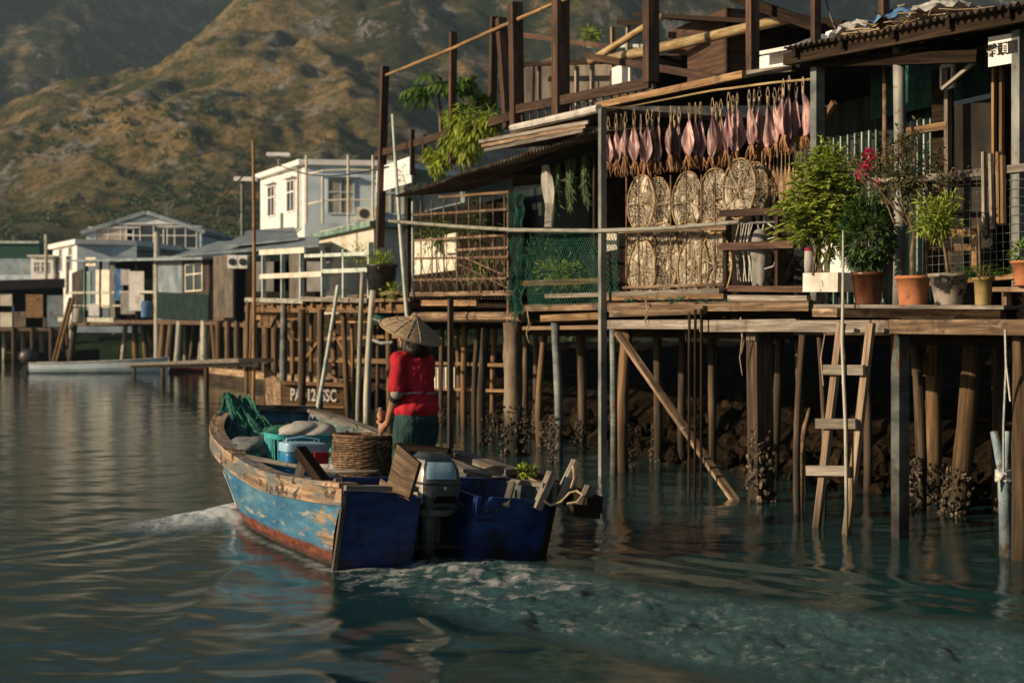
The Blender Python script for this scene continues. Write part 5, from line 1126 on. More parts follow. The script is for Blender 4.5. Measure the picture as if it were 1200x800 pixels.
for k, (u, v, u2, hh, Y, lb) in enumerate(((284, 210, 275, 66, 50, 'street lamp with a flat white head beside the tall slim mast'), (327, 181, 313, 14, 62, 'flat white lamp head on a short post on the roof of the white house'))):
    root = thing('street_lamp', lb, 'lamp', at(u, v + hh, Y)); mb = MB(); mb.tube(at(u, v + hh, Y), at(u, v, Y), .07, n=8); mb.build('post', steelg, root); mb = MB(); mb.beam(at(u2, v, Y), at(u2 + 27, v + .5, Y), .4, .14); mb.build('lamp_head', whitem, root)

# shed with blue tin roof between
sf = thing('tin_roof_shed', 'long low shed with blue grey tin roof and dark open front left of the balustrade', 'shed', V((-11.5, 50, 0)))
def qd(par, name, m_, *pts, th=.06): mb = MB(); mb.quad(*pts, th=th); return mb.build(name, m_, par)
qd(sf, 'roof', tinr, at(205, 299, 58), at(373, 287, 43), at(373, 277, 48), at(255, 283, 63)); 
qd(sf, 'roof', tinr, at(262, 288, 52), at(350, 279, 47), at(345, 266, 54), at(290, 270, 58))
a, b = at(262, 0, 52), at(374, 0, 43.5); a.z = b.z = 0
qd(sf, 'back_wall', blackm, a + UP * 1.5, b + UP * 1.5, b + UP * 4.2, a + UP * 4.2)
a2, b2 = at(252, 378, 52), at(376, 378, 41); qd(sf, 'deck', wood, a2, b2, b2 + V((2, 5, 0)), a2 + V((2, 5, 0)), th=.15)
for u, vt, vb, Y in ((268, 298, 372, 48.5), (345, 292, 350, 42.5)): mb = MB(); mb.beam(at(u, vb, Y), at(u, vt, Y), .3, .1, up=V((0, 1, 0))); mb.build('post', woodg, sf)
qd(sf, 'side_panel', stain, at(250, 372, 50.5), at(267, 372, 49.5), at(267, 298, 49.5), at(250, 300, 50.5))
for k, (u, wv) in enumerate(((319, 1.2), (340, 1.0), (365, 1.1))): p = at(u, 322, 43); qd(sf, 'hung_cloth', (clothw, blackp, clothw)[k], p - V((wv / 2, 0, .5)), p + V((wv / 2, 0, -.5)), p + V((wv / 2, 0, .4)), p + V((-wv / 2, 0, .4)), th=.02)
for k in range(9): u = 256 + k * 11; Y = 51 - k * 1.0; mb = MB(); p = at(u, 376, Y); mb.tube((p.x, p.y, -.8), p, .11); mb.build('pile', pileo if k % 3 == 0 else pilem, sf)
for k, u in enumerate((273, 285)): 
    p = at(u, 307, 48); root = thing('air_conditioner', f'white air conditioner box under the blue tin roof, {("left", "right")[k]} one', 'air conditioner', p); mb = MB(); mb.box(p - V((.16, .15, .22)), p + V((.16, .15, .22))); mb.build('case', whitem, root); mb = MB(); mb.lathe([(0, 0), (.12, 0), (.12, .02), (0, .02)], p - V((0, .16, 0)), 14, axis=V((0, -1, 0))); mb.build('fan_grille', blackp, root)

# far stilt house G
hG = thing('stilt_house', 'grey stilt house with wide tin roof and washing on its veranda above the moored skiff', 'house', at(170, 420, 82))
zG = 2.55
f0, f1 = V((at(78, 0, 88).x, 88, 0)), V((at(262, 0, 66).x, 66, 0)); inG = V((3.2, 4, 0)) * 1.2
qd(hG, 'deck', wood, f0 + UP * zG, f1 + UP * zG, f1 + inG + UP * zG, f0 + inG + UP * zG, th=.2)
def G(u, z, back=0):
    k = (u - 600) / FPX; d = f1 - f0; q = (k * f0.y - f0.x) / (d.x - k * d.y); p = f0 + d * q + inG * back; p.z = z; return p
def GV(u, v, back=0): p = G(u, 0, 0); return G(u, CAMH - (v - 395) / FPX * p.y, back)
mb = MB(); mb.beam(GV(70, 374), GV(135, 375), .25, .25); mb.build('deck_beam', paleb, hG); mb = MB(); mb.beam(GV(135, 377), GV(262, 378), .2, .2); mb.build('deck_beam', wood, hG)
qd(hG, 'wall', blackm, G(92, zG, .35), G(185, zG, .35), G(185, 6.2, .35), G(92, 6.2, .35)); qd(hG, 'wall', tinr, GV(184, 375), GV(213, 375), GV(213, 300), GV(184, 300), th=.12); qd(hG, 'wall', darkdoor, GV(213, 375), GV(250, 375), GV(250, 300), GV(213, 300), th=.12)  # the black wall stands in for the shade inside the open veranda
win(hG, GV(228, 325), f1 - f0, 2.3, 1.3, glassd, cream, False, 1, V((-.7, -.7, 0)))
qd(hG, 'net_panel', mat('dark_green_netting', [(.4, (.006, .02, .018)), (.6, (.015, .045, .038))], (2, 2, 2), rough=.9), GV(186, 373) + V((-.1, -.1, 0)), GV(247, 376) + V((-.1, -.1, 0)), GV(247, 345) + V((-.1, -.1, 0)), GV(186, 342) + V((-.1, -.1, 0)), th=.03)
qd(hG, 'roof', tinr, GV(90, 305) + V((-.5, -.5, 0)), GV(252, 302) + V((-.5, -.5, 0)), GV(252, 290) + inG, GV(95, 296) + inG, th=.12)
qd(hG, 'fascia', cream, GV(108, 312) + V((-.3, -.3, 0)), GV(120, 312) + V((-.3, -.3, 0)), GV(120, 302) + V((-.3, -.3, 0)), GV(108, 302) + V((-.3, -.3, 0)))
qd(hG, 'end_wall', darkdoor, GV(84, 372), GV(96, 372), GV(96, 315), GV(84, 320)); qd(hG, 'wall_panel', greent, GV(98, 372), GV(106, 372), GV(106, 318), GV(98, 318)); qd(hG, 'wall_panel', cream, GV(112, 360), GV(128, 360), GV(128, 316), GV(112, 316))
for (u, w_) in ((101, .2), (118, .15), (132, .3), (160, .15), (183, .3), (249, .3)): mb = MB(); mb.beam(GV(u, 376), GV(u, 303), w_, .15, up=V((0, 1, 0))); mb.build('post', paleb if u in (132, 183) else woodd, hG)
mb = MB(); mb.beam(GV(80, 343), GV(184, 342), .1, .12); mb.beam(GV(80, 358), GV(184, 358), .08, .1); mb.build('rail', paleb, hG)
for (u, v0, v1, wv, m_, nm) in ((148, 316, 334, .5, clothw, 'pale'), (151, 342, 368, .8, clothw, 'x'), (140, 315, 352, .5, bluec, 'x'), (161, 318, 364, .8, whitem, 'x'), (113, 356, 370, .8, whitem, 'x')):
    p0, p1 = GV(u, v1), GV(u, v0); qd(hG, 'hung_cloth', m_, p0 - V((wv / 2, .2, 0)), p0 + V((wv / 2, -.2, 0)), p1 + V((wv / 2, -.2, 0)), p1 - V((wv / 2, .2, 0)), th=.03)
for k in range(20):
    u = 78 + k * 9.5; back = random.choice((0, 0, .5, .9)); p = G(u, zG - .1, back); mb = MB(); mb.tube((p.x + random.uniform(-.4, .4), p.y, -.8), p, random.uniform(.09, .18)); mb.build('pile', (pileo, pilem, paleb)[k % 3], hG)
for (u, v0, v1) in ((184, 272, 420), (84, 372, 418)): mb = MB(); mb.tube(GV(u, v1), GV(u, v0), .16); mb.build('mast', paleb, hG)
qd(hG, 'deck_shade_sheet', blackm, G(78, -1, .95), G(262, -1, .95), G(262, zG, .95), G(78, zG, .95))  # near-black sheet standing in for the shade beneath the deck
for k, (ua, ub) in enumerate(((66, 88), (70, 92))): mb = MB(); mb.tube(V((G(ua, 0).x, G(ua, 0).y - 1, -.3)), GV(ub, 350) - V((0, 1, 0)), .1); mb.build('ladder_rail', woodo, hG)
# gable house and low white block
hH = thing('gable_house', 'pale blue two storey house with a shallow gable roof at the foot of the hill', 'house', at(170, 400, 112))
Y = 112; L_, R_, A_ = at(101, 274, Y), at(236, 273, Y), at(172, 253, Y)
mb = MB(); i = [V((L_.x, Y, 2)), V((R_.x, Y, 2)), R_, A_, L_]; mb.v = i + [p + V((.6, 11, 0)) for p in i]; mb.face((0, 1, 2, 3, 4), None, .5); mb.face((9, 8, 7, 6, 5), None, .5)
for k in range(5): mb.face(((k + 1) % 5, k, 5 + k, 5 + (k + 1) % 5), None, .5)
mb.build('wall', bluew, hH); mb = MB()
for e0, e1 in ((L_ + V((-.3, -.4, -.1)), A_ + V((0, -.4, .1))), (A_ + V((0, -.4, .1)), R_ + V((.3, -.4, -.1)))): mb.quad(e0, e1, e1 + V((.6, 12, 0)), e0 + V((.6, 12, 0)), th=-.3)
mb.build('roof', tinr, hH)
for (u, v, w_, h_, g) in ((134, 277, 3, 1.2, glassw), (172, 280, 3.2, 2.2, glassd), (211, 279, 2.6, 1.6, glassd)): win(hH, at(u, v, Y - .02), V((1, 0, 0)), w_, h_, g, whitem, True, 2, V((0, -1, 0)))
hI = thing('white_block_house', 'small flat roofed white house in front of the pale blue gable house', 'house', at(90, 400, 104))
Yc = 104; a, b, c_ = at(62, 0, 110), at(90, 0, Yc), at(160, 0, Yc + 1)
for p in (a, b, c_): p.z = 2
z1 = at(90, 283, Yc).z
for A, B, m_ in ((a, b, whitem), (b, c_, bluew)): qd(hI, 'wall', m_, A, B, B + UP * (z1 - 2), A + UP * (z1 - 2), th=.2)  # white house too: its right wall gets shade painted as blue
qd(hI, 'roof_slab', whitem, a + UP * (z1 - 1.85) + V((-.4, 0, 0)), b + UP * (z1 - 1.85) + V((0, -.5, 0)), c_ + UP * (z1 - 1.85), c_ + V((2, 8, z1 - 1.85)), th=.35)
nn = V(((b - a).y, -(b - a).x, 0)).normalized(); nn = -nn if nn.y > 0 else nn
for q in (.35, .75): win(hI, a.lerp(b, q) + UP * (at(80, 304, 107).z - 2), b - a, .9, 1.7, glassd, whitem, True, 1, nn)
# left edge cluster
hJ = thing('green_netted_building', 'dark green netted building at the left edge below the hill', 'building', at(20, 400, 118))
a, b = at(-60, 0, 118), at(46, 0, 118); a.z = b.z = 2
z1, z2, z3 = at(0, 322, 118).z, at(0, 303, 118).z, at(0, 284, 118).z
for lo, hi, m_, nm in ((2, z1, bluew, 'wall'), (z1 + .01, z2, tinr, 'wall'), (z2 + .01, z3, netg, 'net_cover')): mb = MB(); mb.box((a.x, 118, lo), (b.x, 125, hi)); mb.build(nm, m_, hJ)
mb = MB(); mb.beam(V((a.x, 117.9, z3)), V((b.x, 117.9, z3)), .3, .2); mb.build('frame', tint, hJ)
hK = thing('white_hut', 'tiny white hut between the green building and the white block house', 'hut', at(48, 400, 108)); a, b = at(36, 0, 108), at(62, 0, 108); mb = MB(); mb.box((a.x, 108, 2), (b.x, 112, at(0, 301, 108).z)); mb.build('wall', whitem, hK); mb = MB(); mb.box((a.x - .2, 107.7, at(0, 301, 108).z + .01), (b.x + .2, 112, at(0, 299, 108).z)); mb.build('roof', cream, hK)
for u in (43, 52): win(hK, at(u, 313, 107.98), V((1, 0, 0)), .45, .8, glassd, whitem, False, 1, V((0, -1, 0)))
hL = thing('stilt_house', 'low row of stilt sheds with patched walls at the far left', 'house', at(20, 412, 92))
Y = 92; B_ = lambda u, v, y=Y: at(u, v, y)
qd(hL, 'roof', tarm, B_(-60, 342), B_(76, 336), B_(76, 326, 97), B_(-60, 330, 97)); qd(hL, 'deck', wood, B_(-60, 384), B_(78, 384), B_(78, 383, 98), B_(-60, 383, 98), th=.2)
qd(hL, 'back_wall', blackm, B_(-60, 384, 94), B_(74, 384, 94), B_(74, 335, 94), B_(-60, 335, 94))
for (u0, u1, v0, v1, m_) in ((0, 14, 344, 383, cream), (-60, 0, 350, 383, stain), (30, 50, 345, 383, woodo), (16, 30, 365, 383, stain), (55, 74, 346, 383, tinr), (-2, 16, 358, 366, bluec), (30, 54, 372, 383, stain)): qd(hL, 'wall_panel', m_, B_(u0, v1, Y + .3), B_(u1, v1, Y + .3), B_(u1, v0, Y + .3), B_(u0, v0, Y + .3))
for k in range(12): u = -50 + k * 11; mb = MB(); p = B_(u, 384, Y + (k % 2) * 3); mb.tube((p.x, p.y, -.8), p, .14); mb.build('pile', (pilem, paleb)[k % 2], hL)
qd(hL, 'deck_shade_sheet', blackm, V((B_(-60, 0, 99).x, 99, -1)), V((B_(80, 0, 99).x, 99, -1)), B_(80, 384, 99), B_(-60, 384, 99))  # black backing sheet, added as the darkness under the sheds
for k, (u, v0, v1) in enumerate(((54, 275, 330), (79, 300, 345))): mb = MB(); mb.tube(at(u, v1, 98), at(u, v0, 98), .12, n=7); tag(mb.build('wooden_mast', paleb), f'thin pale mast rising beside the {("white hut", "white block house")[k]}', 'mast')

# skiff with outboard and other small boats
def skiff(name, label, cu, cv, Lm, hd, m_, in_m, wv=1.3, hh=.5):
    Yb = FPX * CAMH / (cv - 395); o = at(cu, cv, Yb); o.z = 0; root = thing(name, label, 'boat', o, None); d = V((math.cos(hd), math.sin(hd), 0)); s = V((-d.y, d.x, 0))
    def hullf(x, y, k=1):
        X_ = (x - .5) * Lm; half = wv / 2 * (1 - max(0, (x - .45) / .55) ** 2.2 * .92) * (.85 + .15 * min(1, x * 4)); th = (y - .5) * math.pi
        zz = -.12 + (hh + .25 * x ** 2 + .12) * (1 - math.cos(th) ** .6) if abs(math.cos(th)) > 1e-6 else hh + .25 * x ** 2
        return o + d * X_ + s * half * k * math.sin(th) ** 1 * 1 + UP * zz
    mb = MB(); mb.grid(lambda x, y: hullf(x, y), 14, 12); mb.grid(lambda x, y: hullf(x, 1 - y, .93) + UP * .03, 14, 12)
    t0 = [hullf(0, k / 12) for k in range(13)]; i0 = len(mb.v); mb.v += t0; mb.face(list(range(i0, i0 + 13)), None, .5)
    hl = mb.build('hull', m_, root, smooth=False)
    mb = MB()
    for y in (0, 1): mb.path([hullf(k / 14, y) + UP * .02 for k in range(15)], .04, 6)
    mb.build('gunwale', in_m, root); mb = MB()
    for q in (.3, .6): mb.beam(o + d * (q - .5) * Lm - s * wv * .42 + UP * hh * .8, o + d * (q - .5) * Lm + s * wv * .42 + UP * hh * .8, .25, .04)
    mb.build('thwart', in_m, root); return root, o, d, s
rt_, o_, d_, s_ = skiff('skiff', 'pale grey open skiff moored below the far stilt house', 118, 437, 6.2, R(2), bluew, clothw, 1.5, .45)
mo = o_ - d_ * 3.3; ob = thing('outboard_motor', 'black outboard motor tilted on the stern of the pale grey skiff', 'outboard motor', mo)
mb = MB(); mb.ell(mo + UP * .75, (.45, .26, .4), None, 14); mb.build('cowling', blackp, ob, smooth=True); mb = MB(); mb.beam(mo + V((.1, 0, .5)), mo + V((-.3, 0, -.1)), .2, .25); mb.build('leg', blackp, ob)
skiff('rowing_boat', 'small red brown rowing boat moored under the gangplank', 232, 436, 3.4, R(8), mat('boat_red', [(.4, (.16, .03, .02)), (.6, (.28, .07, .05))], (2, 2, 2)), wood, 1.2, .35)
rt2, o2, d2, s2 = skiff('skiff', 'small dark boat moored beyond the pale grey skiff', 62, 424, 6.0, R(10), woodd, wood, 1.5, .6)
pass
# wires
def wire(a, b, sag, r_=.012, lb='', n=14):
    mb = MB(); mb.path([a.lerp(b, k / n) - UP * sag * math.sin(math.pi * k / n) for k in range(n + 1)], r_, 4); tag(mb.build('overhead_wire', blackp), lb, 'wire')
wire(at(298, 178, 34), P(455, 195, 0), .35, .012, 'dark wire sagging from the tall slim mast towards the terrace')
wire(at(441, 181, 26), at(478, 133, 24.5), -.3, .01, 'short wire looping up from the terrace corner to the teal white pole')
wire(P(965, -10, .2), P(985, 45, .3), .05, .008, 'thin wire slanting down to the corrugated roof')

# small clutter: ropes and rags under the decks, pipes and aerials on the far houses
for k, (u, v0, v1, t_, lb) in enumerate(((618, 364, 402, -.2, 'short frayed rope dangling from the deck edge beside the thick concrete pile'), (868, 372, 440, -.2, 'thin rope hanging from the deck edge just right of the diagonal brace top'), (757, 352, 385, -.25, 'loop of old rope hanging below the leftmost round racks'))):
    mb = MB(); mb.path([P(u, v0, t_), P(u + 2, v0 + (v1 - v0) * .35, t_ - .02), P(u - 1, v0 + (v1 - v0) * .7, t_), P(u + 2, v1, t_ + .02)], .009, 5, True, None, [.011, .01, .009, .004]); mb.path([P(u, v0 + 4, t_), P(u + 4, v0 + (v1 - v0) * .4, t_), P(u + 1, v0 + (v1 - v0) * .62, t_)], .006, 4)
    tag(mb.build('dangling_rope', cordm), lb, 'rope')
ae = thing('roof_aerial', 'thin television aerial on the roof of the pale blue gable house', 'aerial', at(196, 262, 114))
mb = MB(); mb.tube(at(196, 264, 114), at(196, 240, 114), .05, n=6); mb.build('mast', steelg, ae)
mb = MB()
for k in range(5): mb.beam(at(190 + k * .4, 241 + k * 2.2, 114), at(203 - k * .6, 242 + k * 2.2, 114), .04, .04)
mb.build('antenna_rods', steelg, ae)
dp = MB(); dp.path([Cn.lerp(Lf, .08) + nl_ * .12 + UP * 8.9, Cn.lerp(Lf, .08) + nl_ * .12 + UP * 6.3, Cn.lerp(Lf, .3) + nl_ * .12 + UP * 6.0], .06, 6); dp.build('drain_pipe', steelg, hF)
ac2 = thing('air_conditioner', 'air conditioner box fixed to the shaded wall of the white storey house', 'air conditioner', Cn.lerp(Rt, .62) + nr_ * .3 + UP * 6.6)
mb = MB(); q = Cn.lerp(Rt, .62) + nr_ * .3 + UP * 6.85; mb.box(q - V((.4, .2, .28)), q + V((.4, .2, .28))); mb.build('case', cream, ac2)
mb = MB(); mb.lathe([(0, 0), (.2, 0), (.2, .03), (0, .03)], q - V((.1, .2, 0)), 16, axis=V((0, -1, 0))); mb.build('fan_grille', blackp, ac2)
for k, (u, v, Y, m_, lb) in enumerate(((172, 356, 74, bluec, 'blue plastic drum on the veranda of the grey stilt house'), (92, 362, 84, clothw, 'pale drum at the left end of the veranda of the grey stilt house'))):
    p = at(u, v + 16, Y); mb = MB(); mb.lathe([(0, 0), (.28, 0), (.3, .1), (.3, .75), (.27, .85), (0, .85)], p, 16); tag(mb.build('plastic_drum', m_, smooth=True), lb, 'drum')
wire(at(300, 190, 34.5), at(196, 246, 113), 1.2, .03, 'long dark wire running from the tall slim mast to the far aerial')

# ------------------------------------------------------------------ the work boat
ROLL = R(2.5)
_c, _s = math.cos(ROLL), math.sin(ROLL)
xr = (BR * _c - UP * _s); zr = (UP * _c + BR * _s)
BM = Matrix(((xr.x, BF.x, zr.x, BO.x), (xr.y, BF.y, zr.y, BO.y), (xr.z, BF.z, zr.z, 0), (0, 0, 0, 1)))
BL = lambda x, y, z: BM @ V((x, y, z))
hullp = bpy.data.materials.new('hull_paint'); hullp.use_nodes = True
def hull_material():
    nt = hullp.node_tree; L = nt.links; b = nt.nodes['Principled BSDF']; tc = nd(nt, 'ShaderNodeTexCoord'); geo = nd(nt, 'ShaderNodeNewGeometry')
    uv = tc.outputs['UV']
    def noise(s, d=8, r=.65, dis=0, loc=(0, 0, 0)):
        mp = nd(nt, 'ShaderNodeMapping'); mp.inputs['Scale'].default_value = s; mp.inputs['Location'].default_value = loc; L.new(uv, mp.inputs[0])
        n = nd(nt, 'ShaderNodeTexNoise'); n.inputs['Scale'].default_value = 1; n.inputs['Detail'].default_value = d; n.inputs['Roughness'].default_value = r; n.inputs['Distortion'].default_value = dis; L.new(mp.outputs[0], n.inputs['Vector']); return n.outputs[0]
    def ramp(i, st):
        cr = nd(nt, 'ShaderNodeValToRGB'); e = cr.color_ramp.elements
        while len(e) < len(st): e.new(.5)
        for k, (p, c) in enumerate(st): e[k].position = p; e[k].color = (*c, 1)
        L.new(i, cr.inputs[0]); return cr.outputs[0]
    def M(op, a, c=0, d=0):
        n = nd(nt, 'ShaderNodeMath', operation=op)
        for i, q in enumerate((a, c, d)):
            if isinstance(q, (int, float)): n.inputs[i].default_value = q
            else: L.new(q, n.inputs[i])
        return n.outputs[0]
    def mr(i, a, c, d=0, e=1):
        m = nd(nt, 'ShaderNodeMapRange'); 
        for k, q in enumerate((a, c, d, e)): m.inputs[k + 1].default_value = q
        L.new(i, m.inputs[0]); return m.outputs[0]
    def mix(f, a, c):
        m = nd(nt, 'ShaderNodeMix', data_type='RGBA'); L.new(f, m.inputs[0])
        for q, s in ((a, 6), (c, 7)):
            if isinstance(q, tuple): m.inputs[s].default_value = (*q, 1)
            else: L.new(q, m.inputs[s])
        return m.outputs[2]
    sp = nd(nt, 'ShaderNodeSeparateXYZ'); L.new(uv, sp.inputs[0]); ul, vz = sp.outputs[0], sp.outputs[1]   # u = metres from the stern, v = height
    c = ramp(noise((1.2, 5, 1), 7, .7), [(.3, (.016, .07, .15)), (.44, (.03, .125, .23)), (.57, (.06, .19, .29)), (.68, (.15, .27, .31))])
    c = mix(mr(noise((2.2, 9, 1), 9, .75, .3, (3, 8, 0)), .56, .66), c, (.42, .38, .26))
    # peeled planks towards the stern corner
    pe_ = mr(M('ADD', noise((2.6, 13, 1), 9, .7, .7, (9, 1, 0)), M('MULTIPLY', mr(ul, .75, -.1), .17)), .63, .67)
    woodc = ramp(noise((2, 30, 1), 6), [(.35, (.12, .07, .04)), (.5, (.25, .185, .13)), (.66, (.42, .34, .26))])
    c = mix(pe_, c, woodc)
    # seam line between strakes, rust streaks
    c = mix(mr(noise((9, .9, 1), 5, .6, 0, (0, 4, 0)), .655, .70), c, (.36, .14, .035))
    band = M('ADD', vz, M('MULTIPLY', M('SUBTRACT', noise((4, 10, 1), 8, .7), .5), .16))
    red = ramp(noise((3, 12, 1), 8, .75), [(.35, (.04, .015, .011)), (.5, (.13, .036, .022)), (.62, (.24, .085, .042)), (.72, (.34, .23, .15))])
    c = mix(mr(band, .115, .095), c, red); c = mix(mr(band, .05, .0), c, (.03, .022, .015))
    L.new(c, b.inputs['Base Color']); L.new(mr(noise((6, 20, 1)), .3, .7, .42, .72), b.inputs['Roughness']); b.inputs['Specular IOR Level'].default_value = .4
    bp = nd(nt, 'ShaderNodeBump'); bp.inputs['Strength'].default_value = .6; bp.inputs['Distance'].default_value = .006; L.new(M('ADD', noise((5, 30, 1), 8, .7), M('MULTIPLY', pe_, -.5)), bp.inputs['Height']); L.new(bp.outputs[0], b.inputs['Normal'])
hull_material()
navy = mat('navy_paint', [(.32, (.005, .014, .06)), (.45, (.009, .032, .14)), (.58, (.014, .05, .2)), (.7, (.035, .085, .22))], (5, 5, 9), rough=.5, bump=.7, var=.15, patch=((.010, .012, .018), (4, 4, 2.2), .52, .14), patch2=((.10, .09, .075), (13, 13, 16), .63, .03), zband=(-.12, .13, (.035, .012, .01)), bd=.006)
inner = mat('hull_inside', [(.35, (.03, .05, .055)), (.5, (.09, .13, .13)), (.65, (.2, .24, .22))], (4, 4, 4), rough=.75, patch=((.1, .07, .045), 3, .5, .1))
railw = woodm('rail_wood', (.07, .045, .028), (.27, .18, .11), (.48, .37, .25), patch=((.10, .12, .125), (1.3, 1.3, 5), .475, .1), patch2=((.05, .035, .028), (5, 5, 7), .56, .05))
greydk = woodm('grey_timber', (.05, .045, .04), (.14, .125, .105), (.28, .26, .22), patch=((.05, .04, .03), 4, .55, .1))
ST = [(-.25, 0, .80, .57, .80), (.44, .5, .86, .54, .83), (1.4, 1.35, .92, .52, .85), (2.5, 2.3, .93, .60, .82), (3.4, 3.0, .86, .69, .68), (4.1, 3.75, .70, .79, .55), (4.72, 4.4, .42, .90, .34)]
def cat(p, t):
    n = len(p) - 1; x = min(max(t, 0), 1) * n; i = min(int(x), n - 1); f = x - i
    a, b, c, d = p[max(i - 1, 0)], p[i], p[i + 1], p[min(i + 2, n)]
    return tuple(.5 * (2 * b[k] + (c[k] - a[k]) * f + (2 * a[k] - 5 * b[k] + 4 * c[k] - d[k]) * f * f + (3 * b[k] - a[k] - 3 * c[k] + d[k]) * f ** 3) for k in range(len(b)))
def hullpt(t, q, side, off=0.0, zs=0.0):
    """q 0 = gunwale, .6 = waterline, .85 chine, 1 keel"""
    bt, bb, ht, zt, hw = cat(ST, t); zk = -.24
    if q <= .6: k = q / .6; z = zt * (1 - k); y = bt + (bb - bt) * k; x = ht + (hw - ht) * k + .03 * math.sin(k * math.pi)
    elif q <= .85: k = (q - .6) / .25; z = -.16 * k; y = bb; x = hw * (1 - .25 * k)
    else: k = (q - .85) / .15; z = -.16 + (zk + .16) * k; y = bb; x = hw * .75 * (1 - k)
    return V((side * max(0, x - off), y, z + zs))
boat = thing('work_boat', 'weathered blue wooden work boat under way with rusty red waterline and worn timber rail', 'boat', BL(0, 2.1, 0))
def bb(): return MB(BM)
mb = bb()
NT = 48; qs = [0, .12, .24, .36, .48, .6, .72, .85, 1]
for side in (-1, 1):
    i0 = len(mb.v)
    for j in range(NT + 1):
        for q in qs: mb.v.append(hullpt(j / NT, q, side))
    n = len(qs)
    for j in range(NT):
        for k in range(n - 1):
            A = i0 + j * n + k; f = (A, A + n, A + n + 1, A + 1)
            vv = [mb.v[x] for x in f]; uv = [(p.y + (7 if side > 0 else 0), p.z) for p in vv]
            if side < 0: mb.face(f[::-1], uv[::-1], .5)
            else: mb.face(f, uv, .5)
hull = mb.build('hull', hullp, boat, smooth=False)
mb = bb()      # bow plate
for k in range(len(qs) - 2):
    a, b = hullpt(1, qs[k], -1), hullpt(1, qs[k + 1], -1); c, d = hullpt(1, qs[k + 1], 1), hullpt(1, qs[k], 1); mb.quad(a, b, c, d, c=.5)
mb.build('bow_plate', hullp, boat)
mb = bb()      # inner skin
for side in (-1, 1):
    mb.grid(lambda x, y: hullpt(.015 + x * .97, y * .66, side, .055), 40, 6, .5)
mb.build('lining', inner, boat)
mb = bb(); mb.grid(lambda x, y: V((( y * 2 - 1) * (cat(ST, x)[4] - .06), cat(ST, x)[1] + .03, .10 + .12 * x ** 2)), 30, 6, .5); mb.build('floor', wood, boat)
# gunwale planks: outer rubbing strake and cap, port / starboard / bow
for side, nm in ((-1, 'port'), (1, 'star')):
    mb = bb(); N = 40
    def strip(f, name_c):
        i0 = len(mb.v)
        for j in range(N + 1): mb.v += f(j / N)
        m = 4
        for j in range(N):
            L_ = j / N * 5
            for k in range(m):
                k2 = (k + 1) % m; A = i0 + j * m; h_ = .06
                mb.face((A + k, A + k2, A + m + k2, A + m + k), [(L_, k * .1), (L_, k * .1 + .1), (L_ + .125, k * .1 + .1), (L_ + .125, k * .1)], name_c)
        mb.face((i0 + 3, i0 + 2, i0 + 1, i0), None, name_c); e = i0 + N * m; mb.face((e, e + 1, e + 2, e + 3), None, name_c)
    def strake(t):
        p = hullpt(t * 1.0, 0, side); o = V((side, 0, 0)); w_ = .035 + .015 * math.sin(t * 3)
        return [p + V((0, 0, .0)), p + o * w_, p + o * w_ - UP * .125, p - UP * .125 + o * .004]
    strip(strake, .6)
    def capf(t):
        p = hullpt(t, 0, side); o = V((side, 0, 0)); return [p + o * .055 + UP * .002, p - o * .085 + UP * .002, p - o * .085 + UP * .036, p + o * .055 + UP * .036]
    strip(capf, .75)
    mb.build('gunwale', railw if side < 0 else greydk, boat)
a, b = hullpt(1, 0, -1), hullpt(1, 0, 1); mb = bb(); mb.beam(a + V((-.05, .0, .02)), b + V((.05, .0, .02)), .14, .06); mb.beam(a + V((-.04, .03, -.08)), b + V((.04, .03, -.08)), .05, .14); mb.build('bow_rail', railw, boat)
mb = bb(); mb.grid(lambda x, y: V(((x * 2 - 1) * (cat(ST, .86 + .13 * y)[2] - .07), cat(ST, .86 + .13 * y)[0] - .02, cat(ST, .86 + .13 * y)[3] - .12)), 4, 6, .5); mb.build('foredeck', greydk, boat)
mb = bb()
for k in range(9):
    y = k + 0; rv = hullpt(0.1 + k * .085, .0, -1)
for side in (-1, 1):
    for k in range(9):
        t = .16 + k * .085; mb = bb() if False else mb; mb.path([hullpt(t, q, side, .075) for q in (.05, .3, .6)], .028, 6)
mb.build('ribs', greydk, boat)
mb = bb()
for k in range(34):
    p = hullpt(k / 33.0 * .97 + .01, 0, -1); mb.ell(p + V((.02 if k % 2 else -.02, 0, .038)), (.009, .009, .006), None, 6)
mb.build('nail_heads', rust, boat)
for (y, z, h_, m_) in ((.62, .54, .5, navy), (1.75, .40, .3, inner), (3.3, .58, .2, inner)):
    ht = cat(ST, min(1, (y + .25) / 4.97))[2] - .06; mb = bb(); mb.beam((-ht, y, z - h_ / 2), (ht, y, z - h_ / 2), .04, h_, up=UP); mb.beam((-ht, y, z + .015), (ht, y, z + .015), .09, .03); mb.build('bulkhead', m_, boat)
mb = bb(); 
for k in range(7): y = 1.8 + k * .215; mb.beam((-.84, y, .40), (.84, y, .40), .2, .025)
mb.build('mid_deck', wood, boat)
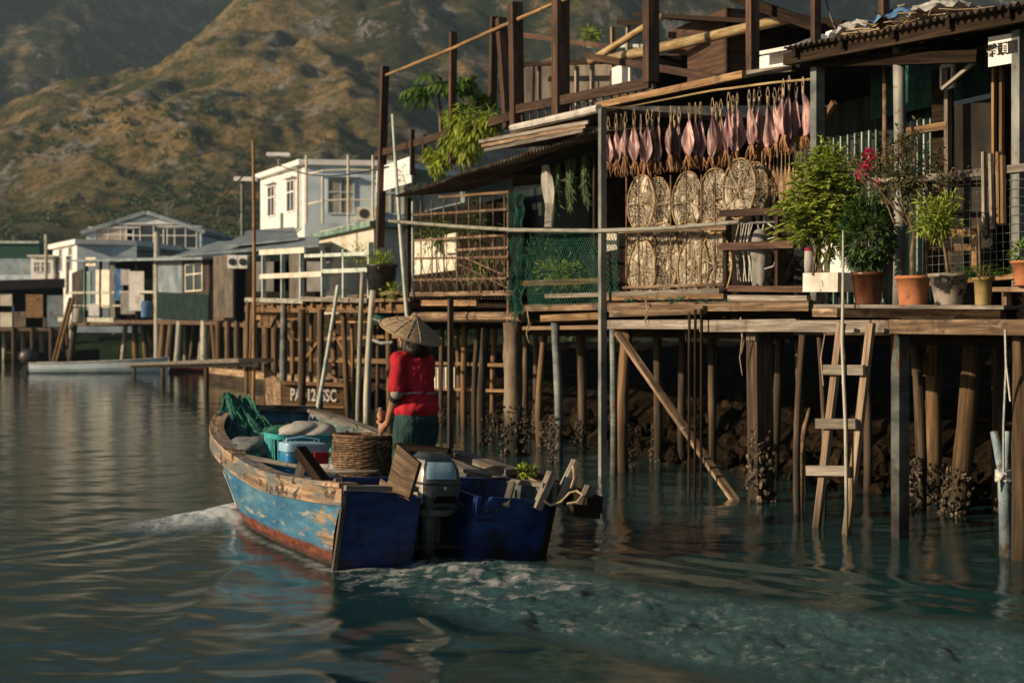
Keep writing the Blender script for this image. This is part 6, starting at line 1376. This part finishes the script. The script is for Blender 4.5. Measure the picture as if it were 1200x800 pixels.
# stern: two ears with a motor well between
def prism(mb, pts, th_v, c=.5):
    i0 = len(mb.v); n = len(pts); pts = [V(p) for p in pts]; mb.v += pts + [p + V(th_v) for p in pts]
    mb.face([i0 + k for k in range(n)], [(p.x, p.z) for p in pts], c); mb.face([i0 + n + k for k in range(n)][::-1], [(p.x, p.z) for p in pts][::-1], c)
    for k in range(n): k2 = (k + 1) % n; mb.face((i0 + k2, i0 + k, i0 + n + k, i0 + n + k2), None, c)
yt = lambda z: -.25 * max(z, 0) / .57 - .004
mb = bb(); prism(mb, [(-.80, yt(0), -.2), (-.26, yt(0), -.2), (-.24, yt(.5), .48), (-.30, yt(.53), .53), (-.79, yt(.55), .55)], (0, .05, 0)); mb.build('transom', navy, boat)
mb = bb(); prism(mb, [(.22, yt(0), -.2), (.80, yt(0), -.2), (.83, yt(.45), .47), (.33, yt(.5), .50), (.26, yt(.4), .42)], (0, .05, 0)); mb.build('transom', navy, boat)
mb = bb(); mb.beam((-.82, -.255, .575), (-.28, -.245, .565), .1, .035); mb.build('transom_cap', greydk, boat)
for x0, x1 in ((-.79, -.26), (.24, .80)):
    for z_ in (.14, .33): mb = bb(); mb.beam((x0, yt(z_) - .004, z_), (x1, yt(z_) - .004, z_), .012, .014); mb.build('plank_seam', woodd, boat)
mb = bb(); mb.beam((-.80, .0, -.2), (-.805, -.245, .56), .03, .035); mb.build('corner_post', greydk, boat)
mb = bb(); mb.beam((.81, .0, -.2), (.835, -.19, .46), .045, .05); mb.build('corner_post', woodd, boat)
mb = bb()
for k in range(16): x = random.choice((random.uniform(-.76, -.3), random.uniform(.3, .78))); z_ = random.choice((.06, .2, .27, .4)); mb.ell((x, yt(z_) - .004, z_), (.007, .004, .007), None, 6)
mb.build('transom_nails', rust, boat)
for x in (-.25, .25): mb = bb(); prism(mb, [(x, -.2, .5), (x, .0, -.2), (x, .62, -.2), (x, .62, .53)], (.03 if x < 0 else -.03, 0, 0)); mb.build('well_side', navy, boat)
mb = bb(); mb.box((-.24, .30, -.2), (.24, .36, .36)); mb.build('motor_board', woodd, boat)
mb = bb(); mb.beam((-.75, .0, .50), (-.2, .6, .50), .02, .02); mb.grid(lambda x, y: V((-.78 + x * .5, -.15 + y * .75, .46)), 2, 2, .5); mb.build('quarter_deck', inner, boat)
mb = bb(); mb.grid(lambda x, y: V((.28 + x * .5, -.1 + y * .7, .38)), 2, 2, .5); mb.build('quarter_deck', woodd, boat)
# thole posts and timbers (parts of the boat)
def wstick(name, u0, v0, u1, v1, Y0, Y1, w_, h_, m_, par=boat):
    mb = MB(); mb.beam(at(u0, v0, Y0), at(u1, v1, Y1), w_, h_); return mb.build(name, m_, par)
wstick('towing_post', 351, 527, 388, 577, 10.45, 10.2, .085, .07, woodd)
wstick('towing_brace', 355, 542, 347, 567, 10.6, 10.6, .05, .07, greydk)
wstick('thole_pin', 396, 560, 398, 584, 10.05, 10.05, .05, .05, greydk)
wstick('thole_pin', 600, 565, 593, 592, 10.55, 10.4, .05, .03, greydk)
wstick('starboard_cleat', 647, 553, 629, 596, 10.55, 10.5, .085, .05, woodg)
wstick('starboard_cleat', 676, 540, 651, 592, 10.65, 10.6, .085, .06, woodg)
wstick('starboard_cleat', 692, 570, 676, 606, 10.5, 10.45, .075, .06, greydk)
wstick('side_timber', 604, 556, 697, 592, 11.5, 10.45, .14, .12, woodd)
wstick('side_timber', 700, 600, 668, 597, 10.5, 10.4, .1, .09, woodd)
# board, plates
mb = MB(); mb.quad(at(452, 573, 9.98), at(479, 583, 9.85), at(491, 542, 9.86), at(465, 520, 10.0), th=.035); tag(mb.build('wooden_board', wood, origin=at(465, 583, 10.1)), 'weathered wooden board leaning upright on the stern beside the outboard', 'board')
mb = MB(); mb.quad(at(443, 571, 10.15), at(478, 584, 9.95), at(472, 578, 10.05), at(446, 560, 10.2), th=.03); tag(mb.build('wooden_board', wood), 'small offcut board lying at the foot of the leaning board', 'board')
def hs(t, q, off=.004): p = hullpt(t, q, -1, -off); return BM @ p
mb = MB(); mb.quad(hs(.63, .28, .014), hs(.685, .28, .014), hs(.685, .50, .014), hs(.63, .50, .014), th=-.003); np_ = mb.build('name_plate', whitem, boat)
mb = MB()
for k in range(5):
    t = .638 + k * .0095; mb.beam(hs(t, .30, .016), hs(t + .003, .44, .016), .012, .004, up=-BR)
mb.build('registration_marks', navy, np_)
mb = bb(); prism(mb, [(.27, .5, .3), (.27, .5, .58), (.8, .55, .56), (.8, .55, .3)], (0, .03, 0)); mb.build('bulkhead', navy, boat)
wstick('top_plank', 465, 522, 527, 529, 11.0, 10.9, .12, .04, woodd)
wstick('gunwale_plank', 529, 530, 601, 553, 11.9, 11.05, .13, .05, woodg)
# ropes on the starboard quarter
mb = MB()
def P3(u, v, Y): return at(u, v, Y)
mb.path([P3(636, 585, 10.5), P3(645, 592, 10.4), P3(657, 588, 10.4), P3(668, 577, 10.4), P3(676, 575, 10.4), P3(683, 580, 10.35), P3(676, 588, 10.35), P3(664, 590, 10.35)], .010, 6)
mb.path([P3(620, 560, 10.9), P3(633, 566, 10.8), P3(642, 572, 10.7), P3(650, 578, 10.6)], .010, 6); mb.path([P3(672, 546, 10.55), P3(673, 560, 10.5), P3(669, 572, 10.5)], .01, 5)
tag(mb.build('mooring_rope', cordm), 'frayed mooring rope looped round the cleats at the starboard stern corner', 'rope')
mb = MB(); leaves(mb, at(616, 551, 11.1), (.08, .07, .035), 120, .06, .02); tag(mb.build('weed_clump', leafy), 'small clump of green weed lying on the starboard rail', 'weed')

# outboard motor
om = thing('outboard_motor', 'battered silver and black outboard motor mounted in the stern well of the blue boat', 'outboard motor', BL(-.02, .1, 0))
silver = mat('silver_cowling', [(.35, (.3, .27, .22)), (.5, (.5, .46, .38)), (.65, (.62, .58, .5))], (6, 6, 6), rough=.28, metal=.35, bump=.1, var=.03, patch=((.12, .09, .06), (14, 14, 9), .6, .05), spec=.6)
cowd = mat('dark_cowling', [(.35, (.012, .016, .02)), (.5, (.03, .038, .045)), (.65, (.06, .07, .08))], (6, 6, 6), rough=.32, bump=.1, var=.03, spec=.6)
mb = bb()
def cow(x, y, sx=1.0):
    a = x * 6.2832; z = .40 + y * .40; k = 1 - max(0, (y - .55) / .45) ** 2.4 * .5 - max(0, (.12 - y) / .12) * .1; ex = .45
    cx = math.copysign(abs(math.cos(a)) ** ex, math.cos(a)) * .165 * k * sx; cy = math.copysign(abs(math.sin(a)) ** ex, math.sin(a)) * .22 * k * sx
    return V((-.02 + cx, .10 + cy + .03 * y, z))
mb.grid(lambda x, y: cow(x, y), 40, 14, .5); i0 = len(mb.v); mb.v += [cow(k / 40, 1) for k in range(40)]; mb.face(list(range(i0, i0 + 40)), None, .5); i0 = len(mb.v); mb.v += [cow(k / 40, 0) for k in range(40)]; mb.face(list(range(i0, i0 + 40))[::-1], None, .5)
cw = mb.build('cowling', cowd, om, smooth=True)
mb = bb(); mb.grid(lambda x, y: cow(.385 + (1 - x) * .24, .10 + .78 * y, 1.025), 12, 10, .5); mb.build('side_panel', silver, cw, smooth=True)
mb = bb(); mb.grid(lambda x, y: cow(.66 + x * .15 , .55 + .30 * y, 1.02), 8, 6, .5); mb.build('label_panel', mat('pale_blue_decal', [(.4, (.18, .33, .42)), (.6, (.3, .46, .55))], (8, 8, 8), rough=.25, spec=.6, var=.02), cw, smooth=True)
mb = bb(); mb.path([cow(k / 32, .47, 1.04) for k in range(33)], .009, 6, False); mb.build('strap', blackp, cw)
text_mb('e', .05, BL(-.01, -.135, .56), BR, UP, 'maker_mark', ropew, cw)
mb = bb(); mb.box((-.09, -.155, .45), (.07, -.12, .50)); mb.build('air_intake', blackm, om)
mb = bb(); mb.grid(lambda x, y: V((-.02 + .19 * math.cos(x * 6.283) * (1 - .15 * y), .12 + .25 * math.sin(x * 6.283) * (1 - .15 * y), .40 - .05 * y)), 24, 2, .5); mb.tube((-.02, .15, .38), (-.02, .12, -.45), .055, .045, 10); mb.box((-.05, .0, -.5), (.01, .24, .05)); mb.build('leg', pilet, om)
mb = bb(); mb.box((-.14, .2, .12), (.1, .3, .42)); mb.build('clamp_bracket', cowd, om)
mb = bb(); mb.path([(.08, .1, .42), (.18, .05, .4), (.2, .25, .36), (.24, .45, .42)], .012, 6); mb.path([(.1, .0, .5), (.17, -.05, .42), (.23, .1, .40), (.2, .5, .45)], .009, 5); mb.build('cables', blackp, om)

# cargo
bk = thing('plastic_basket', 'turquoise slatted plastic basket amidships in the blue boat', 'basket', BL(-.30, 2.62, .42))
turq = mat('turquoise_plastic', [(.4, (.03, .3, .33)), (.6, (.06, .42, .44))], (5, 5, 5), rough=.4, bump=0, var=.05, spec=.5, patch=((.05, .15, .14), 8, .6, .1))
mb = bb(); cx, cy = -.30, 2.62
def bkp(a, y, off=0): ex = .35; ww = .25 + .035 * y + off; ll = .2 + .03 * y + off; return V((cx + math.copysign(abs(math.cos(a)) ** ex, math.cos(a)) * ww, cy + math.copysign(abs(math.sin(a)) ** ex, math.sin(a)) * ll, .42 + y * .36))
aa = []
for k in range(4):
    for j in range(12): aa.append(k * math.pi / 2 + math.pi / 4 + math.asin(max(-1, min(1, 0))) + (j / 12 - .5) * 0 + (math.pi / 2) * j / 12)
def perim(n):   # even spacing round the rounded rectangle
    A = [bkp(2 * math.pi * k / 720, .5) for k in range(721)]; L = [0]
    for k in range(720): L.append(L[-1] + (A[k + 1] - A[k]).length)
    out = []; j = 0
    for i in range(n):
        s = L[-1] * i / n
        while L[j + 1] < s: j += 1
        out.append(2 * math.pi * j / 720)
    return out
for a in perim(36): mb.path([bkp(a, y) for y in (.05, .5, .9)], .0075, 4, False)
for y in (0.03, .24, .45, .66): mb.path([bkp(a, y) for a in perim(48)] + [bkp(0, y)], .0085, 4, False)
P_ = perim(64) + [0]
for y0, y1, o_ in ((.88, 1.0, .004), (0, .06, 0)):
    i0 = len(mb.v)
    for a in P_: mb.v += [bkp(a, y0, o_), bkp(a, y1, o_ + .004), bkp(a, y1, -.01), bkp(a, y0, -.01)]
    for k in range(len(P_) - 1):
        for j in range(4): A = i0 + k * 4 + j; B_ = i0 + k * 4 + (j + 1) % 4; mb.face((A, B_, B_ + 4, A + 4), None, .5)
mb.path([bkp(a, 1.0, .008) for a in P_], .011, 5, False)
mb.build('basket_shell', turq, bk)
mb = bb(); mb.quad((cx - .24, cy - .19, .425), (cx + .24, cy - .19, .425), (cx + .24, cy + .19, .425), (cx - .24, cy + .19, .425), th=.005); mb.build('base', turq, bk)
def lump(name, m_, cen, rad, label, cat_, amp=.22, seed=0, M_=None, n=40, fold=1.0):
    mb = MB(M_); rs_ = random.Random(seed); ph = [rs_.random() * 6.28 for _ in range(8)]
    def f(x, y):
        a = x * 6.2832; th = y * math.pi; d = V((math.sin(th) * math.cos(a), math.sin(th) * math.sin(a), math.cos(th)))
        e = 1 + amp * (.5 * math.sin(3 * a + ph[0] + 2 * th) + .3 * math.sin(5 * a + 4 * th + ph[1]) * fold + .25 * math.sin(9 * a + 7 * th + ph[2]) * fold) * math.sin(th)
        return V(cen) + V((d.x * rad[0] * e, d.y * rad[1] * e, max(d.z * rad[2] * e, -rad[2] * .5)))
    mb.grid(f, n, n // 2, .5); o = mb.build(name, m_, smooth=True); tag(o, label, cat_); return o
lump('cloth_sack', clothw, BL(-.22, 2.66, .80), (.25, .19, .09), 'pale folded sacking lying on top of the turquoise basket', 'sack', .2, 2)
lump('tarp_bundle', mat('grey_tarp', [(.35, (.1, .11, .1)), (.5, (.17, .18, .17)), (.65, (.26, .27, .26))], (7, 7, 7), rough=.6, bump=.4, bd=.02), BL(-.62, 3.0, .60), (.28, .42, .12), 'crumpled grey tarpaulin bundle on the port side forward of the basket', 'tarpaulin', .35, 5)
# cooler
ck = thing('cooler_box', 'blue cool box with pale lid and red latch between basket and rail', 'cool box', BL(-.46, 1.98, .42))
coolb = mat('cooler_blue', [(.4, (.02, .16, .38)), (.6, (.04, .25, .5))], (3, 3, 3), rough=.35, bump=0, var=.03, spec=.5); cooll = mat('cooler_lid', [(.4, (.2, .42, .6)), (.6, (.3, .5, .66))], (3, 3, 3), rough=.35, bump=0, var=.03, spec=.5); redp = mat('red_plastic', [(.4, (.4, .015, .02)), (.6, (.55, .03, .035))], (3, 3, 3), rough=.4, bump=0, var=.03)
def rbox(mb, cx, cy, z0, z1, wx, wy, ex=.3, top=.9, n=40):
    rings = [(z0, .97), (z0 + .01, 1), (z1 - .02, 1.0), (z1 - .006, .985), (z1, top)]
    i0 = len(mb.v)
    for z, k in rings:
        for j in range(n): a = 2 * math.pi * j / n; mb.v.append(V((cx + math.copysign(abs(math.cos(a)) ** ex, math.cos(a)) * wx * k, cy + math.copysign(abs(math.sin(a)) ** ex, math.sin(a)) * wy * k, z)))
    for r_ in range(len(rings) - 1):
        for j in range(n): j2 = (j + 1) % n; A = i0 + r_ * n; mb.face((A + j, A + j2, A + n + j2, A + n + j), None, .5)
    mb.face([i0 + (len(rings) - 1) * n + j for j in range(n)], None, .5); mb.face([i0 + j for j in range(n)][::-1], None, .5)
mb = bb(); rbox(mb, -.46, 1.98, .42, .66, .175, .13); mb.build('body', coolb, ck); mb = bb(); rbox(mb, -.46, 1.98, .661, .745, .185, .14, .35, .72); lid = mb.build('lid', cooll, ck)
mb = bb(); mb.path([(-.63, 1.98, .66), (-.6, 1.98, .77), (-.46, 1.98, .79), (-.32, 1.98, .77), (-.29, 1.98, .66)], .01, 6); mb.build('handle', cooll, ck)
mb = bb(); mb.box((-.40, 1.82, .53), (-.28, 1.86, .67)); mb.build('latch', redp, ck)
lump('plastic_bag', clothw, BL(-.42, 1.35, .50), (.14, .12, .11), 'crumpled pale plastic bag wedged behind the towing post', 'bag', .3, 9)
# wicker basket
wk_ = thing('wicker_basket', 'tall dark woven cane basket standing by the boatwoman', 'basket', BL(-.16, 1.32, .14)); canem = mat('dark_cane', [(.35, (.05, .03, .017)), (.5, (.13, .08, .045)), (.65, (.26, .17, .1))], (25, 25, 25), rough=.65, bump=.3, var=.4)
mb = bb(); cx, cy = -.16, 1.32
for k in range(38):
    z = .16 + k * .0178; rr = .215 + .025 * math.sin(k / 37 * 2.6); ph = (k % 2) * math.pi
    mb.path([V((cx + math.cos(a) * (rr + .006 * math.sin(a * 14 + ph)), cy + math.sin(a) * (rr + .006 * math.sin(a * 14 + ph)), z + .002 * math.sin(a * 5 + k))) for a in [2 * math.pi * j / 56 for j in range(57)]], .0095, 5, False)
mb.build('weave', canem, wk_, smooth=True); mb = bb()
for k in range(28): a = 2 * math.pi * k / 28; mb.path([V((cx + math.cos(a) * .21, cy + math.sin(a) * .21, .15)), V((cx + math.cos(a) * .24, cy + math.sin(a) * .24, .5)), V((cx + math.cos(a) * .222, cy + math.sin(a) * .222, .845))], .006, 4)
mb.build('stakes', canem, wk_); mb = bb(); mb.path([V((cx + math.cos(a) * .228, cy + math.sin(a) * .228, .842)) for a in [2 * math.pi * j / 40 for j in range(41)]], .017, 7, False); mb.build('rim', canem, wk_, smooth=True)
mb = bb(); mb.lathe([(0, .70), (.2, .71)], (cx, cy, 0), 20); mb.build('contents', soil, wk_)
tf = MB(BM); leaves(tf, V((cx, cy + .05, .84)), (.07, .05, .05), 24, .09, .012); tag(tf.build('weed_clump', leafo), 'few dry green blades sticking out of the cane basket', 'weed')
# oar / stick
mb = MB(); mb.path([at(289, 535, 12.0), at(340, 545, 11.4), at(395, 553, 10.9), at(444, 552, 10.7)], .017, 8, True, None, [.022, .02, .016, .014]); tag(mb.build('boat_hook_pole', greydk, smooth=True), 'long thin pole lying fore and aft along the port rail', 'pole')
# green net over the bow corner
mb = MB(); pk_ = [(-.36, 4.55, 1.05)]
def netf(x, y):
    a = x * 2 - 1; base_ = V((-.42 + a * .12 + y * a * .32, 4.62 - y * 1.05, 1.04 - .50 * y ** .7)); return base_ + V((.03 * math.sin(y * 9 + x * 20), .03 * math.sin(x * 17), .035 * math.sin(x * 26 + y * 5) + .02 * math.sin(y * 23)))
gnm = mat('bow_net', [(.35, (.01, .06, .045)), (.5, (.03, .17, .12)), (.65, (.1, .3, .2))], (16, 16, 16), rough=.8, bump=.6, var=.3, bd=.01, transl=.15)
mb = MB(BM); mb.grid(netf, 30, 30, .5); mb.grid(lambda x, y: netf(1 - x, y) - UP * .012, 30, 30, .5); nb = mb.build('green_fishing_net', gnm, smooth=True); tag(nb, 'heap of green fishing net draped over the bow corner of the blue boat', 'net')
mb = bb()
for k in range(70):
    x = random.random(); y = random.random() * .6; mb.path([netf(x, y) + UP * .01, netf(min(1, x + random.uniform(-.15, .15)), y + .2) + UP * .03, netf(min(1, max(0, x + random.uniform(-.3, .3))), min(1, y + .4)) + UP * .012], .004, 3, False)
mb.build('strands', gnm, nb) if False else None
WO_nb = WO[nb.name]; s_o = mb.build('strands', wireg, nb)
lump('net_pile', gnm, BL(-.02, 3.9, .66), (.32, .3, .13), 'low mound of dark green net in the bow', 'net', .35, 12)
lump('net_rope_heap', gnm, BL(-.72, 2.65, .56), (.1, .45, .05), 'strip of green net lying along the port rail beside the grey bundle', 'net', .4, 14)

# ------------------------------------------------------------------ the boatwoman
PP = BO + BF * 1.0 + BR * .22; FZ = .13
f_ = V((-.75, .66, 0)).normalized(); l_ = V((-f_.y, f_.x, 0))
def J(f, l, z): return V((PP.x, PP.y, FZ)) + f_ * f + l_ * l + UP * z
RM = Matrix((f_, l_, UP)).transposed()
pr = thing('person', 'person in conical woven hat, red top and dark green trousers standing at the tiller', 'person', J(0, 0, 0))
skin = mat('skin', [(.35, (.3, .15, .09)), (.5, (.38, .2, .125)), (.65, (.44, .25, .16))], (14, 14, 14), rough=.5, bump=.1, var=0, bd=.002)
redc = mat('red_shirt', [(.35, (.26, .008, .016)), (.5, (.38, .012, .024)), (.65, (.48, .02, .035))], (7, 7, 4), rough=.85, bump=.5, var=0, bd=.02, detail=3, distort=.6)
trou = mat('dark_green_trousers', [(.35, (.010, .032, .034)), (.5, (.018, .055, .055)), (.65, (.03, .08, .075))], (8, 8, 3), rough=.85, bump=.9, var=0, bd=.05, detail=3, distort=.6)
strawm = mat('woven_straw', [(.35, (.22, .155, .09)), (.5, (.36, .27, .17)), (.65, (.47, .37, .25))], (70, 26, 1), 'UV', rough=.75, bump=.8, var=.08, bd=.004)
hairm = mat('black_hair', [(.4, (.006, .005, .005)), (.6, (.02, .015, .013))], (60, 60, 4), rough=.5, bump=.5, var=0)
sleevem = mat('grey_cuff', [(.35, (.16, .15, .13)), (.5, (.26, .24, .21)), (.65, (.34, .32, .28))], (12, 12, 12), rough=.9, bump=.5, var=0)
blackc = mat('black_band', [(.4, (.012, .012, .014)), (.6, (.03, .03, .035))], (12, 12, 12), rough=.8, var=0)
apron = mat('apron_tape', [(.35, (.14, .09, .12)), (.5, (.34, .3, .3)), (.62, (.5, .48, .46))], (60, 60, 60), rough=.9, var=0)
LS, LE, LW, LH = J(.03, .165, 1.335), J(-.02, .235, 1.075), J(.215, .105, .835), J(.27, .085, .785)
RS, RE, RW, RH = J(.05, -.165, 1.335), J(.12, -.25, 1.08), J(.30, -.03, .90), J(.325, .055, .875)
pt0, pt1 = J(.335, .075, .98), J(.30, .11, .10)
pole_d = (pt0 - pt1).normalized()
mb = MB()
mb.ell(J(.07, 0, 1.52), (.1, .082, .12), RM, 18); mb.ell(J(.115, 0, 1.465), (.055, .05, .055), RM, 12); mb.ell(J(.172, 0, 1.50), (.016, .013, .022), RM, 8)
for s in (-1, 1): mb.ell(J(.07, s * .082, 1.51), (.016, .01, .03), RM, 8); mb.ell(J(.148, s * .032, 1.53), (.012, .014, .009), RM, 8)
mb.ell(J(.158, 0, 1.458), (.01, .024, .009), RM, 8)
mb.cap(J(.03, 0, 1.33), J(.055, 0, 1.46), .055, .052); mb.ell(J(.02, 0, 1.2), (.1, .155, .2), RM, 16); mb.ell(J(0, 0, .95), (.11, .15, .16), RM, 16)
for s, S_, E_, W_ in ((1, LS, LE, LW), (-1, RS, RE, RW)): mb.cap(S_, E_, .05, .041); mb.cap(E_, E_.lerp(W_, .35), .041, .04); mb.cap(E_.lerp(W_, .35), W_, .04, .026)
for s in (-1, 1): mb.cap(J(0, s * .09, .9), J(.03, s * .11, .48), .085, .055); mb.cap(J(.03, s * .11, .48), J(0, s * .12, .08), .052, .038); mb.cap(J(0, s * .12, .035), J(.15, s * .14, .03), .035, .028)
def hand(W_, C_, flip):
    """closed hand round the tiller: palm outside, four fingers curled round, thumb over"""
    out = (W_ - C_); out = (out - pole_d * out.dot(pole_d)).normalized(); sd = pole_d.cross(out).normalized() * flip
    axp = pt1 + pole_d * ((C_ - pt1).dot(pole_d))
    mb.cap(W_, axp + out * .052, .027, .03); mb.ell(axp + out * .048, (.036, .036, .042), None, 12)
    for k, zz in enumerate((.033, .012, -.009, -.029)):
        c = axp + pole_d * zz; r_ = .027; L_ = (2.5, 2.75, 2.6, 2.2)[k]; pts = []
        for j in range(6): a = .5 + L_ * j / 5; pts.append(c + (out * math.cos(a) + sd * math.sin(a)) * r_ + (out * .022 if j == 0 else V((0, 0, 0))))
        for j in range(5): mb.cap(pts[j], pts[j + 1], .0098 - .0006 * j, .0095 - .0006 * j, 8)
    a0 = axp + out * .04 + pole_d * .035 - sd * .02; mb.cap(a0, axp - sd * .03 + out * .01 + pole_d * .048, .013, .011, 8); mb.cap(axp - sd * .03 + out * .01 + pole_d * .048, axp - sd * .018 - out * .022 + pole_d * .055, .011, .009, 8)
hand(LW, LH, 1); hand(RW, RH, -1)
body = mb.build('body', skin, pr, smooth=True, mods=[('REMESH', dict(mode='VOXEL', voxel_size=.0055, use_smooth_shade=True)), ('SMOOTH', dict(iterations=2))])
# shirt
foldt = bpy.data.textures.new('cloth_folds', 'CLOUDS'); foldt.noise_scale = .11; foldt.noise_depth = 2
mb = MB()
mb.ell(J(.015, 0, 1.22), (.14, .185, .185), RM, 20); mb.ell(J(.03, 0, 1.04), (.15, .178, .16), RM, 20); mb.ell(J(.045, 0, 1.16), (.15, .15, .13), RM, 20); mb.cap(J(.02, .12, 1.355), J(.02, -.12, 1.355), .058, .058, 14); mb.cap(J(.02, 0, 1.34), J(.04, 0, 1.40), .075, .058)
mb.cap(LS, LS.lerp(LE, .86), .072, .062, 14); mb.cap(RS, RS.lerp(RE, .86), .072, .062, 14); mb.cap(J(0, .0, 1.2), J(.0, 0, .98), .14, .15, 16)
mb.ell(J(.0, 0, .945), (.175, .2, .11), RM, 20)
for k in range(5): mb.cap(J(-.09 - .02 * (k % 2), -.12 + k * .06, 1.02), J(-.1, -.09 + k * .045, .93), .03, .035, 8)
mb.build('shirt', redc, pr, smooth=True, mods=[('REMESH', dict(mode='VOXEL', voxel_size=.008, use_smooth_shade=True)), ('SMOOTH', dict(iterations=4)), ('DISPLACE', dict(texture=foldt, strength=.03, mid_level=.5)), ('SMOOTH', dict(iterations=1))])
mb = MB()
mb.ell(J(-.005, 0, .87), (.155, .182, .13), RM, 20)
for s in (-1, 1): mb.cap(J(-.005, s * .09, .84), J(.03, s * .115, .48), .118, .092, 16); mb.cap(J(.03, s * .115, .5), J(.0, s * .12, .1), .092, .075, 16)
mb.build('trousers', trou, pr, smooth=True, mods=[('REMESH', dict(mode='VOXEL', voxel_size=.01, use_smooth_shade=True)), ('SMOOTH', dict(iterations=3)), ('DISPLACE', dict(texture=foldt, strength=.03, mid_level=.5))])
mb = MB(); mb.cap(LS.lerp(LE, .86), LS.lerp(LE, 1.0), .054, .05, 14); mb.cap(LS.lerp(LE, 1.0), LE.lerp(LW, .06), .05, .047, 12); mb.build('grey_cuff', sleevem, pr, smooth=True)
mb = MB(); mb.cap(LE.lerp(LW, .04), LE.lerp(LW, .16), .049, .047, 14); mb.build('arm_band', blackc, pr, smooth=True)
mb = MB(); mb.cap(LE.lerp(LW, .2), LE.lerp(LW, .27), .044, .042, 14); mb.build('arm_wrap', sleevem, pr, smooth=True)
mb = MB(); mb.path([J(.03 + .183 * math.cos(a) * .9, .192 * math.sin(a), 1.075 + .006 * math.sin(3 * a)) for a in [2 * math.pi * k / 40 for k in range(41)]], .009, 6, False); mb.path([J(.19, .1, 1.08), J(.17, .12, 1.18), J(.13, .12, 1.28), J(.06, .08, 1.41)], .008, 5); mb.build('apron_strap', apron, pr)
mb = MB(); mb.ell(J(.045, 0, 1.535), (.112, .098, .115), RM, 18); mb.ell(J(-.02, .0, 1.45), (.085, .085, .085), RM, 14); mb.ell(J(-.035, -.0, 1.415), (.08, .12, .07), RM, 14); mb.ell(J(.03, .085, 1.44), (.05, .035, .09), RM, 12); mb.build('hair', hairm, pr, smooth=True, mods=[('REMESH', dict(mode='VOXEL', voxel_size=.012, use_smooth_shade=True)), ('SMOOTH', dict(iterations=3))])
ha = (UP - f_ * .36 + V((.10, 0, 0))).normalized(); hc = J(.045, 0, 1.565)
hc = at(481.5, 389, 11.38)
prof = [(0, .138), (.03, .136), (.044, .130), (.052, .112), (.08, .098), (.13, .076), (.18, .052), (.225, .026), (.262, -.006), (.264, -.012), (.258, -.014), (.22, .014), (.17, .042), (.1, .075), (.04, .105), (0, .115)]
mb = MB(); mb.lathe(prof, hc, 48, .5, ha); hat = mb.build('hat', strawm, pr, smooth=True)
q = ha.to_track_quat('Z', 'Y'); mb = MB()
for k in range(14): a = 2 * math.pi * k / 14 + .1; mb.path([hc + q @ V((r_ * math.cos(a), r_ * math.sin(a), z + .002)) for r_, z in prof[3:9]], .0035, 4)
for r_, z in ((.052, .112), (.1, .0895), (.15, .068), (.2, .041), (.262, -.005)): mb.path([hc + q @ V((r_ * math.cos(a), r_ * math.sin(a), z + .002)) for a in [2 * math.pi * j / 48 for j in range(49)]], .003 if r_ < .24 else .006, 4, False)
mb.build('hat_ribs', strawm, hat)
mb = MB(); mb.tube(pt0 - pole_d * .03, pt1, .019, .021, 12); mb.path([pt1 + pole_d * .45 + V((.02, 0, 0)), pt1 + pole_d * .2 + V((-.06, -.05, -.02)), BL(-.3, .5, .5)], .012, 6); tag(mb.build('tiller_pole', greydk, smooth=True), 'upright grey tiller pole gripped in both hands', 'tiller')
mb = MB()
for k in range(26): p = J(.22, .02, .78); mb.path([p + V((random.uniform(-.03, .03), 0, 0)), p + V((random.uniform(-.05, .05), random.uniform(-.04, .04), -.18)), p + V((random.uniform(-.08, .08), random.uniform(-.05, .05), -.42))], .004, 4, False)
tag(mb.build('green_twine', leafy), 'hank of green twine hanging in front of the trousers', 'twine')
